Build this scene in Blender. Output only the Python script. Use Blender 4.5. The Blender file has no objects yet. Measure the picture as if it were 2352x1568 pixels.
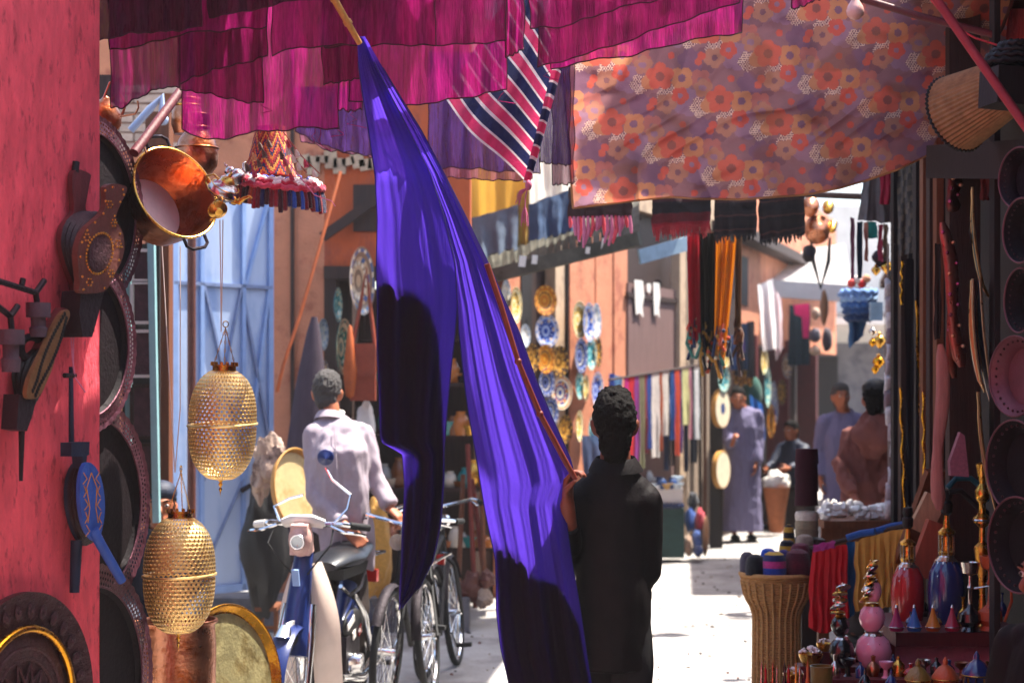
import bpy, bmesh, math, random
from mathutils import Vector, Matrix, Euler, noise
import numpy as np
random.seed(7)
R = math.radians
SC = bpy.context.scene
COL = SC.collection

# ------------------------------------------------------------------ camera, world, sun, exposure
CAM_H, FPX, CX, CY = 1.72, 3920.0, 1176.0, 892.0      # eye height, focal length and horizon in photo pixels
cam = bpy.data.objects.new('camera', bpy.data.cameras.new('camera'))
COL.objects.link(cam)
cam.location = (0, 0, CAM_H); cam.rotation_euler = (R(90), 0, 0)
cam.data.lens = 60.0; cam.data.sensor_width = 36.0
cam.data.shift_y = 108 / 2352
cam.data.clip_start = .1; cam.data.clip_end = 800
cam.data.dof.use_dof = True; cam.data.dof.focus_distance = 6.15; cam.data.dof.aperture_fstop = 3.2
SC.camera = cam

SUN_AZ, SUN_EL = R(62), R(66)                           # to the right of straight ahead, above the horizon
to_sun = Vector((math.sin(SUN_AZ) * math.cos(SUN_EL), math.cos(SUN_AZ) * math.cos(SUN_EL), math.sin(SUN_EL)))
world = bpy.data.worlds.new('World'); SC.world = world
world.use_nodes = True
wn = world.node_tree; wn.nodes.clear()
sky = wn.nodes.new('ShaderNodeTexSky'); sky.sky_type = 'NISHITA'; sky.sun_disc = False
sky.sun_elevation = SUN_EL; sky.sun_rotation = SUN_AZ; sky.dust_density = 2.5; sky.air_density = 1.0
bg = wn.nodes.new('ShaderNodeBackground'); bg.inputs[1].default_value = .15
wo = wn.nodes.new('ShaderNodeOutputWorld')
wn.links.new(sky.outputs[0], bg.inputs[0]); wn.links.new(bg.outputs[0], wo.inputs[0])
sun = bpy.data.objects.new('sun', bpy.data.lights.new('sun', 'SUN')); COL.objects.link(sun)
sun.data.energy = 5.0; sun.data.angle = R(.55); sun.data.color = (1.0, .94, .84)
sun.rotation_euler = to_sun.to_track_quat('Z', 'Y').to_euler()
SC.view_settings.view_transform = 'Standard'; SC.view_settings.look = 'None'
SC.view_settings.exposure = 1.72; SC.view_settings.gamma = 1.0
SC.view_settings.use_curve_mapping = False
SC.render.engine = 'CYCLES'
SC.cycles.use_denoising = True
SC.cycles.max_bounces = 10; SC.cycles.diffuse_bounces = 6; SC.cycles.transparent_max_bounces = 24
SC.cycles.sample_clamp_indirect = 8.0
SC.cycles.caustics_reflective = False; SC.cycles.caustics_refractive = False

# ------------------------------------------------------------------ helpers
def W(x, y, D):
    """a point of the photo (2352 px wide) at the distance D along the view -> world"""
    return Vector(((x - CX) / FPX * D, D, CAM_H - (y - CY) / FPX * D))
def px(n, D): return n / FPX * D                        # length of n photo pixels at the distance D

ORG = {}
def tag(o, label=None, cat=None, group=None, kind=None):
    if label: o['label'] = label
    if cat: o['category'] = cat
    if group: o['group'] = group
    if kind: o['kind'] = kind
    return o
def thing(name, label, cat, loc=(0, 0, 0), group=None):
    o = bpy.data.objects.new(name, None); COL.objects.link(o)
    o.empty_display_size = .1; o.location = loc
    ORG[o] = Vector(loc)
    return tag(o, label, cat, group)

class MB:
    def __init__(s): s.v = []; s.f = []; s.c = []; s.col = (1, 1, 1)
    def add(s, vs, fs, col=None, M=None):
        b = len(s.v)
        if M is not None: vs = [M @ Vector(p) for p in vs]
        s.v.extend([tuple(p) for p in vs])
        for i, f in enumerate(fs):
            s.f.append(tuple(k + b for k in f))
            s.c.append(col[i] if isinstance(col, list) else (col or s.col))
        return s
    def box(s, c, d, rot=None, taper=1.0, col=None):
        x, y, z = d[0] / 2, d[1] / 2, d[2] / 2; t = taper
        vs = [(-x, -y, -z), (x, -y, -z), (x, y, -z), (-x, y, -z), (-x * t, -y * t, z), (x * t, -y * t, z), (x * t, y * t, z), (-x * t, y * t, z)]
        fs = [(0, 3, 2, 1), (4, 5, 6, 7), (0, 1, 5, 4), (1, 2, 6, 5), (2, 3, 7, 6), (3, 0, 4, 7)]
        M = Matrix.Translation(Vector(c))
        if rot is not None: M = M @ (rot.to_4x4() if isinstance(rot, Matrix) else Euler(rot).to_matrix().to_4x4())
        return s.add(vs, fs, col, M)
    def bar(s, p0, p1, w, h, up=(0, 0, 1), col=None):
        """box beam from p0 to p1"""
        p0, p1 = Vector(p0), Vector(p1); d = p1 - p0; L = d.length; d.normalize()
        u = Vector(up)
        if abs(u.dot(d)) > .98: u = Vector((0, 1, 0))
        sx = d.cross(u).normalized(); uz = sx.cross(d)
        Rm = Matrix((sx, d, uz)).transposed()
        return s.box((p0 + p1) / 2, (w, L, h), Rm, col=col)
    def tube(s, pts, r, n=8, caps=True, col=None, flat=None, side=None):
        """swept tube; r number or list; flat = ratio of the second axis; side = fixed first axis"""
        pts = [Vector(p) for p in pts]; m = len(pts)
        rs = list(r) if hasattr(r, '__len__') else [r] * m
        fl = list(flat) if hasattr(flat, '__len__') else [1.0 if flat is None else flat] * m
        vs = []; a = None
        for i in range(m):
            t = (pts[min(i + 1, m - 1)] - pts[max(i - 1, 0)])
            if t.length < 1e-9: t = Vector((0, 0, 1))
            t.normalize()
            if side is not None: a = Vector(side) - t * Vector(side).dot(t)
            elif a is None:
                a = Vector((1, 0, 0)) if abs(t.x) < .9 else Vector((0, 1, 0)); a = a - t * a.dot(t)
            else: a = a - t * a.dot(t)
            a.normalize(); b = t.cross(a)
            for k in range(n):
                q = 2 * math.pi * k / n
                vs.append(pts[i] + a * (rs[i] * math.cos(q)) + b * (rs[i] * fl[i] * math.sin(q)))
        fs = []
        for i in range(m - 1):
            for k in range(n):
                k2 = (k + 1) % n
                fs.append((i * n + k, i * n + k2, (i + 1) * n + k2, (i + 1) * n + k))
        if caps:
            fs.append(tuple(range(n - 1, -1, -1))); fs.append(tuple((m - 1) * n + k for k in range(n)))
        return s.add(vs, fs, col)
    def cyl(s, p0, p1, r0, r1=None, n=12, col=None, caps=True):
        return s.tube([p0, p1], [r0, r0 if r1 is None else r1], n, caps, col)
    def lathe(s, prof, n=24, M=None, colfn=None, col=None, close=True):
        """prof: list of (radius, height); turned round local Z"""
        vs = []; fs = []; cs = []
        m = len(prof)
        for (r, z) in prof:
            for k in range(n):
                q = 2 * math.pi * k / n; vs.append((r * math.cos(q), r * math.sin(q), z))
        for i in range(m - 1):
            for k in range(n):
                k2 = (k + 1) % n
                fs.append((i * n + k, i * n + k2, (i + 1) * n + k2, (i + 1) * n + k))
                cs.append(colfn(i, k) if colfn else (col or s.col))
        if close:
            if prof[0][0] > 1e-5: fs.append(tuple(range(n - 1, -1, -1))); cs.append(colfn(0, 0) if colfn else (col or s.col))
            if prof[-1][0] > 1e-5: fs.append(tuple((m - 1) * n + k for k in range(n))); cs.append(colfn(m - 2, 0) if colfn else (col or s.col))
        return s.add(vs, fs, cs, M)
    def ell(s, c, r, rot=None, n=16, m=10, col=None):
        if not hasattr(r, '__len__'): r = (r, r, r)
        vs = []; fs = []
        for i in range(m + 1):
            t = math.pi * i / m
            for k in range(n):
                q = 2 * math.pi * k / n
                vs.append((r[0] * math.sin(t) * math.cos(q), r[1] * math.sin(t) * math.sin(q), r[2] * math.cos(t)))
        for i in range(m):
            for k in range(n):
                k2 = (k + 1) % n
                fs.append((i * n + k, (i + 1) * n + k, (i + 1) * n + k2, i * n + k2))
        M = Matrix.Translation(Vector(c))
        if rot is not None: M = M @ (rot.to_4x4() if isinstance(rot, Matrix) else Euler(rot).to_matrix().to_4x4())
        return s.add(vs, fs, col, M)
    def ring(s, c, rad, r, M3=None, n=32, m=8, col=None, a0=0, a1=2 * math.pi, sx=1.0):
        """torus (or arc) round local Z"""
        full = abs(a1 - a0) > 6.28
        k = n if full else n + 1
        pts = []
        for i in range(k):
            a = a0 + (a1 - a0) * i / n
            p = Vector((rad * sx * math.cos(a), rad * math.sin(a), 0))
            pts.append(Vector(c) + (M3 @ p if M3 is not None else p))
        if not full: return s.tube(pts, r, m, True, col)
        vs = []; fs = []; ax = (M3 @ Vector((0, 0, 1))) if M3 is not None else Vector((0, 0, 1))
        for i in range(n):
            d = (pts[i] - Vector(c)).normalized()
            for j in range(m):
                q = 2 * math.pi * j / m
                vs.append(pts[i] + d * (r * math.cos(q)) + ax * (r * math.sin(q)))
        for i in range(n):
            for j in range(m):
                i2, j2 = (i + 1) % n, (j + 1) % m
                fs.append((i * m + j, i2 * m + j, i2 * m + j2, i * m + j2))
        return s.add(vs, fs, col)
    def grid(s, fn, nu, nv, colfn=None, col=None, skip=None):
        vs = [fn(i / nu, j / nv) for j in range(nv + 1) for i in range(nu + 1)]
        fs = []; cs = []
        for j in range(nv):
            for i in range(nu):
                if skip and skip(i, j): continue
                k = j * (nu + 1) + i
                fs.append((k, k + nu + 1, k + nu + 2, k + 1))
                cs.append(colfn((i + .5) / nu, (j + .5) / nv) if colfn else (col or s.col))
        return s.add(vs, fs, cs)
    def prism(s, outline, z0, z1, M=None, col=None):
        n = len(outline)
        vs = [(x, y, z0) for x, y in outline] + [(x, y, z1) for x, y in outline]
        fs = [tuple(range(n - 1, -1, -1)), tuple(range(n, 2 * n))] + [(k, (k + 1) % n, n + (k + 1) % n, n + k) for k in range(n)]
        return s.add(vs, fs, col, M)
    def mesh(s, name, org=None, smooth=40, merge=False):
        me = bpy.data.meshes.new(name)
        o = Vector(org) if org is not None else Vector((0, 0, 0))
        a = np.array(s.v, dtype=np.float64).reshape(-1, 3) - np.array(o)
        me.from_pydata([tuple(p) for p in a], [], s.f)
        at = me.attributes.new('Col', 'FLOAT_COLOR', 'FACE')
        at.data.foreach_set('color', np.array([(c[0], c[1], c[2], 1) for c in s.c], dtype=np.float32).ravel())
        if merge:
            bm = bmesh.new(); bm.from_mesh(me); bmesh.ops.remove_doubles(bm, verts=bm.verts, dist=1e-5); bm.to_mesh(me); bm.free()
        if smooth:
            me.polygons.foreach_set('use_smooth', [True] * len(me.polygons))
            if smooth < 180: me.set_sharp_from_angle(angle=R(smooth))
        me.update()
        return me
    def build(s, name, mat, parent=None, smooth=40, merge=False, org=None):
        if parent is not None: org = ORG[parent]
        elif org is None: org = (0, 0, 0)
        me = s.mesh(name, org, smooth, merge)
        o = bpy.data.objects.new(name, me); COL.objects.link(o)
        if mat is not None: me.materials.append(M[mat] if isinstance(mat, str) else mat)
        if parent is not None: o.parent = parent
        else: o.location = org
        ORG[o] = Vector(org)
        return o
    def one(s, name, mat, label, cat, group=None, smooth=40, merge=False, org=None):
        """a thing that is one mesh"""
        if org is None:
            a = np.array(s.v); org = ((a[:, 0].min() + a[:, 0].max()) / 2, (a[:, 1].min() + a[:, 1].max()) / 2, a[:, 2].min())
        o = s.build(name, mat, None, smooth, merge, org)
        return tag(o, label, cat, group)
def copy_tree(o, parent=None):
    c = o.copy(); COL.objects.link(c); ORG[c] = ORG.get(o, Vector())
    if parent is not None: c.parent = parent
    for ch in list(o.children): copy_tree(ch, c)
    return c
def place(o, loc, rot=None, sc=None, label=None, group=None):
    o.location = loc
    if rot is not None: o.rotation_euler = rot
    if sc is not None: o.scale = (sc, sc, sc) if not hasattr(sc, '__len__') else sc
    if label: o['label'] = label
    if group: o['group'] = group
    return o

def mesh_eval(mb, voxel, smooth=3, name='tmp', disp=None):
    """one continuous surface grown over overlapping solids"""
    me = mb.mesh(name, None, 0)
    o = bpy.data.objects.new(name, me); COL.objects.link(o)
    m = o.modifiers.new('r', 'REMESH'); m.mode = 'VOXEL'; m.voxel_size = voxel
    if smooth:
        s = o.modifiers.new('s', 'SMOOTH'); s.factor = .5; s.iterations = smooth
    dg = bpy.context.evaluated_depsgraph_get()
    ev = o.evaluated_get(dg)
    out = bpy.data.meshes.new_from_object(ev)
    bpy.data.objects.remove(o); bpy.data.meshes.remove(me)
    if disp:
        n = len(out.vertices)
        nor = [v.normal.copy() for v in out.vertices]
        for v, nn in zip(out.vertices, nor):
            v.co += nn * disp(v.co)
    out.polygons.foreach_set('use_smooth', [True] * len(out.polygons))
    out.update()
    return out
def link_mesh(me, name, mat, parent):
    o = bpy.data.objects.new(name, me); COL.objects.link(o); me.name = name
    me.materials.clear(); me.materials.append(M[mat])
    org = ORG[parent]
    me.transform(Matrix.Translation(-org))
    o.parent = parent; ORG[o] = org
    return o
def lerp(a, b, t): return a + (b - a) * t
def interp(tab, t):
    """piecewise linear table [(t, v...), ...]"""
    for i in range(len(tab) - 1):
        if t <= tab[i + 1][0] or i == len(tab) - 2:
            a, b = tab[i], tab[i + 1]; k = (t - a[0]) / (b[0] - a[0] + 1e-12)
            k = max(0.0, min(1.0, k))
            return [lerp(p, q, k) for p, q in zip(a[1:], b[1:])] if len(a) > 2 else lerp(a[1], b[1], k)
def yaw_M(yaw, tilt=0.0):
    """frame whose Z looks along -Y (to the camera) turned by yaw to the right (+X), tilted up"""
    n = Vector((math.sin(yaw), -math.cos(yaw), 0)); up = Vector((0, 0, 1))
    n = (n * math.cos(tilt) + up * math.sin(tilt)).normalized()
    x = up.cross(n).normalized(); y = n.cross(x)
    return Matrix((x, y, n)).transposed()

# ------------------------------------------------------------------ materials
M = {}
def srgb(h):
    h = h.lstrip('#'); o = []
    for i in (0, 2, 4):
        c = int(h[i:i + 2], 16) / 255
        o.append(c / 12.92 if c <= .04045 else ((c + .055) / 1.055) ** 2.4)
    return tuple(o)
def mk(name, col, rough=.75, metal=0.0, var=.25, ns=14, stretch=(1, 1, 1), bump=.25, bs=90, bstretch=None, trans=0.0, sheer=0.0,
       vc=False, spec=.35, col2=None, mix2=.5, ns2=6, stain=None, sheen=0, coat=0, emit=None, tcol=None):
    m = bpy.data.materials.new(name); m.use_nodes = True; nt = m.node_tree; N = nt.nodes; L = nt.links; N.clear()
    out = N.new('ShaderNodeOutputMaterial'); P = N.new('ShaderNodeBsdfPrincipled')
    tc = N.new('ShaderNodeTexCoord')
    def mapping(st):
        mp = N.new('ShaderNodeMapping'); mp.inputs['Scale'].default_value = st; L.new(tc.outputs['Object'], mp.inputs[0]); return mp
    def noi(sc, st, detail=5, ro=.6):
        n = N.new('ShaderNodeTexNoise'); n.inputs['Scale'].default_value = sc; n.inputs['Detail'].default_value = detail; n.inputs['Roughness'].default_value = ro
        L.new(mapping(st).outputs[0], n.inputs['Vector']); return n
    if vc:
        a = N.new('ShaderNodeAttribute'); a.attribute_name = 'Col'; base = a.outputs['Color']
    else:
        c = N.new('ShaderNodeRGB'); c.outputs[0].default_value = (*col, 1); base = c.outputs[0]
    if col2 is not None:
        n2 = noi(ns2, stretch, 6, .65)
        rp = N.new('ShaderNodeValToRGB'); rp.color_ramp.elements[0].position = mix2 - .06; rp.color_ramp.elements[1].position = mix2 + .06
        L.new(n2.outputs[0], rp.inputs[0])
        mx = N.new('ShaderNodeMixRGB'); L.new(rp.outputs[0], mx.inputs[0]); L.new(base, mx.inputs[1]); mx.inputs[2].default_value = (*col2, 1); base = mx.outputs[0]
    n1 = noi(ns, stretch)
    mr = N.new('ShaderNodeMapRange'); mr.inputs['From Min'].default_value = .25; mr.inputs['From Max'].default_value = .75
    mr.inputs['To Min'].default_value = 1 - var; mr.inputs['To Max'].default_value = 1 + var; L.new(n1.outputs[0], mr.inputs[0])
    mu = N.new('ShaderNodeMixRGB'); mu.blend_type = 'MULTIPLY'; mu.inputs[0].default_value = 1
    L.new(base, mu.inputs[1]); L.new(mr.outputs[0], mu.inputs[2]); base = mu.outputs[0]
    L.new(base, P.inputs['Base Color'])
    P.inputs['Roughness'].default_value = rough; P.inputs['Metallic'].default_value = metal
    P.inputs['Specular IOR Level'].default_value = spec
    if sheen: P.inputs['Sheen Weight'].default_value = sheen
    if coat: P.inputs['Coat Weight'].default_value = coat; P.inputs['Coat Roughness'].default_value = .08
    if emit: P.inputs['Emission Color'].default_value = (*emit[0], 1); P.inputs['Emission Strength'].default_value = emit[1]
    bp = None
    if bump:
        nb = noi(bs, bstretch or stretch, 4)
        bp = N.new('ShaderNodeBump'); bp.inputs['Strength'].default_value = bump; bp.inputs['Distance'].default_value = .02
        L.new(nb.outputs[0], bp.inputs['Height']); L.new(bp.outputs[0], P.inputs['Normal'])
        if rough < .6 and metal > .5:
            rr = N.new('ShaderNodeMapRange'); rr.inputs['To Min'].default_value = rough * .6; rr.inputs['To Max'].default_value = min(1, rough * 1.5)
            L.new(n1.outputs[0], rr.inputs[0]); L.new(rr.outputs[0], P.inputs['Roughness'])
    sh = P.outputs[0]
    if trans:
        t = N.new('ShaderNodeBsdfTranslucent'); L.new(base, t.inputs[0])
        if tcol: t.inputs[0].default_value = (*tcol, 1); L.remove(t.inputs[0].links[0])
        if bp: L.new(bp.outputs[0], t.inputs['Normal'])
        x = N.new('ShaderNodeMixShader'); x.inputs[0].default_value = trans; L.new(sh, x.inputs[1]); L.new(t.outputs[0], x.inputs[2]); sh = x.outputs[0]
    if sheer:
        t = N.new('ShaderNodeBsdfTransparent')
        tint = N.new('ShaderNodeMixRGB'); tint.blend_type = 'MIX'; tint.inputs[0].default_value = .62; tint.inputs[1].default_value = (1, 1, 1, 1)
        L.new(base, tint.inputs[2]); L.new(tint.outputs[0], t.inputs[0])
        if tcol: tint.inputs[0].default_value = 1.0; L.remove(tint.inputs[2].links[0]); tint.inputs[2].default_value = (*[min(1, q * 1.15) for q in tcol], 1)
        x = N.new('ShaderNodeMixShader'); L.new(sh, x.inputs[1]); L.new(t.outputs[0], x.inputs[2]); sh = x.outputs[0]
        # the open weave: threads bunch up in places
        nn = noi(bs * .6, bstretch or stretch, 3)
        q = N.new('ShaderNodeMapRange'); q.inputs['From Min'].default_value = .3; q.inputs['From Max'].default_value = .7
        dv = min(.2, sheer); q.inputs['To Min'].default_value = sheer - dv; q.inputs['To Max'].default_value = min(1, sheer + dv)
        L.new(nn.outputs[0], q.inputs[0]); L.new(q.outputs[0], x.inputs[0])
    L.new(sh, out.inputs[0])
    M[name] = m
    return m
S = srgb
V = (1, 1, 1)
mk('ground', (.34, .32, .305), .9, var=.3, ns=2.6, bump=.6, bs=28, col2=(.24, .22, .21), ns2=1.6, mix2=.54)
mk('red_plaster', S('#d84c58'), .85, var=.3, ns=17, bump=.4, bs=60, stretch=(1, 1, .4), col2=S('#9a303c'), mix2=.62, ns2=38)
mk('pink_plaster', S('#c07c5c'), .9, var=.18, ns=5, bump=.4, bs=40, col2=S('#a35f47'), mix2=.58, ns2=4)
mk('orange_plaster', S('#b4532c'), .9, var=.25, ns=5, bump=.4, bs=40, stretch=(1, 1, .4), col2=S('#8c4430'), mix2=.56, ns2=5)
mk('tan_plaster', S('#b39a80'), .9, var=.15, ns=5, bump=.3, bs=40, col2=S('#98806c'), mix2=.57, ns2=4)
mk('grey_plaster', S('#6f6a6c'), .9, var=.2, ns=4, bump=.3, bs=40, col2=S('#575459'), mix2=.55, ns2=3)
mk('white_plaster', S('#d8d2ca'), .9, var=.1, ns=5, bump=.3, bs=40)
mk('brick', S('#b59a88'), .9, var=.25, ns=16, bump=.4, bs=60)
mk('blue_paint', S('#a6b6d0'), .5, var=.13, ns=3, bump=.08, bs=30, stretch=(1, 1, .3), col2=S('#8ba1c6'), mix2=.57, ns2=5)
mk('blue_trim', S('#86a0cc'), .5, var=.15, ns=8, bump=.1)
mk('turquoise', S('#7fa6a8'), .55, var=.15, ns=8, bump=.1)
mk('wood', S('#6b3c22'), .6, var=.35, ns=9, stretch=(6, 6, .5), bump=.3, bs=30, bstretch=(6, 6, .4))
mk('dark_wood', S('#33201a'), .65, var=.4, ns=9, stretch=(6, 6, .5), bump=.3, bs=30, bstretch=(6, 6, .4))
mk('black_wood', S('#1b1413'), .7, var=.4, ns=9, stretch=(6, 6, .5), bump=.25, bs=30)
mk('red_wood', S('#5a1d22'), .55, var=.3, ns=12, stretch=(3, 3, 1), bump=.2, bs=50)
mk('orange_wood', S('#a8501f'), .6, var=.25, ns=12, bump=.15)
mk('bamboo', S('#b07f3c'), .5, var=.3, ns=20, stretch=(4, 4, .6), bump=.15)
mk('stick', S('#6e2a1e'), .5, var=.3, ns=20, bump=.15)
mk('leather', S('#5b3128'), .5, var=.3, ns=22, bump=.3, bs=70)
mk('dark_leather', S('#22151a'), .55, var=.3, ns=22, bump=.3, bs=60)
mk('black', S('#141213'), .6, var=.3, ns=14, bump=.15)
mk('iron', S('#2b2428'), .55, metal=.6, var=.3, ns=25, bump=.3, bs=80)
mk('dark_metal', S('#2a2026'), .42, metal=.75, var=.35, ns=12, bump=.2, bs=60)
mk('carved_metal', S('#4a2f33'), .42, metal=.7, var=.35, ns=40, bump=.6, bs=70)
mk('brass', S('#d3a04a'), .26, metal=1, var=.2, ns=20, bump=.12, bs=50)
mk('lamp_brass', S('#f2cf8a'), .38, metal=1, var=.15, ns=30, bump=.1, bs=60)
mk('gold', S('#d9982a'), .25, metal=1, var=.15, ns=20, bump=.1, bs=40)
mk('copper', S('#b5785a'), .28, metal=1, var=.3, ns=8, bump=.18, bs=35, col2=S('#8f4a26'), mix2=.55, ns2=9)
mk('silver', S('#cfc6bc'), .2, metal=1, var=.15, ns=20, bump=.1, bs=40)
mk('chrome', S('#e2e2e2'), .12, metal=1, var=.05, ns=20, bump=0)
mk('rope', S('#c8a89a'), .8, var=.2, ns=60, bump=.2)
mk('pale_cord', S('#d9c2b8'), .8, var=.1, ns=60, bump=0)
mk('pink_gauze', S('#b01c74'), .8, var=.5, ns=11, stretch=(7, 7, .7), bump=.7, bs=34, bstretch=(5, 5, .55), trans=.62, sheer=.30)
mk('deep_gauze', S('#8a1858'), .8, var=.5, ns=11, stretch=(7, 7, .7), bump=.7, bs=34, bstretch=(5, 5, .55), trans=.55, sheer=.26)
mk('wine_gauze', S('#4a122c'), .8, var=.5, ns=11, stretch=(7, 7, .7), bump=.7, bs=34, bstretch=(5, 5, .55), trans=.45, sheer=.2)
mk('violet_gauze', S('#5a3a86'), .8, var=.25, ns=26, stretch=(7, 7, .6), bump=.5, bs=34, bstretch=(5, 5, .5), trans=.5, sheer=.4)
mk('mauve_gauze', S('#a0627e'), .8, var=.2, ns=26, stretch=(7, 7, .6), bump=.5, bs=34, bstretch=(5, 5, .5), trans=.5, sheer=.45)
mk('hem', S('#3a0a22'), .85, var=.2, ns=60, bump=.2)
mk('blue_gauze', S('#38282e'), .85, var=.14, ns=30, stretch=(9, 9, .4), bump=.22, bs=30, bstretch=(7, 7, .4), trans=.74, sheer=.02, tcol=S('#5032b4'), spec=.03)
mk('cloth', V, .88, var=.16, ns=18, bump=.3, bs=120, vc=True, trans=.12)
mk('thin_cloth', V, .88, var=.14, ns=18, bump=.3, bs=120, vc=True, trans=.5)
mk('print_cloth', V, .9, var=.12, ns=8, bump=.3, bs=160, vc=True, trans=.34)
mk('wool', V, .95, var=.25, ns=60, bump=.5, bs=160, vc=True, sheen=.2)
mk('canvas', V, .9, var=.08, ns=12, stretch=(5, 5, .4), bump=.25, bs=60, vc=True, trans=.6)
mk('painted', V, .55, var=.15, ns=14, bump=.15, bs=50, vc=True)
mk('ceramic', V, .22, var=.12, ns=40, bump=.05, bs=60, vc=True, spec=.5)
mk('glass_glaze', V, .12, var=.15, ns=20, bump=.05, bs=40, vc=True, spec=.6, coat=.5)
mk('metal_vc', V, .3, metal=1, var=.2, ns=25, bump=.12, bs=50, vc=True)
mk('wood_vc', V, .65, var=.3, ns=10, stretch=(5, 5, .6), bump=.25, bs=40, vc=True)
mk('wicker', S('#bb8a52'), .75, var=.3, ns=40, stretch=(1, 1, 3), bump=.35, bs=90)
mk('hide', S('#a58f80'), .9, var=.4, ns=14, bump=.4, bs=60, col2=S('#5d4a44'), mix2=.55, ns2=8)
mk('drum_skin', S('#e2d3b4'), .6, var=.1, ns=14, bump=.1)
mk('skin', S('#a5603f'), .55, var=.12, ns=18, bump=.1, bs=120)
mk('dark_skin', S('#7a4130'), .55, var=.12, ns=18, bump=.1, bs=120)
mk('pale_skin', S('#c98a66'), .55, var=.1, ns=18, bump=.1, bs=120)
mk('hair', S('#100c0b'), .75, var=.5, ns=120, bump=.6, bs=150, spec=.1)
mk('grey_hair', S('#4b4644'), .6, var=.4, ns=120, bump=1.0, bs=150)
mk('suit', S('#9a8d96'), .85, var=.08, ns=40, bump=.2, bs=160)
mk('jacket', S('#151012'), .6, var=.35, ns=14, bump=.15, bs=90, spec=.1)
mk('trousers', S('#2e2320'), .85, var=.2, ns=20, bump=.25, bs=80)
mk('robe', S('#6d6785'), .88, var=.12, ns=20, stretch=(4, 4, .5), bump=.3, bs=60)
mk('brown_coat', S('#6b3d36'), .92, var=.15, ns=20, bump=.3, bs=60)
mk('rubber', S('#161618'), .8, var=.2, ns=30, bump=.2)
mk('seat_vinyl', S('#16181c'), .3, var=.2, ns=20, bump=.1, spec=.6)
mk('awning', S('#4c4a40'), .8, var=.35, ns=7, bump=.4, bs=30, col2=S('#3a382f'), mix2=.5, ns2=5)
mk('glass', S('#cfd8d4'), .08, var=.05, ns=20, bump=0, spec=.7)
mk('bulb', S('#d8a79c'), .15, var=.05, ns=20, bump=0, spec=.6)
mk('white_paint', S('#d9d3cc'), .3, var=.08, ns=12, bump=.05, spec=.5)
mk('navy_paint', S('#1c2c63'), .3, var=.15, ns=12, bump=.05, spec=.5)

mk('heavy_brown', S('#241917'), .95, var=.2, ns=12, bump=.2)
mk('pole_red', S('#93323c'), .6, var=.25, ns=20, bump=.2)
mk('tan_skin', S('#c2a878'), .6, var=.25, ns=10, bump=.15, col2=S('#a88a58'), mix2=.56)
# ------------------------------------------------------------------ ground and buildings
g = MB(); g.add([(-60, -60, 0), (60, -60, 0), (60, 60, 0), (-60, 60, 0)], [(0, 1, 2, 3)])
tag(g.build('ground', 'ground', smooth=0), kind='structure')

def wall_prism(mb, plan, z0, z1): mb.prism(plan, z0, z1)

# red plaster pier on the left
PIER0, PIER1 = Vector((-2.09, 3.5, 0)), Vector((-1.354, 5.6, 0))
pd = (PIER1 - PIER0).normalized(); pn = Vector((pd.y, -pd.x, 0))
b = MB(); nu, nv = 70, 120
def pier_face(u, v):
    p = PIER0.lerp(PIER1, u) + Vector((0, 0, 3.9 * (1 - v)))
    return p + pn * (noise.noise(Vector((p.x * 9, p.y * 9, p.z * 6))) * .004)
b.grid(pier_face, nu, nv)
q0, q1 = PIER0 - pn * .35, PIER1 - pn * .35
for a_, b_ in ((PIER1, q1), (q1, q0), (q0, PIER0)):
    b.add([a_, b_, b_ + Vector((0, 0, 3.9)), a_ + Vector((0, 0, 3.9))], [(0, 1, 2, 3)])
b.add([PIER0 + Vector((0, 0, 3.9)), PIER1 + Vector((0, 0, 3.9)), q1 + Vector((0, 0, 3.9)), q0 + Vector((0, 0, 3.9))], [(0, 1, 2, 3)])
b.one('plaster_wall', 'red_plaster', 'rough red plaster pier filling the left edge, with bellows hung on it', 'wall', smooth=50)
def on_pier(x, y, off=0.0):
    """point of the pier face seen at photo pixel (x, y), moved out by off"""
    d = Vector(((x - CX) / FPX, 1, -(y - CY) / FPX)); o = Vector((0, 0, CAM_H))
    t = ((PIER1 + pn * off) - o).dot(pn) / d.dot(pn)
    return o + d * t

# ---- left building, at the end of the little square (frontal)
YB = 12.4
def bx(mb, x0, x1, z0, z1, y0, y1): mb.box(((x0 + x1) / 2, (y0 + y1) / 2, (z0 + z1) / 2), (x1 - x0, y1 - y0, z1 - z0))
house = thing('shop_house', 'ochre plastered shop house with open blue steel door and dark shop front', 'building', (-2.5, YB, 0))
def zx(y, D=YB): return CAM_H - (y - CY) / FPX * D
def xx(x, D=YB): return (x - CX) / FPX * D
b = MB(); bx(b, -5.5, xx(395), 0, 5.2, YB + .05, YB + .4); bx(b, xx(395), xx(612), 2.75, 5.2, YB + .05, YB + .4)
b.build('wall', 'pink_plaster', house)
b = MB(); bx(b, xx(612), xx(745), 0, 5.2, YB, YB + .35); b.build('wall', 'pink_plaster', house)
b = MB(); bx(b, xx(745), xx(1080), zx(612), 5.2, YB, YB + .35); b.build('wall', 'orange_plaster', house)
b = MB(); bx(b, xx(268), xx(400), zx(350), zx(250), YB - .03, YB + .05)
bk = b  # patch of bare brick: single bricks
o_ = None
bm_b = MB(); bm_b.box((0, 0, 0), (.21, .03, .058))
brick_me = bm_b.mesh('brick'); brick_me.materials.append(M['brick'])
for r_ in range(7):
    for c_ in range(4):
        x_ = xx(272) + .11 + c_ * .22 - (.11 if r_ % 2 else 0); z_ = zx(350) + .04 + r_ * .07
        if x_ + .1 > xx(415): continue
        o = bpy.data.objects.new('brick', brick_me); COL.objects.link(o); o.parent = house
        o.location = Vector((x_, YB + .02 - random.random() * .012, z_)) - ORG[house]; o.rotation_euler = (0, random.uniform(-.02, .02), 0)
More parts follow.
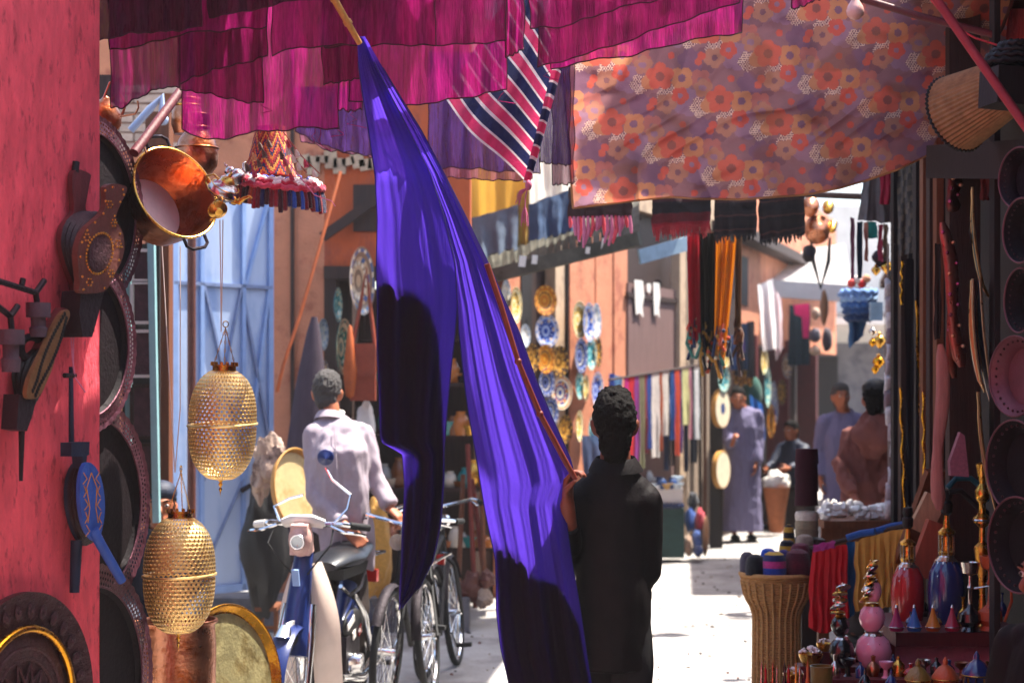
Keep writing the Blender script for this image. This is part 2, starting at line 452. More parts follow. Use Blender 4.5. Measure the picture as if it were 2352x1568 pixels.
b = MB(); bx(b, xx(745), xx(772), 0, zx(612), YB - .02, YB + .3); bx(b, xx(745), xx(1080), zx(640), zx(612), YB - .05, YB + .3); b.build('shop_front_frame', 'dark_wood', house)
b = MB(); bx(b, xx(812), xx(866), zx(532), zx(425), YB - .03, YB + .1); b.build('shutter', 'dark_wood', house)
b = MB(); b.bar(W(740, 545, YB - .1), W(868, 455, YB - .1), .05, .07); b.build('bracket', 'dark_wood', house)
b = MB(); bx(b, xx(772), xx(1080), 0, zx(640), YB + 1.3, YB + 1.35); bx(b, xx(772), xx(800), 0, zx(640), YB + .3, YB + 1.3); b.build('shop_interior', 'dark_wood', house)
b = MB(); bx(b, -5.5, xx(1080), 0, .24, YB - .35, YB + .05); b.build('step', 'grey_plaster', house)
b = MB(); bx(b, xx(668), xx(676), 0, 5, YB - .03, YB + .01); b.build('drain_pipe', 'dark_wood', house)
b = MB(); bx(b, -5.6, xx(1080) + .05, 5.2, 5.35, YB - .1, YB + 6); b.build('roof', 'tan_plaster', house)
# torn plaster edge under the eave
for i in range(9):
    b = MB(); x_ = 700 + i * 20
    b.box(W(x_, 372 + 10 * math.sin(i * 1.9), YB - .03), (.09, .03, .10 + .05 * math.sin(i * 2.3)), rot=(0, random.uniform(-.3, .3), 0))
    b.build('plaster_flake', 'tan_plaster', house)

# blue steel door, leaf swung open towards the street
d0, d1 = W(395, 900, 11.3), W(622, 900, 11.9)
door = house
zt, zb_ = 3.05, .34
dd = (d1 - d0); dd.z = 0; L_ = dd.length; dd.normalize(); dn = Vector((dd.y, -dd.x, 0))
if dn.y > 0: dn = -dn
b = MB()
def dpt(u, z, off=0): return Vector((d0.x, d0.y, 0)) + dd * (u * L_) + Vector((0, 0, z)) + dn * off
b.add([dpt(0, zb_), dpt(1, zb_), dpt(1, zt), dpt(0, zt), dpt(0, zb_, -.03), dpt(1, zb_, -.03), dpt(1, zt, -.03), dpt(0, zt, -.03)],
      [(0, 1, 2, 3), (7, 6, 5, 4), (0, 4, 5, 1), (1, 5, 6, 2), (2, 6, 7, 3), (3, 7, 4, 0)])
bd = b.build('steel_door', 'blue_paint', house, smooth=0); bd['label'] = 'blue steel door leaf with welded cross braces'
mk('slate', S('#7382a4'), .6, var=.2)
def dbar(u0, z0, u1, z1, w=.028, m='blue_trim'):
    q = MB(); q.bar(dpt(u0, z0, .012), dpt(u1, z1, .012), w, .024, up=dn); q.build('brace', m, bd)
zm = zx(655, 11.6)
dbar(.01, zb_, .01, zt, .05); dbar(.985, zb_, .985, zt, .04); dbar(.28, zb_, .28, zt, .03); dbar(.7, zb_, .7, zt, .03)
dbar(0, zm, 1, zm, .024, 'slate'); dbar(0, zb_ + .02, 1, zb_ + .02, .05)
dbar(.3, zm, .68, zb_ + .95, .018, 'slate'); dbar(.68, zm, .97, 1.35, .018, 'slate'); dbar(.3, .5, .7, 1.1, .012, 'slate')
dbar(.97, zm, .72, 1.1, .022); dbar(.72, zm, .97, zt, .022); dbar(.3, 1.1, .68, zm, .012, 'slate')
q = MB(); q.bar(dpt(.66, 1.02, .03), dpt(.74, 1.06, .06), .03, .03); q.build('latch', 'iron', bd)
# rusty pipe post in front of the door
b = MB(); b.cyl(W(440, 1568, 10.6), W(440, 300, 10.6), px(10, 10.6)); b.one('steel_post', 'leather', 'brown steel post standing in front of the blue door', 'post')
b = MB(); b.box((W(366, 900, 9.6) + W(366, 560, 9.6)) / 2 - Vector((0, 0, .45)), (px(54, 9.6), .12, 3.2)); b.one('door_post', 'wood', 'thick brown timber post hung with lantern cords, left of the blue door', 'post')

# ---- plate shop facade running away to the right
def facade(P0, P1, t): return (Vector(P0).lerp(Vector(P1), t))
FA, FB = Vector((-.30, 13.5, 0)), Vector((2.25, 19.2, 0))
fd = (FB - FA).normalized(); fn_ = Vector((fd.y, -fd.x, 0))
def on_fac(x, y, off=0.0):
    d = Vector(((x - CX) / FPX, 1, -(y - CY) / FPX)); o = Vector((0, 0, CAM_H))
    t = ((FA + fn_ * off) - o).dot(fn_) / d.dot(fn_)
    return o + d * t
plate_shop = thing('plate_shop', 'pink plastered row of shops hung with painted plates behind the flag carrier', 'building', FA)
def fac_panel(x0, x1, z0, z1, mat, off=0.0, th=.1, name='wall', parent=None):
    a, c = on_fac(x0, 900, off), on_fac(x1, 900, off)
    q = MB(); vs = []
    for p in (a, c):
        for z in (z0, z1):
            vs.append(Vector((p.x, p.y, z)))
            vs.append(Vector((p.x, p.y, z)) - fn_ * th)
    q.add(vs, [(0, 4, 6, 2), (1, 3, 7, 5), (0, 2, 3, 1), (4, 5, 7, 6), (2, 6, 7, 3), (0, 1, 5, 4)])
    return q.build(name, mat, parent or plate_shop, smooth=0)
fac_panel(1085, 1700, 0, 4.6, 'dark_wood', -.12, .2, 'back_wall')
fac_panel(1085, 1700, 3.5, 4.7, 'tan_plaster', -.02, .12)
fac_panel(1158, 1196, 0, 3.3, 'pink_plaster', 0, .1, 'panel')
fac_panel(1198, 1222, 0, 3.3, 'black_wood', .01, .1, 'post')
fac_panel(1276, 1302, 0, 3.3, 'tan_plaster', 0, .1, 'panel')
fac_panel(1303, 1308, 0, 3.3, 'black_wood', .02, .1, 'post')
for x0, x1 in ((1309, 1366), (1369, 1408), (1411, 1441)):
    fac_panel(x0, x1, .1, 3.2, 'pink_plaster', .03 if x0 != 1369 else .015, .1, 'shutter')
fac_panel(1443, 1560, .1, 2.75, 'wood', .05, .06, 'board').data.materials[0] = mk('board_brown', S('#6f5450'), .8, var=.2, ns=8, stretch=(4, 4, .4), bump=.2)
fac_panel(1443, 1566, zx(672, 15.8), zx(660, 15.8), 'dark_wood', .07, .03, 'rail')
fac_panel(1562, 1576, 0, 3.3, 'tan_plaster', .1, .1, 'post')
for k, x0 in enumerate((1578, 1612)):
    fac_panel(x0, x0 + 30, .1, 3.1, 'tan_plaster', .0, .05, 'shutter').data.materials[0] = M.get('shut') or mk('shut', S('#8d7b6c'), .8, var=.2, ns=20, stretch=(.6, .6, 6), bump=.5, bs=50, bstretch=(.2, .2, 3))
# far part of the row, in which the robed man stands
G0, G1 = Vector((2.25, 19.25, 0)), Vector((5.6, 29.5, 0))
gd = (G1 - G0).normalized(); gn = Vector((gd.y, -gd.x, 0))
far_shop = thing('far_shop', 'pink plastered shop house with dark upper window beyond the robed man', 'building', G0)
def strip(P0, dirv, nrm, u0, u1, z0, z1, mat, parent, name='wall', off=0.0, th=.2):
    q = MB(); vs = []
    for u in (u0, u1):
        for z in (z0, z1):
            p = P0 + dirv * u + nrm * off; vs.append(Vector((p.x, p.y, z))); vs.append(Vector((p.x, p.y, z)) - nrm * th)
    q.add(vs, [(0, 4, 6, 2), (1, 3, 7, 5), (0, 2, 3, 1), (4, 5, 7, 6), (2, 6, 7, 3), (0, 1, 5, 4)])
    return q.build(name, mat, parent, smooth=0)
strip(G0, gd, gn, 0, 10.8, 0, 2.3, 'dark_wood', far_shop, 'shop_front', -.3)
strip(G0, gd, gn, 0, 10.8, 2.3, 4.6, 'pink_plaster', far_shop, 'wall')
strip(G0, gd, gn, 1.0, 2.2, 2.75, 3.35, 'black_wood', far_shop, 'window', .02, .05)
strip(G0, gd, gn, 0, 10.8, 3.5, 3.62, 'dark_wood', far_shop, 'beam', .25, .3)
for u in (.2, 2.6, 5.2, 8): strip(G0, gd, gn, u, u + .16, 0, 2.4, 'dark_wood' if u < 1 else 'red_wood', far_shop, 'post', .05, .3)
# end of the street
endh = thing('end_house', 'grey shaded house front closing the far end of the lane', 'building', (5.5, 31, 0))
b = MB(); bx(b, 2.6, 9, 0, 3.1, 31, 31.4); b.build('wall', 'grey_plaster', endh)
b = MB(); bx(b, 4.9, 5.9, 0, 2.3, 30.9, 31); b.build('doorway', 'black_wood', endh)
b = MB(); b.box((5.6, 30.3, 2.75), (4.2, 1.2, .12), rot=(-.25, 0, 0)); b.build('canopy', 'white_plaster', endh)
b = MB(); bx(b, 3.2, 9, 3.1, 5.2, 32.5, 33); b.build('upper_wall', 'white_plaster', endh)

# ---- right side: far facade and the dark stall
H0, H1 = Vector((2.95, 10.9, 0)), Vector((5.9, 27, 0))
hd = (H1 - H0).normalized(); hn = Vector((-hd.y, hd.x, 0))
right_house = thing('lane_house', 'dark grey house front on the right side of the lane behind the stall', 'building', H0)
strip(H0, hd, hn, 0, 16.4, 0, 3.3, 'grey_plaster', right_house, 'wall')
for u in (1.5, 4.2, 7.5, 11): strip(H0, hd, hn, u, u + 1.3, 0, 2.2, 'black_wood', right_house, 'door', .03, .05)
strip(H0, hd, hn, 0, 16.4, 3.3, 3.42, 'dark_wood', right_house, 'eave', .08, .4)

T0, T1 = Vector((1.76, 5.0, 0)), Vector((2.30, 9.9, 0))
td = (T1 - T0).normalized(); tn = Vector((-td.y, td.x, 0))
def on_stall(x, y, off=0.0):
    d = Vector(((x - CX) / FPX, 1, -(y - CY) / FPX)); o = Vector((0, 0, CAM_H))
    t = ((T0 + tn * off) - o).dot(tn) / d.dot(tn)
    return o + d * t
stall = thing('market_stall', 'dark timber brassware stall along the right edge, hung with trays and straps', 'stall', T0)
strip(T0, td, tn, -2.0, 4.97, 0, 3.55, 'black_wood', stall, 'back_panel', -.25, .1)
strip(T1, Vector((1, 0, 0)), Vector((0, -1, 0)), .0, 1.6, 0, 3.5, 'black_wood', stall, 'side_panel', 0, .1)
b = MB(); b.add([T0 - td * 2 + Vector((-.35, 0, 3.55)), T1 + Vector((-.35, 0, 3.3)), T1 + Vector((2.5, 0, 3.3)), T0 - td * 2 + Vector((2.5, 0, 3.55)),
                 T0 - td * 2 + Vector((-.35, 0, 3.62)), T1 + Vector((-.35, 0, 3.37)), T1 + Vector((2.5, 0, 3.37)), T0 - td * 2 + Vector((2.5, 0, 3.62))],
                [(0, 3, 2, 1), (4, 5, 6, 7), (0, 1, 5, 4), (1, 2, 6, 5), (2, 3, 7, 6), (3, 0, 4, 7)])
b.build('roof', 'dark_wood', stall, smooth=0)
for (x0, x1, mat, D_) in ((2049, 2066, 'black_wood', 9.3), (2066, 2080, 'dark_wood', 9.15), (2100, 2112, 'black_wood', 8.5), (2116, 2128, 'wood', 8.2), (2131, 2143, 'dark_wood', 8.1),
                          (2147, 2163, 'wood', 8.0), (2176, 2247, 'dark_wood', 7.3), (2278, 2292, 'black_wood', 6.6)):
    c = W((x0 + x1) / 2, 900, D_); b = MB(); b.box((c.x, c.y, 1.7), (px(x1 - x0, D_), .07, 3.4)); b.build('post' if x1 - x0 < 40 else 'plank', mat, stall, smooth=0)
# upper red wall and its beam, top right corner
b = MB(); b.box(W(2480, 0, 7.6), (px(420, 7.6), .2, px(330, 7.6))); b.one('upper_wall', 'red_plaster', 'red plaster wall corner above the stall, top right', 'wall', smooth=0)
# buildings beside and behind the camera, so the lane goes on
b = MB(); b.box((-3.2, -2, 2.4), (.4, 10, 4.8)); b.one('lane_wall', 'red_plaster', 'red plaster wall of the lane behind the left pier', 'wall', smooth=0)
b = MB(); b.box((3.0, -3, 2.4), (.4, 14, 4.8)); b.one('lane_wall', 'orange_plaster', 'ochre wall of the lane nearer than the right stall', 'wall', smooth=0)
# reed mats roof the lane behind the viewer
t = thing('reed_roof', 'reed mats roofing the lane behind the viewpoint', 'roof', (0, -4, 3.9))
for i in (0, 1, 2, 3, 5, 6, 8, 10, 12):
    b = MB(); b.box((.1, -10 + i * 1.02, 3.9 + .02 * (i % 3)), (6.2, .94, .03)); b.build('unseen_mat', 'bamboo', t, smooth=0)
b = MB(); b.box((0, -10.6, 2.4), (7, .3, 4.8)); b.one('lane_wall', 'tan_plaster', 'house wall closing the lane behind the viewpoint', 'wall', smooth=0)
# left stall room behind the pier (dark)
ls = thing('left_stall', 'dark open stall behind the red pier, stacked with brass trays', 'stall', (-2.6, 7.6, 0))
b = MB(); bx(b, -4.2, -2.0, 0, 3.3, 8.6, 8.7); b.build('back_wall', 'dark_wood', ls)
b = MB(); bx(b, -4.2, -4.1, 0, 3.3, 5.4, 8.6); b.build('side_wall', 'dark_wood', ls)

# ---- awning of the plate shop
aw = thing('awning', 'weathered grey green slatted awning over the plate shop', 'awning', W(1290, 600, 13))
A00, A10, A01, A11 = W(1085, 645, 12.9), W(1470, 548, 12.3), W(1060, 575, 13.75), W(1470, 430, 14.3)
for i in range(22):
    u0, u1 = i / 22, (i + .93) / 22
    b = MB(); h_ = Vector((0, 0, random.uniform(0, .02)))
    p = [A00.lerp(A10, u0) + h_, A00.lerp(A10, u1) + h_, A01.lerp(A11, u1) + h_, A01.lerp(A11, u0) + h_]
    up = Vector((0, 0, .018)); p[0] = p[0] - Vector((0, 0, random.uniform(0, .05)))
    b.add(p + [k + up for k in p], [(0, 3, 2, 1), (4, 5, 6, 7), (0, 1, 5, 4), (1, 2, 6, 5), (2, 3, 7, 6), (3, 0, 4, 7)])
    b.build('slat', 'awning', aw, smooth=0)
b = MB(); b.bar(A00, A10, .06, .1); b.build('front_beam', 'awning', aw)
b = MB(); b.bar(A00.lerp(A01, .5) - Vector((0, 0, .04)), A10.lerp(A11, .5) - Vector((0, 0, .04)), .05, .06); b.build('batten', 'dark_wood', aw)
for x_, y_, s_ in ((1200, 600, .05), (1228, 596, .04), (1390, 560, .05), (1412, 545, .045), (1350, 575, .03)):
    b = MB(); b.box(W(x_, y_, 12.4), (s_, .01, s_ * 1.6), rot=(.2, .1, .1)); b.build('paper_scrap', 'white_plaster', aw)
b = MB(); p0, p1 = W(1562, 578, 13.6), W(1440, 618, 13.2)
b.bar(W(1468, 590, 13.0), W(1590, 556, 13.4), .02, .11); b.one('painted_board', 'blue_trim', 'pale blue board end under the red fringed rug', 'board').data.materials[0] = mk('pale_blue', S('#8fa7b8'), .6, var=.2)

# ---- canvas sheets above the awning
def quad_cloth(name, label, mat, TL, TR, BL, BR, nu=24, nv=24, amp=.02, freq=5, col=None, colfn=None, cat='cloth', group=None, ph=0.0, botfn=None, hem=None, nz=.01, vert_fade=True, parts=None, topfn=None):
    """hanging cloth from four photo points (x, y, D)"""
    TL, TR, BL, BR = [Vector(p) for p in (TL, TR, BL, BR)]
    s_ = random.random() * 50
    def f(u, v):
        p = TL.lerp(TR, u).lerp(BL.lerp(BR, u), v)
        if botfn: p = p + Vector((0, botfn(u) * v, 0))
        if topfn: p = p + Vector((0, topfn(u) * (1 - v), 0))
        k = (v ** .6 if vert_fade else 1)
        D = p.z + amp * k * math.sin(freq * 2 * math.pi * u + ph + .9 * math.sin(v * 2 + u * 5)) + amp * .5 * k * math.sin(freq * 4.7 * math.pi * u + ph * 2 + 1)
        w = W(p.x, p.y, D)
        n = noise.noise_vector(Vector((u * 6 + s_, v * 4, s_))) * nz
        return w + n
    b = MB(); b.grid(f, nu, nv, colfn=colfn, col=col or (1, 1, 1))
    o = b.one(name, mat, label, cat, group, smooth=180, org=f(.5, 0))
    if hem:
        q = MB(); q.tube([f(i / nu, 1) for i in range(nu + 1)], hem[1], 6); h = q.build('hem', hem[0], o)
        q = MB(); q.tube([f(1, i / nv) for i in range(nv + 1)], hem[1] * .8, 5); q.build('side_hem', hem[0], o)
        q = MB(); q.tube([f(0, i / nv) for i in range(nv + 1)], hem[1] * .8, 5); q.build('side_hem', hem[0], o)
    return o, f
quad_cloth('canvas_sheet', 'yellow canvas sheet glowing in the sun behind the striped cloth', 'canvas', (1010, 250, 13.55), (1215, 250, 13.55), (1010, 560, 13.5), (1215, 480, 13.5), col=S('#e8b24e'), amp=.02, freq=3, cat='canvas')
quad_cloth('canvas_sheet', 'white canvas sheet glaring in the sun left of the floral canopy', 'canvas', (1212, 250, 13.6), (1330, 250, 13.6), (1212, 470, 13.55), (1330, 470, 13.55), col=S('#f2eee4'), amp=.02, freq=2, cat='canvas')
quad_cloth('tarp', 'slate blue tarp put in for the shade on the lower yellow canvas', 'cloth', (1020, 520, 13.45), (1190, 470, 13.45), (1040, 625, 13.3), (1190, 575, 13.3), col=S('#5f6d80'), amp=.03, freq=4, cat='tarp')  # shade on the lower canvases is made as separate blue sheets
quad_cloth('tarp', 'ochre strip of tarp between two slate blue ones above the awning', 'cloth', (1188, 440, 13.5), (1216, 440, 13.5), (1188, 585, 13.35), (1216, 565, 13.35), col=S('#a8873e'), amp=.02, freq=1, cat='tarp')
quad_cloth('tarp', 'dark blue tarp put in for the shade on the lower white canvas', 'cloth', (1214, 470, 13.45), (1320, 432, 13.45), (1214, 580, 13.3), (1320, 530, 13.3), col=S('#3c5272'), amp=.03, freq=3, cat='tarp')
# ------------------------------------------------------------------ cloth overhead
def edge_cloth(name, label, mat, D0, D1, top, bot, left=None, right=None, nu=40, nv=28, amp=.012, freq=5, group=None, cat='scarf', hem='hem', hr=.0026, ph=0.0, nz=.006):
    """hanging scarf: bot = list of (x, y) photo points along its lower edge, top = y of its upper edge (a number, or points)"""
    xs = [p[0] for p in bot]; x0, x1 = xs[0], xs[-1]
    tb = [(p[0], p[1]) for p in bot]
    s_ = random.random() * 90
    def f(u, v):
        xb = lerp(x0, x1, u); yb = interp(tb, xb)
        if isinstance(top, (int, float)): xt, yt = xb, top
        else: xt = lerp(top[0][0], top[1][0], u); yt = lerp(top[0][1], top[1][1], u)
        x, y = lerp(xt, xb, v), lerp(yt, yb, v)
        D = lerp(D0, D1, v) + amp * (.4 + .6 * v) * (math.sin(freq * 6.28 * u + ph + v * 1.3) + .5 * math.sin(freq * 2.3 * 6.28 * u + ph * 3 - v))
        yy = y + 2.0 * math.sin(u * 23 + ph) * v + 1.2 * math.sin(u * 51 + ph * 2) * v
        w = W(x + 1.6 * math.sin(v * 13 + ph), yy, D)
        return w + noise.noise_vector(Vector((u * 7 + s_, v * 5, s_))) * nz
    b = MB(); b.grid(f, nu, nv)
    o = b.one(name, mat, label, cat, group, smooth=180, org=f(.5, 0))
    if hem:
        q = MB(); q.tube([f(i / nu, 1) for i in range(nu + 1)], hr, 5); q.build('hem', hem, o)
        for u in (0, 1):
            q = MB(); q.tube([f(u, i / nv) for i in range(nv + 1)], hr * .8, 5); q.build('side_hem', hem, o)
    return o, f
GP = 'pink scarves hung overhead'
def pink(label, mat, D, top, bot, **k): return edge_cloth('scarf', label, mat, D, D + .02, top, bot, group=GP, ph=random.random() * 6, **k)
pink('short maroon scarf hanging highest beside the red pier', 'wine_gauze', 5.62, -130, [(205, 98), (262, 84), (330, 74), (400, 71), (462, 62)])
pink('maroon scarf end showing along the top edge, right of the highest one', 'wine_gauze', 5.70, -130, [(478, 37), (540, 30), (640, 8), (740, -6), (860, -22)], freq=4)
pink('dark pink scarf whose lowest corner dips beside the copper pots', 'deep_gauze', 5.80, -130, [(254, 248), (285, 246), (330, 218), (372, 200), (414, 198)], freq=3)
pink('wide magenta scarf with a slanting lower hem above the brass pan', 'pink_gauze', 5.74, -130, [(252, 118), (340, 100), (460, 72), (614, 62)], freq=6)
pink('magenta scarf with its hem rising to the right, above the lowest one', 'deep_gauze', 5.86, -130, [(410, 192), (440, 180), (520, 154), (614, 128)], freq=4)
pink('thin dark pink scarf corner hung across the lowest one', 'deep_gauze', 5.98, -130, [(412, 206), (470, 214), (540, 230), (605, 236)], freq=4)
pink('lowest and longest magenta scarf, ending above the chevron lampshade', 'pink_gauze', 6.06, -130, [(418, 300), (470, 318), (510, 322), (590, 302), (690, 294), (778, 296)], freq=6)
pink('bright pink scarf with a straight hem left of the bamboo pole', 'pink_gauze', 5.78, -130, [(624, 126), (660, 112), (760, 104), (880, 104), (1000, 106)], freq=5)
pink('small square magenta scarf end just left of the blue cloth tip', 'deep_gauze', 5.92, -130, [(741, 194), (790, 188), (850, 176)], freq=2)
pink('narrow pink scarf end with pulled threads beside the blue cloth', 'pink_gauze', 6.20, -130, [(770, 250), (800, 256), (832, 252)], freq=2)
pink('broad dark magenta scarf behind the bamboo pole tip', 'deep_gauze', 5.84, -130, [(745, 110), (860, 96), (985, 104), (1080, 99), (1163, 92)], freq=5)
pink('broad magenta scarf right of the blue cloth, above the striped one', 'pink_gauze', 6.02, -130, [(800, 232), (925, 243), (1000, 232), (1080, 222), (1163, 206)], freq=5)
pink('narrow pink scarf strip left of the striped cloth', 'pink_gauze', 5.95, -130, [(1160, 132), (1180, 124), (1205, 112)], freq=2)
pink('maroon upper scarf of the right bunch, crossing above the floral canopy', 'deep_gauze', 5.66, -130, [(1216, 68), (1290, 62), (1380, 34), (1470, 8), (1580, -14)], freq=4)
pink('long wine coloured scarf slanting over the top of the floral canopy', 'deep_gauze', 5.80, -130, [(1236, 156), (1300, 138), (1420, 102), (1540, 58), (1700, 4)], freq=5)
pink('lower magenta scarf of the right bunch with its hem along the floral canopy', 'pink_gauze', 5.94, -130, [(1266, 160), (1340, 142), (1440, 130), (1560, 98), (1640, 84), (1706, 74)], freq=6)
pink('tiny magenta scarf corner left of the light bulb', 'deep_gauze', 5.9, -130, [(1820, 20), (1850, 12), (1890, -4)], freq=1)

GV = 'violet gauze scarves hung behind the pink ones'
def vio(label, mat, D, top, bot, **k): return edge_cloth('scarf', label, mat, D, D, top, bot, group=GV, ph=random.random() * 6, **k)
vio('slate violet scarf behind the woven lampshade', 'violet_gauze', 7.6, 200, [(676, 300), (720, 326), (790, 348), (880, 362)])
vio('longer pale violet scarf edge showing under the slate violet one', 'mauve_gauze', 7.7, 200, [(690, 322), (760, 346), (880, 364)])
vio('deep violet scarf left of the striped cloth', 'violet_gauze', 7.5, 120, [(984, 360), (1010, 386), (1060, 386), (1140, 392), (1240, 400)])
vio('mauve scarf end under the deep violet one, over the yellow canvas', 'mauve_gauze', 7.6, 130, [(998, 402), (1020, 408), (1090, 412), (1160, 416), (1220, 412)])
vio('violet scarf strip between the striped cloth and the floral canopy', 'violet_gauze', 7.55, 120, [(1240, 372), (1270, 376), (1310, 380)])
vio('mauve scarf strip hanging over the white canvas', 'mauve_gauze', 7.65, 130, [(1268, 424), (1290, 424), (1318, 420)])

# ---- striped cloth with its tassel
A_, B_, C_, D_ = Vector((1022, 225, 6.75)), Vector((1216, 420, 6.55)), Vector((1300, 120, 6.5)), Vector((1196, -60, 6.9))
WHT, PNK, NVY = S('#e9dcdc'), S('#d1386a'), S('#262a55')
def stripe_col(u, v):
    t = (v * 5.3) % 1.0
    if t < .09 or .48 < t < .57: return WHT
    return PNK if t < .5 else NVY
def stripe_f(u, v):
    p = A_.lerp(B_, u).lerp(D_.lerp(C_, u), v)
    y = p.y + 10 * math.sin(u * 7 + v * 2) * (1 - v * .5) * u + 6 * math.sin(u * math.pi) * (1 - v)
    return W(p.x - 14 * math.sin(u * math.pi) * (1 - v), y, p.z + .035 * math.sin(u * 9 + v * 3) + .02 * math.sin(u * 21))
b = MB(); b.grid(stripe_f, 60, 124, colfn=stripe_col)
# folded-over right edge
def fold_f(u, v):
    p = stripe_f(1, 1 - v); q = stripe_f(1, max(0, 1 - v - .02))
    return p + Vector((-.035 * u * (1 - .3 * v), -.03 * math.sin(u * 3.1) - .006, .012 * u))
b.grid(fold_f, 6, 124, colfn=lambda u, v: stripe_col(1, 1 - v))
st = b.one('striped_cloth', 'thin_cloth', 'pink, navy and white striped cloth hanging to a tasselled point', 'cloth', smooth=180, org=W(1200, 100, 6.7))
b = MB(); tip = W(1214, 418, 6.52)
b.ell(tip + Vector((0, 0, -.012)), (.013, .013, .02)); b.tube([tip, tip + Vector((-.012, 0, -.06)), tip + Vector((-.016, 0, -.15))], .003, 5)
for i in range(14):
    a = random.random() * 6.28; r0 = .004
    p0 = tip + Vector((-.014, 0, -.09)); p1 = p0 + Vector((.014 * math.cos(a), .014 * math.sin(a), -.06 - .02 * random.random()))
    b.tube([p0, p0.lerp(p1, .5) + Vector((.004 * math.cos(a), 0, .002)), p1], .0016, 4)
for i in range(9):
    a = random.uniform(2, 4.3); p0 = tip + Vector((0, 0, -.02)); p1 = p0 + Vector((.05 * math.cos(a), .01, -.07 * random.uniform(.4, 1)))
    b.tube([p0, p0.lerp(p1, .5) + Vector((-.01, 0, .006)), p1], .0016, 4)
b.build('tassel', mk('tassel_pink', S('#c9708c'), .9, var=.2), st)

# ---- floral canopy
fl_bot = [(1316, 478), (1380, 470), (1450, 462), (1540, 452), (1600, 456), (1700, 458), (1850, 447), (1930, 432), (2000, 411), (2060, 390), (2110, 366), (2180, 330), (2290, 262)]
NU, NV = 440, 230
def fl_pos(u, v):
    """photo position on the canopy and its depth"""
    xl = interp([(0, 1276), (.25, 1284), (.62, 1300), (1, 1316)], v); xr = interp([(0, 2330), (1, 2290)], v)
    x = lerp(xl, xr, u)
    yb = interp(fl_bot, x); yt = -90
    y = lerp(yt, yb, v)
    D = lerp(7.2, 8.35, v) - .35 * u
    D += .025 * math.sin(u * 19 + v * 4) * v + .02 * math.sin(u * 41 - v * 7) * v + .035 * math.sin((u * .9 + v * .7) * 21) * (1 - abs(2 * u - 1)) * v
    # the crease rising from the fold at the lower edge
    k = (x - 1575) * .5 + (y - 456) * 1.0
    if 1540 < x < 1900: D -= .05 * math.exp(-(k / 16) ** 2) * max(0, 1 - abs(x - 1680) / 180)
    D += noise.noise(Vector((u * 9, v * 6, 3))) * .07
    q = (u * 1.1 + v * .75) * 8 + noise.noise(Vector((u * 4, v * 3, 7))) * 1.6; q = abs((q % 1) - .5) * 2
    D += .035 * (q ** 2.2) * (.3 + .7 * v) * (1 + noise.noise(Vector((u * 7, v * 7, 1))))
    D += noise.noise(Vector((u * 34, v * 22, 5))) * .012
    return x, y, D
def canopy_f(u, v): return W(*fl_pos(u, v))
# printed flowers: a repeating cluster, laid out in photo units
FA2, FB2 = np.array((137., 53.)), np.array((111., -105.))
PR = {'ro': S('#b0665e'), 'pe': S('#b07862'), 'bg': S('#8c646a'), 'lil': S('#947084'), 'dk': S('#7a555e'), 'or': S('#cb5c49'), 'yl': S('#c6825a'), 'dot': S('#8a4f48'), 'mv': S('#7a586e'), 'cream': S('#e0bca6'), 'pk': S('#ca5546')}
def flower(img, X, Y, cx, cy, r, n, pr, col, phase=0.0, cen=None, cr=9):
    m = np.zeros(X.shape, bool)
    for k in range(n):
        a = phase + 2 * math.pi * k / n
        m |= (X - cx - r * math.cos(a)) ** 2 + (Y - cy - r * math.sin(a)) ** 2 < pr * pr
    m |= (X - cx) ** 2 + (Y - cy) ** 2 < (r) ** 2
    img[m] = col
    if cen is not None: img[(X - cx) ** 2 + (Y - cy) ** 2 < cr * cr] = cen
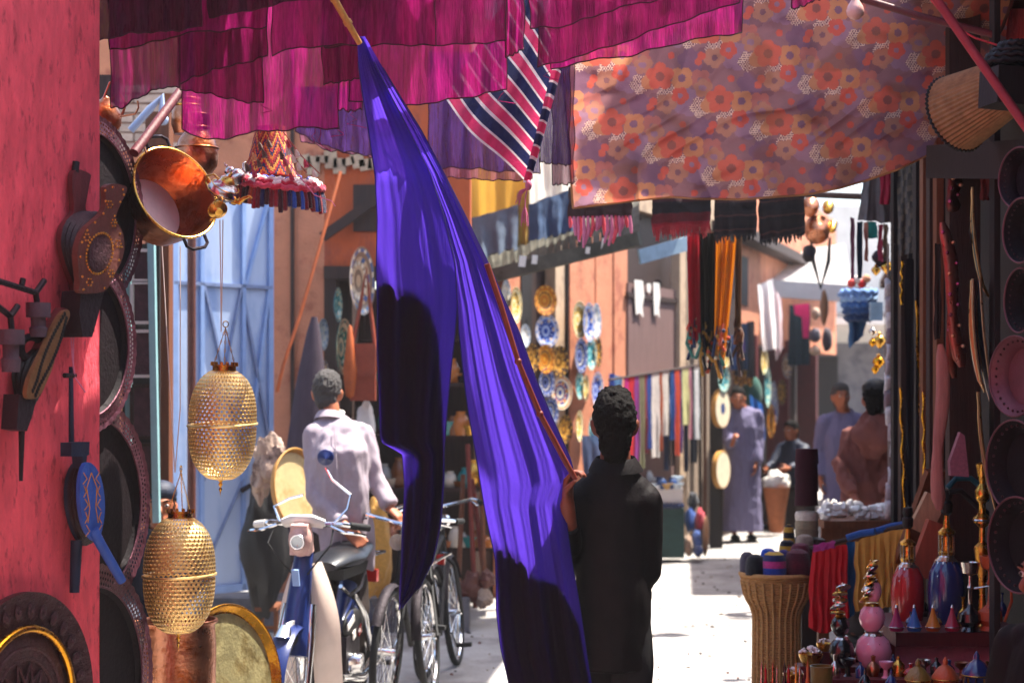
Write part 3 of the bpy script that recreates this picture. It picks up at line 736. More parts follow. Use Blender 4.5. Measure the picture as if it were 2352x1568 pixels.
def paint_print():
    us = (np.arange(NU) + .5) / NU; vs = (np.arange(NV) + .5) / NV
    X = np.zeros((NV, NU)); Y = np.zeros((NV, NU))
    for j, v in enumerate(vs):
        for i, u in enumerate(us):
            xl = 1276 + 40 * v; x = lerp(xl, 2330 - 40 * v, u); X[j, i] = x; Y[j, i] = lerp(-90, interp(fl_bot, x), v)
    img = np.zeros((NV, NU, 3)); img[:] = PR['bg']
    rr = random.Random(3)
    cells = [(i, j) for i in range(-12, 14) for j in range(-12, 14)]
    ox, oy = 1395 + 122, 176
    pts = []
    for (i, j) in cells:
        c = np.array((ox, oy)) + FA2 * i + FB2 * j
        if 1180 < c[0] < 2440 and -200 < c[1] < 560: pts.append(c)
    for c in pts: flower(img, X, Y, c[0] + 62, c[1] + 58, 20, 6, 15, PR['lil'], .3)
    for c in pts: flower(img, X, Y, c[0] - 6, c[1] + 68, 18, 6, 14, PR['dk'], .1)
    for c in pts: flower(img, X, Y, c[0] + 70, c[1] - 36, 17, 5, 14, PR['mv'], .8)
    for c in pts:                                          # flower of small dots
        m = np.zeros(X.shape, bool)
        for k in range(5):
            a = .5 + 2 * math.pi * k / 5; m |= (X - c[0] - 18 - 14 * math.cos(a)) ** 2 + (Y - c[1] - 42 - 14 * math.sin(a)) ** 2 < 150
            m |= (X - c[0] + 46 - 13 * math.cos(a)) ** 2 + (Y - c[1] - 18 - 13 * math.sin(a)) ** 2 < 120
        img[m] = PR['cream']
        d = m & (((X + .5 * (np.floor(Y / 5.0) % 2) * 6) % 6.0 - 3) ** 2 + (Y % 5.0 - 2.5) ** 2 < 4.2)
        img[d] = PR['dk']
    for c in pts: flower(img, X, Y, c[0] + 92, c[1] + 8, 15, 5, 11, PR['ro'], .4, PR['bg'], 6)
    for c in pts: flower(img, X, Y, c[0] - 38, c[1] - 26, 13, 5, 10, PR['pe'], .9, PR['lil'], 7)
    for c in pts: flower(img, X, Y, c[0] + 14, c[1] + 62, 14, 5, 11, PR['pe'], .2, PR['dk'], 7)
    for c in pts: flower(img, X, Y, c[0] + 50, c[1] + 4, 13, 4, 14.5, PR['yl'], .75, PR['mv'], 9)
    for c in pts: flower(img, X, Y, c[0] - 24, c[1] + 12, 6, 3, 15, PR['yl'], .6)
    for c in pts: flower(img, X, Y, c[0], c[1], 19, 5, 14, PR['or'], -1.57, PR['dot'], 10.5)
    for c in pts: flower(img, X, Y, c[0] + 46, c[1] + 44, 11, 5, 10, PR['pk'], .2, PR['lil'], 6)
    for c in pts:
        for dx, dy, q, col in ((88, -34, 9, 'or'), (-16, 58, 9.5, 'pk'), (26, -48, 8, 'pk'), (94, 26, 6, 'lil')):
            img[(X - c[0] - dx) ** 2 + (Y - c[1] - dy) ** 2 < q * q] = PR[col]
    # water stains of the old cloth
    for j in range(NV):
        for i in range(NU):
            n = noise.noise(Vector((X[j, i] / 90, Y[j, i] / 60, 9)))
            if n > .28: img[j, i] = img[j, i] * (1 - min(.45, (n - .28) * 2.5)) + np.array(S('#7a4a2c')) * min(.45, (n - .28) * 2.5)
    return img
PRINT = paint_print()
PRINT = PRINT * .84 + PRINT.mean(axis=(0, 1)) * .16
b = MB(); b.grid(canopy_f, NU, NV)
b.c = [tuple(PRINT[k // NU, k % NU]) for k in range(NU * NV)]
fc = b.one('floral_canopy', 'print_cloth', 'old cloth canopy printed with orange and mauve flowers', 'canopy', smooth=180, org=W(1700, 200, 7.8))
q = MB(); q.tube([canopy_f(i / 120, 1) for i in range(121)], .006, 6, col=S('#b98355')); q.build('hem', 'cloth', fc)
q = MB(); q.tube([canopy_f(0, i / 60) for i in range(10, 61)], .005, 6, col=S('#b98355')); q.build('side_hem', 'cloth', fc)

rr = random.Random(15)
for k, (x_, y_, l_, D_) in enumerate(((812, 254, 40, 6.18), (846, 250, 60, 6.18), (858, 240, 30, 6.15), (776, 298, 16, 6.05), (724, 296, 34, 6.05), (736, 296, 52, 6.05), (602, 238, 22, 5.96), (1158, 212, 26, 6.0), (742, 196, 14, 5.9), (1262, 164, 20, 5.92))):
    b = MB(); p = W(x_, y_, D_ - .02); b.tube([p + Vector((rr.uniform(-.012, .012) * i, 0, -px(l_, D_) * i / 4)) for i in range(5)], .0013, 4)
    b.one('loose_thread', 'pink_gauze', 'pulled thread hanging from the hems of the pink scarves', 'thread', 'pulled threads under the pink scarves')
# ---- the great blue cloth on its bamboo pole and stick
b = MB(); b.tube([W(735, -60, 5.5), W(780, 20, 5.57), W(826, 100, 5.655)], [px(8, 5.9), px(8, 5.9), px(6.5, 5.9)], 10)
for k in (.35, .7):
    p = W(lerp(735, 826, k), lerp(-60, 100, k), lerp(5.5, 5.655, k)); b.tube([p - Vector((.004, 0, -.007)), p + Vector((.004, 0, -.007))], px(9.5, 5.9), 10)
b.one('bamboo_pole', 'bamboo', 'yellow bamboo pole poking down from the pink scarves to the blue cloth', 'pole')
# rows: photo y, left edge x, right edge x
LOBE_L = [(84, 820, 834), (150, 823, 862), (220, 832, 898), (300, 846, 940), (400, 861, 990), (500, 866, 1022), (600, 865, 1046), (700, 868, 1050), (780, 868, 1044), (860, 870, 1036), (940, 870, 1028), (1000, 874, 1024),
          (1020, 880, 1022), (1030, 905, 1021), (1044, 926, 1020), (1110, 930, 1018), (1200, 926, 1012), (1290, 922, 996), (1350, 917, 968), (1392, 916, 926)]
LOBE_R = [(84, 830, 838), (150, 856, 876), (220, 890, 918), (300, 930, 968), (400, 980, 1022), (500, 1014, 1072), (600, 1040, 1122), (700, 1050, 1164), (760, 1052, 1192), (860, 1066, 1228), (960, 1080, 1268), (1060, 1096, 1312),
          (1110, 1104, 1322), (1160, 1113, 1296), (1280, 1138, 1312), (1400, 1140, 1332), (1490, 1152, 1346), (1600, 1176, 1364), (1700, 1200, 1380)]
def lobe(rows, nu, nv, seed, D0, D1, bulge, nf):
    y0, y1 = rows[0][0], rows[-1][0]
    def f(u, v):
        y = lerp(y0, y1, v); xl, xr = interp(rows, y)
        k = min(1, (y - y0) / 600)
        x = lerp(xl, xr, u)
        D = lerp(D0, D1, v) - .31 * max(0, 1 - (y - 84) / 330) ** 1.3 + bulge * math.sin(u * math.pi) * k
        D += .0085 * k * math.sin(u * nf * 6.28 + seed + .5 * math.sin(v * 3)) + .003 * k * math.sin(u * nf * 2.7 * 6.28 + seed * 2 + v) + (.0013 * k * math.sin(u * nf * 6.1 * 6.28 + v * 2) if seed > 2 else .001 * math.sin(u * 50))
        w = W(x, y + (6 * math.sin(u * 9 + seed) * v if v > .9 else 0), D)
        return w + noise.noise_vector(Vector((u * 3 + seed, v * 9, seed))) * (.006 * k)
    b = MB(); b.grid(f, nu, nv); return b, f
bl, fL = lobe(LOBE_L, 60, 150, 1.0, 5.97, 6.12, -.03, 2.2)
br, fR = lobe(LOBE_R, 64, 160, 2.6, 5.98, 6.36, -.03, 2.6)
n0 = len(bl.v); bl.v += br.v; bl.f += [tuple(k + n0 for k in f) for f in br.f]; bl.c += br.c
bc = bl.one('blue_cloth', 'blue_gauze', 'long violet blue gauze cloth draped from the bamboo pole down past the man', 'cloth', smooth=180, org=W(830, 90, 5.97))
for ff, u in ((fL, 0), (fR, 1), (fL, 1), (fR, 0)):
    q = MB(); q.tube([ff(u, i / 90) for i in range(4, 91)], .0022, 5); q.build('side_hem', mk('blue_hem', S('#2a1f6a'), .85) if 'blue_hem' not in M else 'blue_hem', bc)
DARK_L = [(648, 872, 896), (664, 870, 948), (700, 869, 984), (770, 869, 1002), (860, 872, 1012), (1000, 876, 1019), (1022, 888, 1020), (1036, 936, 1019), (1060, 962, 1018), (1090, 958, 1017), (1125, 936, 1015), (1200, 929, 1010), (1290, 925, 994), (1350, 920, 966), (1386, 917, 926)]  # outlines of the backing sheets added to deepen the shade on the cloth
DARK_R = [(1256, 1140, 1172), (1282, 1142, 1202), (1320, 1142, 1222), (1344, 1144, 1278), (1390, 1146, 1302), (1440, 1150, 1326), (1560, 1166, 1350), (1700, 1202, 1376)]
for rows_, (a_, y0_, c_, y1_), lb in ((DARK_L, (5.97, 84, 6.12, 1392), 'dark brown backing added to deepen the shade on the left fall of the blue cloth'), (DARK_R, (5.98, 84, 6.36, 1700), 'dark brown backing added to deepen the shade on the foot of the blue cloth')):
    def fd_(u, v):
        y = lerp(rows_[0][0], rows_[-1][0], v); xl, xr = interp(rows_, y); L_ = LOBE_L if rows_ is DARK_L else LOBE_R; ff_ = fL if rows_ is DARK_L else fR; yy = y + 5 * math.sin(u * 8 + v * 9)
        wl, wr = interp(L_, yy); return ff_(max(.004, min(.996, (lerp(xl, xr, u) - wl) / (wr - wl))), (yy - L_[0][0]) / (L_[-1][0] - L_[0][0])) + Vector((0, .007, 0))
    q = MB(); q.grid(fd_, 40, 110, col=S('#2a1c1a')); q.one('dark_backing', 'heavy_brown', lb, 'cloth', smooth=180)
q = MB(); q.tube([W(1118, 606, 5.98), W(1150, 700, 6.0), W(1190, 830, 6.03), W(1240, 950, 6.07), W(1300, 1062, 6.13), W(1322, 1100, 6.15)], [px(7, 6), px(6.5, 6), px(6, 6), px(6.5, 6), px(7, 6), px(6, 6)], 10)
for x_, y_, d_ in ((1240, 950, 6.07), (1190, 830, 6.03)): q.ell(W(x_, y_, d_), px(8.5, 6))
q.one('carrying_stick', 'stick', 'reddish brown stick held by the man in black, propping the blue cloth', 'stick')

# ---- unseen mats and gauze added over the lane, outlined from the shade wanted below
def added_shade(label, targets, z=3.95, mat='bamboo'):
    vs = [Vector(p) + to_sun * ((z + .03 * (k % 2) - p[2]) / to_sun.z) for k, p in enumerate(targets)]
    b = MB(); n = len(vs); c = sum(vs, Vector()) / n
    b.add(vs + [v + Vector((0, 0, .02)) for v in vs] + [c, c + Vector((0, 0, .02))], [(k, (k + 1) % n, 2 * n) for k in range(n)] + [(n + (k + 1) % n, n + k, 2 * n + 1) for k in range(n)] + [(k, n + k, n + (k + 1) % n, (k + 1) % n) for k in range(n)])
    return b.one('unseen_mat', mat, label, 'mat', smooth=0)
added_shade('unseen ragged mat added to shade the left fall of the blue cloth', [W(840, 640, 6.02), W(880, 652, 6.02), W(930, 662, 6.03), W(968, 690, 6.04), W(990, 730, 6.05), W(1004, 800, 6.06), W(1016, 900, 6.08), W(1020, 1000, 6.1), W(1028, 1160, 6.1), W(1020, 1420, 6.1), W(860, 1440, 6.1), W(935, 1150, 6.1), W(962, 1070, 6.08), W(946, 1046, 6.08), W(922, 1030, 6.08), W(800, 1030, 6.08)])
added_shade('unseen mat added to shade the foot of the blue cloth and the carrier', [W(1120, 1262, 6.24), W(1190, 1285, 6.25), W(1206, 1330, 6.26), W(1250, 1340, 6.28), W(1276, 1360, 6.28), W(1296, 1420, 6.3), W(1316, 1440, 6.3), W(1344, 1180, 6.4), W(1340, 880, 6.4), W(1440, 860, 6.4), W(1464, 1060, 6.42), W(1462, 1300, 6.4), W(1440, 1800, 6.3), W(1100, 1800, 6.3)])
added_shade('unseen wide mat added to shade the right part of the floral canopy', [W(1420, 330, 8.0), W(1510, 230, 7.9), W(1590, 60, 7.4), W(1630, -120, 7.2), W(2420, -120, 7.0), W(2420, 520, 8.2), W(1470, 500, 8.3), W(1400, 440, 8.2)], z=6.6)
added_shade('unseen gauze strip added beside the wide mat to half shade the floral canopy', [W(1320, 330, 8.0), W(1400, 230, 7.9), W(1480, 60, 7.4), W(1520, -120, 7.2), W(1700, -120, 7.2), W(1640, 60, 7.4), W(1560, 260, 7.9), W(1500, 490, 8.3), W(1300, 480, 8.2)], z=6.9, mat='mauve_gauze')
added_shade('unseen mat added to shade the ground near the crockery stand', [(1.5, 14.2, 0), (2.6, 14.2, 0), (3.0, 17.3, 0), (1.8, 17.3, 0)], z=4.6)
added_shade('unseen mat added to shade the lower half of the red pier', [on_pier(-60, 960, 0), on_pier(60, 900, 0), on_pier(140, 960, 0), on_pier(260, 900, 0), on_pier(330, 1300, 0), on_pier(330, 2000, 0), on_pier(-300, 2000, 0), on_pier(-400, 1000, 0)], z=3.9)
added_shade('unseen pink gauze added to tint the light on top of the pier', [on_pier(-60, -300, 0), on_pier(330, -300, 0), on_pier(300, 640, 0), on_pier(150, 820, 0), on_pier(60, 900, 0), on_pier(-200, 980, 0)], z=3.86, mat='pink_gauze')
added_shade('unseen mat added to shade the ground round the bicycles', [(-1.5, 9.9, 0), (-.15, 9.9, 0), (.2, 13.0, 0), (-1.2, 12.3, 0)], z=4.0)
# ---- rugs and tasselled scarves hung along the canopy's lower edge
def fringe(parent, f, n, L, mat, col, r=.004, seed=0):
    q = MB(); rr = random.Random(seed)
    for i in range(n):
        p = f((i + .5) / n, 1); l = L * rr.uniform(.6, 1.2); dx = rr.uniform(-.012, .012)
        q.tube([p, p + Vector((dx * .5, 0, -l * .5)), p + Vector((dx, rr.uniform(-.01, .01), -l))], [r, r, r * .5], 4, col=col)
    o = q.build('fringe', mat, parent); return tag(o, kind='stuff') if n > 60 else o
def bands(tab):
    def c(u, v):
        for t, col in tab:
            if v <= t: return col
        return tab[-1][1]
    return c
RD, BK, BR_ = S('#8e1422'), S('#1b1416'), S('#4a2b26')
o, f = quad_cloth('rug', 'brown rug with thick twisted pink fringe left of the other rugs', 'wool', (1306, 430, 8.9), (1450, 430, 8.9), (1304, 500, 8.9), (1450, 500, 8.9), col=S('#3a231f'), amp=.012, freq=2.5, cat='rug')
rr = random.Random(5)
for i in range(17):
    p = f((i + .5) / 17, 1); l = .05 + .09 * abs(math.sin(i * .42)) * rr.uniform(.7, 1.2); q = MB()
    q.tube([p + Vector((0, 0, .01)), p + Vector((.004, 0, -l * .5)), p + Vector((rr.uniform(-.02, .01), 0, -l))], [.007, .011, .006], 6)
    q.build('fringe_tassel', 'tassel_pink' if i % 3 else 'red_plaster', o)
o, f = quad_cloth('rug', 'red and black rug with a scarlet fringe', 'wool', (1498, 440, 9.3), (1634, 440, 9.3), (1498, 520, 9.3), (1632, 514, 9.3), colfn=bands([(.3, S('#40161a')), (.62, BK), (.9, S('#5e161b')), (1, RD)]), amp=.01, freq=1.5, cat='rug')
fringe(o, f, 46, .075, 'wool', S('#a5121f'), .005, 1)
dk = lambda u, v: (S('#4a2c28') if (v * 9) % 1 < .16 else (S('#241a1a') if (v * 4.5) % 1 < .5 else BK))
o, f = quad_cloth('rug', 'black rug with thin brown stripes, nearer the red fringed one', 'wool', (1640, 440, 9.3), (1738, 440, 9.3), (1642, 540, 9.3), (1738, 536, 9.3), colfn=dk, amp=.01, freq=1.5, cat='rug')
fringe(o, f, 30, .04, 'wool', BK, .005, 2)
o, f = quad_cloth('rug', 'larger black rug with thin brown stripes, right of its twin', 'wool', (1740, 436, 9.3), (1848, 436, 9.3), (1744, 550, 9.3), (1848, 532, 9.3), colfn=dk, amp=.01, freq=1.5, cat='rug')
fringe(o, f, 30, .04, 'wool', BK, .005, 3)
def wrap(label, col, xt0, xt1, yt, xb0, xb1, yb, D, beads):
    s_ = random.random() * 40
    def f(u, v):
        k = v ** 1.2
        x = lerp(lerp(xt0, xt1, u), lerp(xb0, xb1, u), k); y = lerp(yt, yb - 60 * abs(2 * u - 1) * 0 - 90 * (1 - u) * .4, v)
        return W(x, y, D + .05 * math.sin(u * 15 + s_ + v) * (.5 + .5 * v) + .02 * math.sin(u * 37 + s_))
    b = MB(); b.grid(f, 30, 30); b.c = [col] * len(b.f)
    o = b.one('tasselled_scarf', 'thin_cloth', label, 'scarf', 'tasselled scarves hung under the rugs', smooth=180, org=f(.5, 0))
    rr = random.Random(len(label))
    for i in range(11):
        u = rr.random(); p = f(u, rr.uniform(.72, 1)); q = MB(); l = rr.uniform(.08, .2)
        cc = rr.choice(beads)
        q.tube([p, p + Vector((rr.uniform(-.02, .02), -.01, -l * .5)), p + Vector((rr.uniform(-.03, .03), -.01, -l))], [.004, .008, .01], 6, col=cc)
        q.ell(p + Vector((0, -.012, -l * .35)), .012, n=8, m=6, col=rr.choice(beads)); q.build('tassel', 'wool', o)
bd_ = [S('#d4502c'), S('#d8c7a0'), S('#3b7a68'), S('#22304e'), S('#c9872e')]
wrap('crimson scarf with beaded tassels under the scarlet fringe', S('#b31a30'), 1578, 1606, 535, 1582, 1612, 800, 9.8, bd_)
wrap('black scarf with beaded tassels between the crimson and orange ones', S('#16120f'), 1604, 1644, 535, 1610, 1640, 836, 9.85, [S('#c4502c'), S('#b8862e'), BK])
wrap('orange scarf with beaded tassels under the black rug', S('#d07a16'), 1644, 1692, 540, 1640, 1664, 830, 9.8, bd_)
wrap('dull brown scarf hanging behind the orange one', S('#6b4a34'), 1688, 1704, 540, 1688, 1702, 810, 10.0, [BR_, S('#8a5a3a')])
# ------------------------------------------------------------------ goods on and beside the red pier
mk('tray_dark', S('#170c11'), .7, metal=0, spec=.2, var=.4, ns=10, bump=.25, bs=50)
mk('tray_rim', S('#5d3440'), .4, metal=.6, var=.4, ns=30, bump=.3, bs=70)
mk('bellow_blue', S('#2d4f9c'), .6, var=.25, ns=14, bump=.25)
mk('dark_blue', S('#1c2338'), .6, var=.3, ns=14, bump=.2)
mk('ochre_line', S('#c47b2e'), .6, var=.2)
mk('cup_grey', S('#4e3b44'), .8, var=.25, ns=20, bump=.3)
mk('lattice', S('#7d5a3a'), .5, metal=.3, var=.3, ns=30, bump=.2)

def outline_plate(mb, pts, off0, off1):
    """board cut to an outline drawn on the pier, from off0 to off1 in front of it"""
    fr = [on_pier(x, y, off1) for x, y in pts]; bk = [p - pn * (off1 - off0) for p in fr]; n = len(pts)
    c = sum(fr, Vector()) / n; cb = c - pn * (off1 - off0)
    vs = fr + bk + [c, cb]; fs = []
    for k in range(n):
        k2 = (k + 1) % n
        fs += [(k, k2, 2 * n), (n + k2, n + k, 2 * n + 1), (k, n + k, n + k2, k2)]
    mb.add(vs, fs)
def smooth_pts(pts, m=3):
    out = []; n = len(pts)
    for i in range(n):
        p0, p1, p2, p3 = pts[i - 1], pts[i], pts[(i + 1) % n], pts[(i + 2) % n]
        for k in range(m):
            t = k / m
            out.append(tuple(.5 * ((2 * p1[j]) + (-p0[j] + p2[j]) * t + (2 * p0[j] - 5 * p1[j] + 4 * p2[j] - p3[j]) * t * t + (-p0[j] + 3 * p1[j] - 3 * p2[j] + p3[j]) * t ** 3) for j in (0, 1)))
    return out
def pleats(mb, back, front, o0, o1, n=9):
    """leather folds between two outlines of the same length"""
    m = len(back); b0 = len(mb.v)
    cb = (sum(p[0] for p in back) / m, sum(p[1] for p in back) / m); cf = (sum(p[0] for p in front) / m, sum(p[1] for p in front) / m)
    vs = []
    for i in range(n):
        t = i / (n - 1); k = 1.0 if i % 2 == 0 else .93
        c = (lerp(cb[0], cf[0], t), lerp(cb[1], cf[1], t))
        for p, q in zip(back, front):
            x, y = lerp(p[0], q[0], t), lerp(p[1], q[1], t)
            vs.append(on_pier(c[0] + (x - c[0]) * k, c[1] + (y - c[1]) * k, lerp(o0, o1, t)))
    fs = [(i * m + k, i * m + (k + 1) % m, (i + 1) * m + (k + 1) % m, (i + 1) * m + k) for i in range(n - 1) for k in range(m)]
    mb.add(vs, fs)

# large brown studded bellows
bel = thing('bellows', 'large brown leather bellows with brass studs, hung highest on the red pier', 'bellows', on_pier(215, 580, .06))
front = smooth_pts([(243, 430), (262, 422), (289, 428), (291, 440), (282, 458), (268, 492), (268, 508), (282, 535), (286, 568), (279, 600), (262, 632), (241, 668), (186, 672), (183, 640), (178, 592), (182, 556), (196, 527), (216, 508), (238, 486), (244, 456)])
back = smooth_pts([(168, 398), (180, 389), (206, 399), (208, 410), (199, 440), (197, 480), (214, 500), (222, 530), (224, 568), (220, 605), (214, 640), (204, 690), (176, 690), (168, 650), (150, 604), (140, 556), (143, 525), (156, 504), (170, 484), (166, 430)])
b = MB(); outline_plate(b, front, .105, .125); b.build('front_board', 'leather', bel, smooth=30)
b = MB(); outline_plate(b, back, .01, .028); b.build('back_board', 'red_wood', bel, smooth=30)
fb = smooth_pts([(238, 486), (268, 500), (282, 535), (286, 568), (279, 600), (262, 632), (241, 668), (186, 672), (183, 640), (178, 592), (182, 556), (200, 520)])
bb = smooth_pts([(186, 484), (206, 494), (222, 530), (224, 568), (220, 605), (214, 640), (204, 690), (176, 690), (168, 650), (150, 604), (140, 556), (152, 506)])
b = MB(); pleats(b, bb, fb, .028, .105); b.build('leather_fold', 'dark_leather', bel, smooth=25)
b = MB(); outline_plate(b, [(186, 668), (241, 664), (232, 700), (212, 774), (190, 774), (182, 720)], .03, .10); b.build('nozzle_block', 'dark_leather', bel, smooth=25)
b = MB(); b.tube([on_pier(172, 396, .02), on_pier(175, 372, .02)], .012, 8); b.build('hanging_loop', 'black', bel)
b = MB(); c_ = (229, 582)
b.add([on_pier(*c_, .128)] + [on_pier(c_[0] + 26 * math.cos(a) - 5 * math.sin(a), c_[1] + 42 * math.sin(a), .127) for a in [k * 6.283 / 28 for k in range(28)]], [(0, k + 1, (k + 1) % 28 + 1) for k in range(28)])
b.build('carved_medallion', 'carved_metal', bel)
b = MB()
for k in range(34):
    a = k * 6.283 / 34; b.ell(on_pier(c_[0] + 30 * math.cos(a) - 6 * math.sin(a), c_[1] + 47 * math.sin(a), .127), .0042, n=6, m=4)
for k in range(0, len(front), 3):
    p = front[k]; cx_, cy_ = 236, 560
    b.ell(on_pier(lerp(p[0], cx_, .12), lerp(p[1], cy_, .06), .127), .0042, n=6, m=4)
for fx, fy in ((262, 512), (200, 545), (272, 560), (206, 648), (256, 628), (252, 470)):
    for k in range(6): b.ell(on_pier(fx + 6 * math.cos(k * 1.047), fy + 8 * math.sin(k * 1.047), .127), .0034, n=6, m=4)
tag(b.build('studs', 'brass', bel), kind='stuff')

# dark bellows with a pierced board
bel = thing('bellows', 'dark bellows with pierced lattice front and long spike, at far left of the red pier', 'bellows', on_pier(80, 850, .06))
b = MB(); fr = smooth_pts([(152, 712), (160, 716), (158, 734), (136, 782), (124, 834), (112, 866), (90, 910), (63, 912), (68, 870), (98, 806), (110, 780), (136, 728)])
outline_plate(b, fr, .085, .1); b.build('lattice_board', 'lattice', bel, smooth=30)
b = MB()
for k in range(24):
    t = k / 23; x_, y_ = lerp(150, 78, t), lerp(726, 902, t); w_ = 4 + 16 * math.sin(min(1, t * 1.15) * 3.0)
    for s_ in (-.5, .5):
        b.ell(on_pier(x_ + s_ * w_, y_ + s_ * 10, .101), (.006, .004, .008), n=6, m=4)
tag(b.build('pierced_holes', 'black', bel), kind='stuff')
b = MB(); pleats(b, smooth_pts([(90, 790), (104, 800), (84, 880), (70, 950), (44, 950), (28, 880), (30, 846), (60, 812)]), smooth_pts([(138, 740), (152, 752), (122, 834), (92, 910), (62, 912), (68, 870), (96, 806), (112, 778)]), .02, .085); b.build('leather_fold', 'black', bel, smooth=25)
b = MB(); outline_plate(b, [(146, 706), (156, 710), (112, 812), (92, 800), (120, 742)], .05, .08); b.build('back_board', 'red_wood', bel, smooth=25)
b = MB(); outline_plate(b, [(44, 905), (84, 912), (76, 950), (62, 990), (38, 985)], .03, .085); b.build('nozzle_block', 'dark_leather', bel, smooth=25)
b = MB(); b.tube([on_pier(50, 985, .05), on_pier(48, 1104, .05)], [.01, .006], 8); b.build('nozzle', 'iron', bel)

# blue painted bellows
bel = thing('bellows', 'small blue painted bellows with orange scroll lines, low on the red pier', 'bellows', on_pier(205, 1150, .06))
fr = smooth_pts([(196, 1064), (214, 1066), (232, 1096), (241, 1150), (238, 1200), (226, 1240), (208, 1232), (192, 1200), (184, 1150), (185, 1100)])
bk_ = smooth_pts([(172, 1066), (190, 1066), (206, 1096), (214, 1150), (214, 1204), (205, 1250), (186, 1244), (168, 1212), (156, 1160), (157, 1104)])
b = MB(); outline_plate(b, fr, .088, .102); b.build('front_board', 'bellow_blue', bel, smooth=30)
b = MB(); outline_plate(b, bk_, .012, .026); b.build('back_board', 'dark_blue', bel, smooth=30)
b = MB(); pleats(b, bk_, fr, .026, .088, 7); b.build('leather_fold', 'dark_leather', bel, smooth=25)
b = MB(); outline_plate(b, [(164, 1016), (206, 1014), (205, 1044), (200, 1046), (198, 1074), (192, 1074), (190, 1048), (164, 1048)], .05, .09); b.build('neck', 'dark_blue', bel)
b = MB(); b.tube([on_pier(214, 1216, .1), on_pier(226, 1240, .11), on_pier(280, 1334, .13)], [.018, .017, .015], 10); b.build('nozzle', 'bellow_blue', bel)
b = MB(); b.tube([on_pier(176, 1240, .03), on_pier(171, 1360, .03)], [.019, .016], 10); b.build('handle', 'dark_blue', bel)
b = MB(); b.tube([on_pier(164, 1016, .04), on_pier(163, 842, .04)], [.009, .007], 8); b.build('rod', 'dark_blue', bel)
b = MB(); b.tube([on_pier(148, 862, .045), on_pier(172, 862, .045)], .008, 8); b.build('guard', 'iron', bel)
b = MB(); b.tube([on_pier(165, 722, .05), on_pier(162, 760, .05), on_pier(167, 830, .05), on_pier(172, 866, .05), on_pier(196, 900, .05)], .0025, 5)
b.tube([on_pier(165, 722, .05), on_pier(169, 760, .05), on_pier(168, 840, .05)], .0025, 5); b.build('cord', 'tassel_pink', bel)
b = MB()
for s_ in (-1, 1):
    for k in range(5):
        y0 = 1085 + k * 30; cx_ = 213 + (k - 2) * 1.5
        b.tube([on_pier(cx_ + s_ * 18, y0, .104), on_pier(cx_ + s_ * (10 + 3 * (k % 2)), y0 + 14, .104), on_pier(cx_ + s_ * 19, y0 + 26, .104)], .0016, 4)
for s_ in (-1, 1): b.tube([on_pier(210, 1085, .104), on_pier(211 + s_ * 12, 1120, .104), on_pier(213 + s_ * 7, 1165, .104), on_pier(214 + s_ * 12, 1200, .104)], .0016, 4)
tag(b.build('painted_scrolls', 'ochre_line', bel), kind='stuff')

# forked iron pulley hooks
def hook(label, rods, cup, low):
    t = thing('pulley_hook', label, 'hook', on_pier(cup[0], cup[1], .06), 'forked iron hooks on the red pier')
    for r_ in rods:
        b = MB(); b.tube([on_pier(x, y, .07) for x, y in r_], .0095, 8); b.build('prong', 'iron', t)
    c = on_pier(cup[0], cup[1], .07); b = MB(); b.cyl(c - Vector((0, 0, .022)), c + Vector((0, 0, .022)), px(cup[2], 5.3), None, 20); b.build('cap', 'cup_grey', t)
    b = MB(); h = px(low, 5.3); b.lathe([(px(cup[2] * .62, 5.3), -.022), (px(cup[2] * .6, 5.3), -.022 - h * .45), (px(cup[2] * .75, 5.3), -.022 - h * .55), (px(cup[2] * .66, 5.3), -.022 - h)], 20, Matrix.Translation(c)); b.build('sheave', 'cup_grey', t)
hook('forked iron hook with grey wooden cap, behind the lattice bellows handle', [[(-20, 640), (82, 672)], [(82, 672), (102, 644)], [(82, 672), (86, 700)], [(50, 655), (53, 640)]], (88, 712, 27), 44)
hook('nearer forked iron hook with grey wooden cap, cut by the left edge', [[(-12, 698), (24, 726)], [(24, 726), (41, 702)], [(24, 726), (27, 760)]], (25, 774, 29), 60)
b = MB(); b.ring(on_pier(72, 800, .05), .035, .012, yaw_M(.8), 20, 8); b.one('iron_ring', 'iron', 'thick rusty iron ring on the red pier between hooks and lattice bellows', 'ring')

# carved plate with gilt ring
cp = on_pier(44, 1632, .03)
PM = Matrix((pd, Vector((0, 0, 1)), pn)).transposed().to_4x4(); PM = Matrix.Translation(cp) @ PM
r_ = px(262, 5.35)
pl = thing('carved_plate', 'round carved metal plate with a gilt ring, bottom left corner on the red pier', 'plate', cp)
b = MB(); b.lathe([(0, .012), (r_ * .42, .012), (r_ * .46, .02), (r_ * .60, .018), (r_ * .66, .006), (r_ * .94, .02), (r_, .026), (r_, .0)], 72, PM); b.build('dish', 'carved_metal', pl)
b = MB(); b.ring(cp + pn * .022, r_ * .69, r_ * .035, PM.to_3x3(), 72, 10); b.build('gilt_ring', 'gold', pl)
b = MB()
for k in range(30):
    a = k * 6.283 / 30; q = PM @ Matrix.Rotation(a, 4, 'Z')
    for dr, s_ in ((.84, 1),):
        cc = q @ Vector((r_ * dr, 0, .02))
        b.ell(cc, (r_ * .075, r_ * .05, .006), (q.to_3x3()), n=8, m=5)
        b.ell(q @ Vector((r_ * .84, 0, .027)), (r_ * .03, r_ * .02, .004), (q.to_3x3()), n=6, m=4)
    cc = q @ Vector((r_ * .955, 0, .026)); b.ell(cc, (.006, .009, .004), q.to_3x3(), n=6, m=4)
tag(b.build('carved_petals', 'carved_metal', pl), kind='stuff')
b = MB()
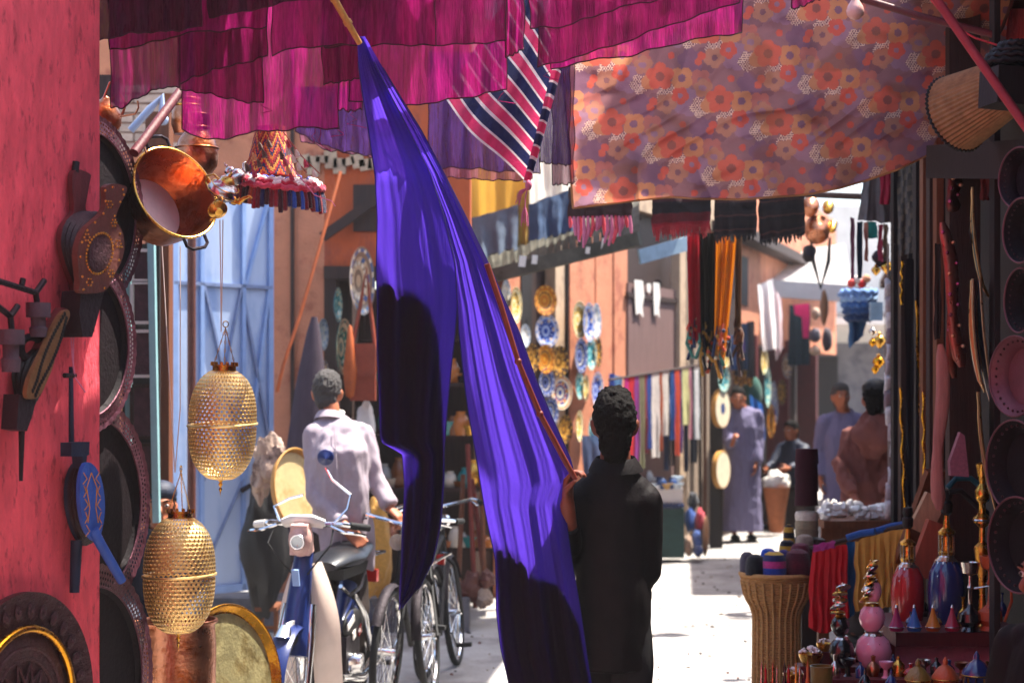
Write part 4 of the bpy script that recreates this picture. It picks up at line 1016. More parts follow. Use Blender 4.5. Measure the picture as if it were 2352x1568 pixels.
for k in range(14):
    a = k * 6.283 / 14; q = PM @ Matrix.Rotation(a, 4, 'Z')
    b.tube([q @ Vector((r_ * .12, 0, .016)), q @ Vector((r_ * .26, r_ * .05, .02)), q @ Vector((r_ * .4, 0, .016)), q @ Vector((r_ * .26, -r_ * .05, .02)), q @ Vector((r_ * .12, 0, .016))], .005, 5)
b.ring(cp + pn * .016, r_ * .44, .007, PM.to_3x3(), 48, 6); b.ring(cp + pn * .02, r_ * .53, .006, PM.to_3x3(), 48, 6)
b.build('carved_star', 'carved_metal', pl)

# dark pierced trays
def pierced_rim(mb, r0, r1, n, rows, M4, z=.0, th=.004, fill=.52, scal=.012):
    """ring of metal with rows of staggered diamond holes"""
    for j in range(rows):
        a0, a1 = lerp(r0, r1, j / rows), lerp(r0, r1, (j + 1) / rows)
        for k in range(n):
            q0 = 2 * math.pi * (k + (.5 if j % 2 else 0)) / n; q1 = q0 + 2 * math.pi / n; qm = (q0 + q1) / 2; am = (a0 + a1) / 2
            P = lambda r, q: M4 @ Vector((r * math.cos(q), r * math.sin(q), z))
            f = 1 - fill  # width of the bars
            o = [P(a0, q0), P(a0, q1), P(a1, q1), P(a1, q0)]
            i_ = [P(lerp(a0, am, f * .55), qm), P(am, lerp(qm, q1, 1 - f * .55)), P(lerp(a1, am, f * .55), qm), P(am, lerp(qm, q0, 1 - f * .55))]
            mb.add(o + i_, [(0, 1, 5, 4), (1, 2, 6, 5), (2, 3, 7, 6), (3, 0, 4, 7)])
def tray(label, cx_, cy_, D, rad, yaw, tilt=0.0, n=110, rows=3):
    c = W(cx_, cy_, D); M3 = yaw_M(yaw, tilt); M4 = Matrix.Translation(c) @ M3.to_4x4(); r = px(rad, D)
    t = thing('brass_tray', label, 'tray', c, 'dark pierced trays hung beyond the red pier')
    b = MB(); b.lathe([(0, -.02), (r * .78, -.02), (r * .82, -.004), (r * .82, -.012), (r * .78, -.026), (0, -.026)], 64, M4); b.build('dish', 'tray_dark', t)
    b = MB(); pierced_rim(b, r * .82, r * .955, n, rows, M4, -.004); b.build('pierced_band', 'tray_rim', t, smooth=0)
    b = MB(); m = 220; vs = []
    for k in range(m):
        a = 2 * math.pi * k / m; rr_ = r * (1 + .008 * math.sin(k * 2 * math.pi * 55 / m * 1.0))
        for q, z in ((r * .955, -.004), (rr_, .0), (rr_ - .004, -.006)): vs.append(M4 @ Vector((q * math.cos(a), q * math.sin(a), z)))
    b.add(vs, [(k * 3 + i, ((k + 1) % m) * 3 + i, ((k + 1) % m) * 3 + (i + 1) % 3, k * 3 + (i + 1) % 3) for k in range(m) for i in range(3)])
    b.build('edge', 'tray_rim', t)
    b = MB(); b.ring(c + M3 @ Vector((0, 0, 0)), r * .815, .004, M3, 64, 6); b.build('bead', 'tray_rim', t)
tray('topmost dark pierced brass tray beyond the red pier, beside the brass pan', 222, 482, 5.98, 218, R(73))
tray('second dark pierced tray from the top, below the large studded bellows', 204, 790, 5.84, 206, R(71))
tray('third dark pierced tray, behind the blue bellows and left of the lower lantern', 222, 1165, 5.92, 248, R(73), n=126)
tray('lowest dark pierced tray, cut off by the bottom edge left of the copper vat', 210, 1580, 5.82, 285, R(73), n=140)

# ------------------------------------------------------------------ brass and copper above
b = MB(); b.tube([W(308, 352, 6.15), W(425, 195, 6.5)], px(11, 6.2), 12); b.one('hanging_rod', 'red_wood', 'dark rod slanting up behind the pink scarves, carrying the copper pots', 'rod')
def vessel(prof, M4, n=36): 
    b = MB(); b.lathe(prof, n, M4, close=False); return b
c = W(404, 442, 6.3); M3 = yaw_M(R(11 + 36), .34); M4 = Matrix.Translation(c) @ M3.to_4x4(); r = px(112, 6.3)
pan = thing('copper_pan', 'deep copper pan with two loop handles hung open side out below the rod', 'pan', c)
b = vessel([(0, -.17), (r * .72, -.17), (r * .80, -.15), (r * .93, -.02), (r * .98, 0), (r * 1.02, .002), (r * 1.0, -.006), (r * .96, -.02), (r * .83, -.155), (r * .74, -.178), (0, -.178)], M4, 56); b.build('pan_body', 'copper', pan)
b = MB(); b.lathe([(r * .71, -.168), (0, -.168)], 48, M4, close=False); b.build('tinned_base', mk('tinned', S('#f6d6ce'), .5, metal=.35, var=.15, ns=10, bump=.1), pan)
b = MB(); b.ring(c, r * 1.0, .005, M3, 56, 8); b.build('rolled_rim', 'brass', pan)
for a in (1.75, -1.35):
    q = M3 @ Vector((math.cos(a) * r * 1.0, math.sin(a) * r * 1.0, 0)); tng = M3 @ Vector((-math.sin(a), math.cos(a), 0)); out = M3 @ Vector((math.cos(a), math.sin(a), .0))
    b = MB(); b.tube([c + q - tng * .05, c + q - tng * .05 + out * .03, c + q - tng * .03 + out * .045, c + q + tng * .03 + out * .045, c + q + tng * .05 + out * .03, c + q + tng * .05], .0065, 8); b.build('handle', 'dark_metal', pan)
c = W(452, 352, 6.65); t = thing('copper_pitcher', 'round copper pitcher behind the pan, half under the pink scarf', 'pitcher', c)
b = MB(); b.lathe([(0, -.09), (.05, -.088), (.078, -.05), (.085, 0), (.072, .05), (.045, .085), (.04, .10), (.048, .115), (.05, .15), (.044, .155), (.04, .12)], 32, Matrix.Translation(c)); b.build('body', 'copper', t)
b = MB(); b.ring(c + Vector((0, 0, .02)), .083, .004, None, 32, 6); b.ring(c + Vector((0, 0, .10)), .047, .005, None, 32, 6); b.build('band', 'copper', t)
c = W(430, 275, 6.75); t = thing('copper_pot', 'copper pot with a collar hung highest behind the rod', 'pot', c)
b = MB(); b.lathe([(0, -.06), (.05, -.058), (.062, -.02), (.06, .03), (.05, .055), (.05, .075), (.058, .08), (.056, .084), (.045, .075)], 28, Matrix.Translation(c)); b.build('body', 'copper', t)
b = MB(); b.ring(c + Vector((0, 0, .055)), .053, .004, None, 28, 6); b.build('band', 'brass', t)
c = W(236, 268, 6.25); t = thing('copper_kettle', 'shiny pinkish copper kettle peeping out between pier and topmost tray', 'kettle', c)
b = MB(); b.lathe([(0, -.065), (.05, -.06), (.07, -.02), (.066, .02), (.04, .05), (.02, .06), (.012, .075), (0, .08)], 28, Matrix.Translation(c) @ Euler((.4, .3, 0)).to_matrix().to_4x4()); b.build('body', 'copper', t)
b = MB(); b.tube([c + Vector((.02, 0, .05)), c + Vector((.06, -.01, .085)), c + Vector((.085, 0, .05)), c + Vector((.07, 0, .0))], .005, 8); b.build('handle', 'copper', t)
for pts_ in (([(238, 225), (252, 190), (280, 180)]), ([(275, 268), (310, 262), (318, 248), (316, 232)]), ([(300, 345), (312, 328), (330, 336), (336, 352)])):
    b = MB(); b.tube([W(x, y, 6.2) for x, y in pts_], .004, 6); b.one('wire_hook', 'copper', {238: 'copper wire hook curling out beside the red pier top', 275: 'copper wire hook curling under the maroon scarf corner', 300: 'small copper wire hook beside the slanting rod'}[pts_[0][0]], 'hook')
# lamp arm behind, grey blue
b = MB(); b.tube([W(300, 300, 9), W(345, 250, 9), W(372, 222, 9), W(372, 265, 9)], .02, 8); b.ell(W(374, 275, 9), .03); b.one('lamp_arm', 'blue_paint', 'grey blue bracket lamp arm on the wall behind the copper pots', 'lamp')

def teapot(name, label, M4, s, mat='silver', group=None, lid='silver'):
    o0 = M4 @ Vector((0, 0, 0)); t = thing(name, label, 'teapot', o0, group)
    m = M4 @ Matrix.Scale(s, 4)
    b = MB(); b.lathe([(0, -.62), (.4, -.6), (.42, -.54), (.62, -.4), (.98, -.12), (1.0, .08), (.82, .38), (.55, .55), (.42, .62), (.46, .68), (.40, .70), (0, .70)], 28, m); b.build('body', mat, t)
    b = MB(); b.lathe([(.44, .68), (.36, .86), (.16, .98), (.08, 1.04), (.12, 1.12), (.1, 1.2), (.05, 1.26), (.06, 1.34), (0, 1.42)], 20, m); b.build('lid', lid, t)
    b = MB(); b.tube([m @ Vector(p) for p in ((.75, 0, -.2), (1.2, 0, -.05), (1.4, 0, .35), (1.62, 0, .62), (1.85, 0, .62))], [.2 * s, .16 * s, .11 * s, .08 * s, .07 * s], 10); b.build('spout', lid, t)
    b = MB(); b.tube([m @ Vector(p) for p in ((-.5, 0, .52), (-1.0, 0, .62), (-1.35, 0, .3), (-1.3, 0, -.1), (-.85, 0, -.35))], .07 * s, 8); b.build('handle', lid, t)
    for q in (.0, .38): 
        b = MB(); b.ring(m @ Vector((0, 0, q)), (1.01 if q == 0 else .84) * s, .03 * s, m.to_3x3().normalized(), 28, 6); b.build('band', lid, t)
    return t
teapot('teapot', 'nearer silvery teapot with spout down right, hanging beside the brass pan', Matrix.Translation(W(513, 440, 5.98)) @ Euler((.3, .55, -.2)).to_matrix().to_4x4(), px(38, 6.0), 'silver', lid='brass')
teapot('teapot', 'silvery teapot hanging behind the other one, under the pink scarf', Matrix.Translation(W(538, 410, 6.03)) @ Euler((-.3, -.5, .9)).to_matrix().to_4x4(), px(30, 6.0), 'silver', lid='silver')
teapot('teapot', 'small brass teapot at the bottom of the hanging cluster', Matrix.Translation(W(500, 482, 5.93)) @ Euler((.3, .9, 2.4)).to_matrix().to_4x4(), px(22, 6.0), 'brass', lid='brass')

# ------------------------------------------------------------------ woven hat with tassels
hc = W(640, 420, 6.22); hat = thing('woven_hat', 'tall woven hat with red and navy chevrons and woollen tassels', 'hat', hc)
HC = [S('#b81f2c'), S('#d9762a'), S('#23285f'), S('#c02a34'), S('#e0a24a'), S('#7a1524')]
def chev(i, k):
    tri = abs(((k / 96 * 9) % 1) - .5) * 2
    return HC[int(((i / 52) * 2.1 + tri * .62) * 6) % 6]
b = MB(); prof = [(lerp(px(60, 6.2), px(33, 6.2), i / 52), lerp(.02, .205, i / 52)) for i in range(53)]
b.lathe(prof, 96, Matrix.Translation(hc + Vector((-.03, 0, 0))), chev); b.build('crown', 'wool', hat, smooth=180)
HM = Euler((.16, .10, 0)).to_matrix()
b = MB(); b.lathe([(.085, .025), (.12, .02), (.155, .004), (.158, -.006), (.12, .006), (.08, .012)], 48, Matrix.Translation(hc) @ HM.to_4x4(), col=S('#c8a27a')); b.build('brim', 'wool', hat)
for j, (rr_, dz, th, cc) in enumerate(((.150, .006, .011, S('#c01f3c')), (.163, -.006, .011, S('#d04a62')), (.135, .016, .010, S('#e8c9c4')), (.118, .02, .009, S('#3b4a9a')))):
    b = MB(); pts = []
    for k in range(97):
        a = 2 * math.pi * k / 96; pts.append(hc + HM @ Vector((rr_ * math.cos(a), rr_ * math.sin(a), dz + .004 * math.sin(k * 1.7))))
    b.tube(pts, th, 7); b.c = [cc if (i // 21) % 3 else (S('#e9dcd8') if j != 1 else S('#c01f3c')) for i in range(len(b.f))]; b.build('braid', 'wool', hat, smooth=180)
rr = random.Random(11)
for k in range(64):
    a = 2 * math.pi * k / 64; p = hc + HM @ Vector((.16 * math.cos(a), .16 * math.sin(a), -.012)); l = rr.uniform(.06, .085)
    b = MB(); cc = rr.choice([S('#6e1520'), S('#241f4a'), S('#2b4a9a'), S('#8a1a26'), S('#3a1016'), S('#a8402a')])
    b.tube([p, p + Vector((.004 * math.cos(a), .004 * math.sin(a), -l * .5)), p + Vector((.01 * math.cos(a), .01 * math.sin(a), -l))], [.006, .0105, .008], 7, col=cc)
    b.build('tassel', 'wool', hat)
for (ax, ay, bx_, by_) in ((604, 305, 540, 412), (622, 300, 572, 400), (648, 300, 735, 400), (652, 320, 705, 398), (640, 330, 672, 404)):
    p0, p1 = W(ax, ay, 6.10), W(bx_, by_, 6.08); b = MB(); b.tube([p0, p0.lerp(p1, .5) + Vector((0, 0, -.012)), p1], .0022, 5, col=S('#a04a3c')); b.build('string', 'wool', hat)
    for k in range(4):
        q = p0.lerp(p1, (k + .6) / 4.4) + Vector((0, -.004, -.012)); b = MB()
        b.tube([q, q + Vector((.004, 0, -.012)), q + Vector((.009, 0, -.028))], [.003, .008, .010], 6, col=rr.choice([S('#d8c8b8'), S('#5a3f35'), S('#c98a5a'), S('#b0344c')])); b.build('shell_bead', 'wool', hat)
b = MB(); b.tube([W(652, 360, 6.06), W(690, 408, 6.04), W(722, 448, 6.04), W(762, 462, 6.04), W(770, 474, 6.04)], .002, 5); b.one('loose_thread', 'tassel_pink', 'loose pink thread trailing across the brim of the woven hat', 'thread')

# ------------------------------------------------------------------ pierced brass lanterns
def lantern(name):
    t = thing(name, 'x', 'lantern', (0, 0, 0), 'pierced brass lanterns on cords')
    H, Rr = .205, .122
    def shell(za, zb, nm, rows, n=42):
        b = MB()
        for j in range(rows):
            t0, t1 = lerp(za, zb, j / rows), lerp(za, zb, (j + 1) / rows)
            def rad(z): 
                k = abs(z / H); return Rr * (1 - k ** 2.6) ** (1 / 2.2) if k < 1 else 0
            for k in range(n):
                q0 = 2 * math.pi * (k + (.5 if j % 2 else 0)) / n; q1 = q0 + 2 * math.pi / n; qm = (q0 + q1) / 2; zm = (t0 + t1) / 2
                P = lambda z, q, e=0: Vector(((rad(z) + e) * math.cos(q), (rad(z) + e) * math.sin(q), z))
                o = [P(t0, q0), P(t0, q1), P(t1, q1), P(t1, q0)]
                f = .86; e = .0012
                i_ = [P(lerp(t0, zm, 1 - f), qm, e), P(zm, lerp(qm, q1, f * .86), e), P(lerp(t1, zm, 1 - f), qm, e), P(zm, lerp(qm, q0, f * .86), e)]
                b.add(o + i_, [(0, 1, 5, 4), (1, 2, 6, 5), (2, 3, 7, 6), (3, 0, 4, 7)])
        return b.build(nm, 'lamp_brass', t, smooth=0)
    shell(.006, H * .955, 'upper_shell', 14); shell(-H * .965, -.006, 'lower_shell', 14)
    b = MB(); b.ring((0, 0, 0), Rr + .002, .005, Euler((.0, -.06, 0)).to_matrix(), 48, 8); b.build('band', 'lamp_brass', t)
    b = MB(); b.lathe([(0, -H * .985), (.03, -H * .972), (.042, -H * .955)], 24, None); b.build('base_cap', 'lamp_brass', t)
    b = MB(); b.lathe([(.044, H * .94), (.046, H * .96), (.042, H * .965), (.042, H * 1.04), (.047, H * 1.05), (.047, H * 1.06), (.04, H * 1.06), (.038, H * .96)], 28, close=False)
    for k in range(14):
        a = k * 6.283 / 14; b.box((.0465 * math.cos(a), .0465 * math.sin(a), H * 1.075), (.006, .008, .014), rot=(0, 0, a))
    b.build('collar', 'brass', t)
    b = MB(); b.lathe([(0, -H * 1.28), (.002, -H * 1.2), (.006, -H * 1.15), (.003, -H * 1.11), (.008, -H * 1.06), (.004, -H * 1.02), (.012, -H * .98)], 12); b.build('finial', 'brass', t)
    top = Vector((0, 0, H * 1.72))
    for k in range(3):
        a = k * 2.094 + .5; p0 = Vector((.044 * math.cos(a), .044 * math.sin(a), H * 1.05)); b = MB()
        for i in range(9):
            q0, q1 = p0.lerp(top, i / 9), p0.lerp(top, (i + 1.15) / 9); s = Vector((.0028, 0, 0)) if i % 2 else Vector((0, .0028, 0))
            b.tube([q0, (q0 + q1) / 2 + s, q1], .0012, 4); b.tube([q0, (q0 + q1) / 2 - s, q1], .0012, 4)
        b.build('chain', 'brass', t)
    b = MB(); b.ring(top + Vector((0, 0, .012)), .011, .002, Euler((R(90), 0, .4)).to_matrix(), 16, 6); b.build('hook_ring', 'brass', t)
    return t
L1 = lantern('brass_lantern'); L2 = copy_tree(L1)
place(L1, W(511, 975, 6.2), (.04, .03, .2), 1.0, 'upper pierced brass lantern hanging before the blue door')
place(L2, W(412, 1320, 6.05), (-.02, .05, 1.1), 1.03, 'lower pierced brass lantern hanging in front of the copper vat')
for (pts, lab) in (([(508, 762), (507, 640), (505, 505)], 'pale double cord holding the upper brass lantern'), ([(402, 1085), (393, 940), (372, 565)], 'pale slanting cord holding the lower brass lantern')):
    D = 6.2 if pts[0][0] > 450 else 6.06
    b = MB(); b.tube([W(x, y, D) for x, y in pts], .0021, 5); x2 = 7 if pts[0][0] > 450 else 42
    b.tube([W(pts[0][0], pts[0][1], D)] + [W(x + x2 * k, y, D) for k, (x, y) in zip((.5, 1), pts[1:])], .0021, 5)
    b.one('cord', 'pale_cord', lab, 'cord')

# ------------------------------------------------------------------ vat, leaning tray, shelf of frames, hide and drum
c = W(412, 1568, 6.9); t = thing('copper_vat', 'big hammered copper vat below the lower lantern, bottom left', 'vat', (c.x, c.y, .2))
r = px(84, 6.9); zt_ = W(0, 1425, 6.9).z; b = MB(); b.lathe([(r * .9, .2), (r * .98, .5), (r, zt_ - .1), (r * .96, zt_ - .02), (r * .99, zt_), (r * .95, zt_), (r * .92, zt_ - .1), (r * .9, .25)], 40, Matrix.Translation((c.x, c.y, 0))); b.build('body', 'copper', t)
b = MB(); b.ring((c.x, c.y, zt_), r, .008, None, 40, 8); b.build('rim', 'copper', t)
b = MB(); b.box((c.x, c.y, .1), (.5, .5, .2)); b.one('low_stand', 'dark_wood', 'low dark wooden stand under the copper vat', 'stand')
def leaning_tray(label, cx_, cy_, D, rad, yaw, tilt, roll=0, mat='brass', face='drum_skin', name='round_tray', rim=.09):
    c = W(cx_, cy_, D); M3 = yaw_M(yaw, tilt); r = px(rad, D); M4 = Matrix.Translation(c) @ M3.to_4x4()
    t = thing(name, label, 'tray', c)
    b = MB(); b.lathe([(0, 0), (r * (1 - rim), 0), (r, .03), (r, .02), (r * (1 - rim), -.012), (0, -.012)], 56, M4); b.build('dish', mat, t)
    b = MB(); b.lathe([(r * (1 - rim) * .98, .004), (0, .004)], 56, M4, close=False); b.build('engraved_face', face, t)
    b = MB(); b.ring(c + M3 @ Vector((0, 0, .028)), r, .006, M3, 56, 6); b.build('rim', mat, t)
    return t
mk('aged_brass', S('#b5a878'), .42, metal=.75, var=.3, ns=14, bump=.3, bs=50, col2=S('#8f7d50'), mix2=.55, ns2=10)
leaning_tray('tarnished brass tray leaning beside the copper vat, under the blue door', 524, 1562, 7.4, 172, R(-9 + 69), .16, mat='gold', face='aged_brass')
c = W(340, 900, 9.0); t = thing('picture_rack', 'narrow turquoise rack of small framed pictures behind the dark trays', 'rack', c)
b = MB(); b.bar(W(360, 1200, 9.0), W(348, 560, 9.05), .035, .05); b.build('post', 'turquoise', t)
b = MB(); b.bar(W(296, 1200, 9.1), W(296, 560, 9.1), .03, .05); b.build('post', 'turquoise', t)
b = MB(); b.box(W(325, 880, 9.2), (.2, .03, 1.5)); b.build('back_board', 'black_wood', t)
for k, (y_, h_) in enumerate(((610, 70), (695, 92), (812, 104), (945, 120), (1075, 110))):
    fr_ = MB(); a = W(326, y_, 9.06); w2, h2 = px(46, 9) / 2, px(h_, 9) / 2
    for dx, dz, sx, sz in ((0, h2, w2 * 2, .016), (0, -h2, w2 * 2, .016), (-w2, 0, .016, h2 * 2 - .018), (w2, 0, .016, h2 * 2 - .018)): fr_.box(a + Vector((dx, 0, dz)), (sx, .03, sz))
    fo = fr_.build('picture_frame', 'white_paint' if k < 3 else 'dark_wood', t)
    q = MB(); q.box(a + Vector((0, .008, 0)), (w2 * 2 - .02, .008, h2 * 2 - .02)); q.build('picture', mk('picture_dark', S('#4a3038'), .5, var=.5, ns=20) if 'picture_dark' not in M else 'picture_dark', fo)
# hide, drum on the ground beside the white suited man
def lump(c, r, seed, amp=.25, n=28, m=18):
    vs = []; fs = []
    for i in range(m + 1):
        for k in range(n):
            t_, q = math.pi * i / m, 2 * math.pi * k / n
            d = Vector((math.sin(t_) * math.cos(q), math.sin(t_) * math.sin(q), math.cos(t_)))
            s = 1 + amp * noise.noise(d * 1.7 + Vector((seed, 0, 0))) + amp * .4 * noise.noise(d * 4 + Vector((0, seed, 0)))
            vs.append(Vector(c) + Vector((d.x * r[0] * s, d.y * r[1] * s, d.z * r[2] * s)))
    for i in range(m):
        for k in range(n): fs.append((i * n + k, (i + 1) * n + k, (i + 1) * n + (k + 1) % n, i * n + (k + 1) % n))
    return vs, fs
b = MB(); b.add(*lump(W(616, 1058, 10.6), (.11, .08, .15), 3, .5)); b.add(*lump(W(600, 1100, 10.6), (.06, .06, .12), 8, .5)); b.one('hide_bag', 'hide', 'pale furry hide bag hanging right of the blue door', 'bag')
leaning_tray('cream skinned round drum leaning behind the scooter mirror', 676, 1122, 10.2, 92, R(7 + 55), .12, mat='bamboo', face='tan_skin', name='frame_drum', rim=.08)
b = MB(); b.add(*lump(W(610, 1250, 10.9), (.14, .12, .42), 5, .3)); b.one('dark_cloth', 'black', 'dark cloth bundle hanging under the furry hide bag', 'cloth')
# orange pole and folded umbrella
b = MB(); b.tube([W(782, 395, 11.2), W(736, 560, 11.0), W(690, 720, 10.9)], px(4.2, 11), 8); b.tube([W(690, 720, 10.9), W(650, 840, 10.8), W(636, 900, 10.8)], px(4, 11), 8)
b.one('orange_pole', 'orange_wood', 'long orange pole leaning across the ochre wall', 'pole')
b = MB(); b.lathe([(.02, .60), (.05, .48), (.11, .1), (.15, -.35), (.16, -.75), (.12, -.95), (.02, -1.0)], 18, Matrix.Translation(W(712, 930, 11.6)) @ Euler((0, .05, 0)).to_matrix().to_4x4()); b.one('folded_parasol', mk('parasol', S('#40333e'), .9, var=.25, ns=10, bump=.3, stretch=(4, 4, .5)), 'folded grey violet parasol standing against the ochre wall', 'parasol')
# ------------------------------------------------------------------ people
def hand(mb, wr, d, pnrm, curl, left, s=1.0, grip=False):
    """palm, four bent fingers of unequal length and a thumb leaving the side of the palm"""
    d = Vector(d).normalized(); n = Vector(pnrm); n = (n - d * n.dot(d)).normalized(); sd = d.cross(n)
    if left: sd = -sd                                     # towards the thumb
    wr = Vector(wr); kn = wr + d * .088 * s
    mb.tube([wr - d * .01, wr + d * .03 * s, wr + d * .065 * s, kn], [.028 * s, .037 * s, .041 * s, .038 * s], 12, flat=[.75, .5, .42, .36], side=sd)
    for k, (off, L) in enumerate(((.030, .072), (.010, .080), (-.010, .075), (-.029, .060))):
        p = kn + sd * off * s - d * .012; q = d; pts = [p]; a = 0
        for j, f in enumerate((.42, .33, .25)):
            a += curl * (.55, 1.0, .75)[j] if j else curl * .55
            dirv = (d * math.cos(a) + n * math.sin(a) + sd * off * 1.2 * (1 - min(1, curl))).normalized()
            pts.append(pts[-1] + dirv * (L * f + (.012 if j == 0 else 0)) * s)
        mb.tube(pts, [.0098 * s, .0095 * s, .0088 * s, .0074 * s], 8); mb.ell(pts[-1], .0074 * s, n=8, m=6)
    p = wr + d * .025 * s + sd * .030 * s; t1 = (d * .55 + sd * .75 + n * .35).normalized(); t2 = (d * .75 + sd * .25 + n * (.35 + curl * .35)).normalized()
    mb.tube([p - sd * .01, p + t1 * .035 * s, p + t1 * .035 * s + t2 * .032 * s, p + t1 * .035 * s + t2 * .056 * s], [.016 * s, .0125 * s, .0108 * s, .0085 * s], 8)
BASE = dict(pelvis=(0, 0, .95), waist=(0, .0, 1.08), chest=(0, -.01, 1.29), uchest=(0, .0, 1.41), neck=(0, .015, 1.49), head=(0, -.012, 1.635),
            shL=(.17, .0, 1.415), elL=(.215, .03, 1.14), wrL=(.215, -.03, .90), shR=(-.17, .0, 1.415), elR=(-.215, .03, 1.14), wrR=(-.215, -.03, .90),
            hipL=(.085, 0, .93), knL=(.095, -.015, .50), anL=(.095, .02, .09), hipR=(-.085, 0, .93), knR=(-.095, -.015, .50), anR=(-.095, .02, .09))
def figure(label, loc, rotz, pose=None, hand_l=None, hand_r=None, head_rot=(0, 0, 0), skin='skin', hair='hair', top=('jacket', 'jacket', .70), bottom='trousers', hairstyle='short', shoes='black',
           voxel=.009, wide=1.0, cap=None, legs=True, face=True, name='person', folds=.007, sleeve=.93, collar=True):
    Rz = Matrix.Rotation(rotz, 3, 'Z'); loc = Vector(loc); J = {}
    for k, v in BASE.items(): J[k] = loc + Rz @ Vector((v[0] * wide, v[1], v[2]))
    for k, v in (pose or {}).items(): J[k] = Vector(v)     # given in world space
    X, Y, Z = Rz @ Vector((1, 0, 0)), Rz @ Vector((0, 1, 0)), Vector((0, 0, 1))
    t = thing(name, label, 'person', loc)
    HR = Rz @ Euler(head_rot).to_matrix(); hc = J['head']
    def H(p): return hc + HR @ Vector(p)
    b = MB()
    b.tube([J['pelvis'] - Z * .06, J['pelvis'], J['waist'], J['chest'], J['uchest'], J['neck']], [.13 * wide, .155 * wide, .13 * wide, .155 * wide, .14 * wide, .06], 16, flat=[.7, .7, .72, .7, .62, .95], side=X)
    b.tube([J['neck'] - Z * .03, lerp(J['neck'], hc, .5) + HR @ Vector((0, .012, 0)), hc + HR @ Vector((0, .015, -.03))], [.062, .056, .055], 12)
    b.ell(hc + HR @ Vector((0, .005, .012)), (.076, .097, .108), HR); b.ell(H((0, -.028, -.062)), (.056, .062, .058), HR)
    b.tube([H((0, -.094, .02)), H((0, -.116, -.022)), H((0, -.100, -.036))], [.010, .015, .012], 8); b.ell(H((0, -.090, -.062)), (.024, .010, .012), HR, n=10, m=6)
    b.ell(H((0, -.086, .032)), (.055, .016, .012), HR, n=12, m=6)
    for s in (-1, 1): b.ell(H((s * .079, .012, -.012)), (.010, .021, .034), HR @ Euler((0, s * .25, s * .4)).to_matrix(), n=10, m=8)
    for S_ in 'LR':
        sh, el, wr = J['sh' + S_], J['el' + S_], J['wr' + S_]
        b.tube([sh, sh.lerp(el, .35), el, el.lerp(wr, .3), wr], [.055, .05, .040, .042, .027], 12); b.ell(sh, .058, n=12, m=8)
        hd_ = (hand_l if S_ == 'L' else hand_r) or (None, None, .45)
        d = Vector(hd_[0]) if hd_[0] is not None else (wr - el); pnm = Vector(hd_[1]) if hd_[1] is not None else X * (-1 if S_ == 'L' else 1)
        hand(b, wr, d, pnm, hd_[2], S_ == 'L')
        if legs:
            hi, kn, an = J['hip' + S_], J['kn' + S_], J['an' + S_]
            b.tube([hi, hi.lerp(kn, .4), kn, kn.lerp(an, .35), an], [min(.088, .083 * wide - .008), .07, .054, .055, .036], 12)
            b.ell(an - Y * .06 - Z * .045, (.042, .12, .04), Rz, n=12, m=8)
    bm_ = mesh_eval(b, voxel, 2); link_mesh(bm_, 'body', skin, t)
    # face details
    if face:
        for s in (-1, 1):
            q = MB(); q.ell(H((s * .031, -.083, .012)), (.013, .010, .0085), HR, n=10, m=6, col=(.8, .76, .7)); q.ell(H((s * .031, -.0915, .012)), (.0062, .004, .0066), HR, n=8, m=6, col=(.02, .012, .01)); q.build('eye', 'painted', t)
            q = MB(); q.tube([H((s * .014, -.098, .033)), H((s * .034, -.098, .039)), H((s * .054, -.086, .032))], [.004, .005, .003], 6); q.build('eyebrow', hair, t)
    # hair
    q = MB()
    q.ell(H((0, .020, .030)), (.083, .100, .104), HR); q.ell(H((0, .055, -.035)), (.062, .05, .075), HR)
    if hairstyle == 'short': q.ell(H((0, .0, .075)), (.075, .085, .06), HR)
    if hairstyle == 'tall': q.ell(H((0, .0, .08)), (.070, .085, .066), HR); q.ell(H((0, .048, -.062)), (.060, .048, .088), HR)
    if hairstyle != 'bald':
        hm = mesh_eval(q, .007, 1, disp=lambda p: .008 * noise.noise(p * 90) + .006 * noise.noise(p * 40)); link_mesh(hm, 'hair', hair, t)
    if cap:
        q = MB(); q.ell(H((0, .01, .075)), (.088, .102, .07), HR); link_mesh(mesh_eval(q, .008, 1), 'cap', cap, t)
    # garments
    kind, mat, hem_z = top
    q = MB(); hz = hem_z; P_, Wd = J['pelvis'], wide
    if kind == 'robe':
        q.tube([Vector((P_.x, P_.y, hz)), Vector((P_.x, P_.y, .5)), P_, J['waist'], J['chest'], J['uchest'], J['neck'] + Z * .005], [.24, .21, .19, .18, .19, .165, .075], 20, flat=[.85, .82, .78, .76, .72, .66, .95], side=X)
    else:
        q.tube([Vector((P_.x, P_.y, hz)), P_, J['waist'], J['chest'], J['uchest'], J['neck'] + Z * .015], [.172 * Wd + .006, .18 * Wd + .006, .172 * Wd, .185 * Wd, .16 * Wd, .072], 20, flat=[.76, .74, .74, .72, .68, .95], side=X)
    for S_ in 'LR':
        sh, el, wr = J['sh' + S_], J['el' + S_], J['wr' + S_]; w2 = el.lerp(wr, sleeve)
        q.ell(sh, .074, n=12, m=8); q.tube([sh, sh.lerp(el, .45), el, el.lerp(w2, .5), w2], [.074, .066, .058, .054, .046] if kind != 'robe' else [.08, .08, .078, .08, .078], 14)
        q.tube([lerp(J['neck'], sh, .15) - Z * .02, lerp(J['neck'], sh, .75)], [.06, .066], 12)
    sd = random.random() * 30
    def dsp(p):
        a = noise.noise(Vector((p.x * 13 + sd, p.y * 13, p.z * 5))) * folds
        return a + noise.noise(Vector((p.x * 30 + sd, p.y * 30, p.z * 14))) * folds * .4
    gm = mesh_eval(q, .0105, 4, disp=dsp); link_mesh(gm, {'jacket': 'jacket', 'robe': 'robe'}[kind], mat, t)
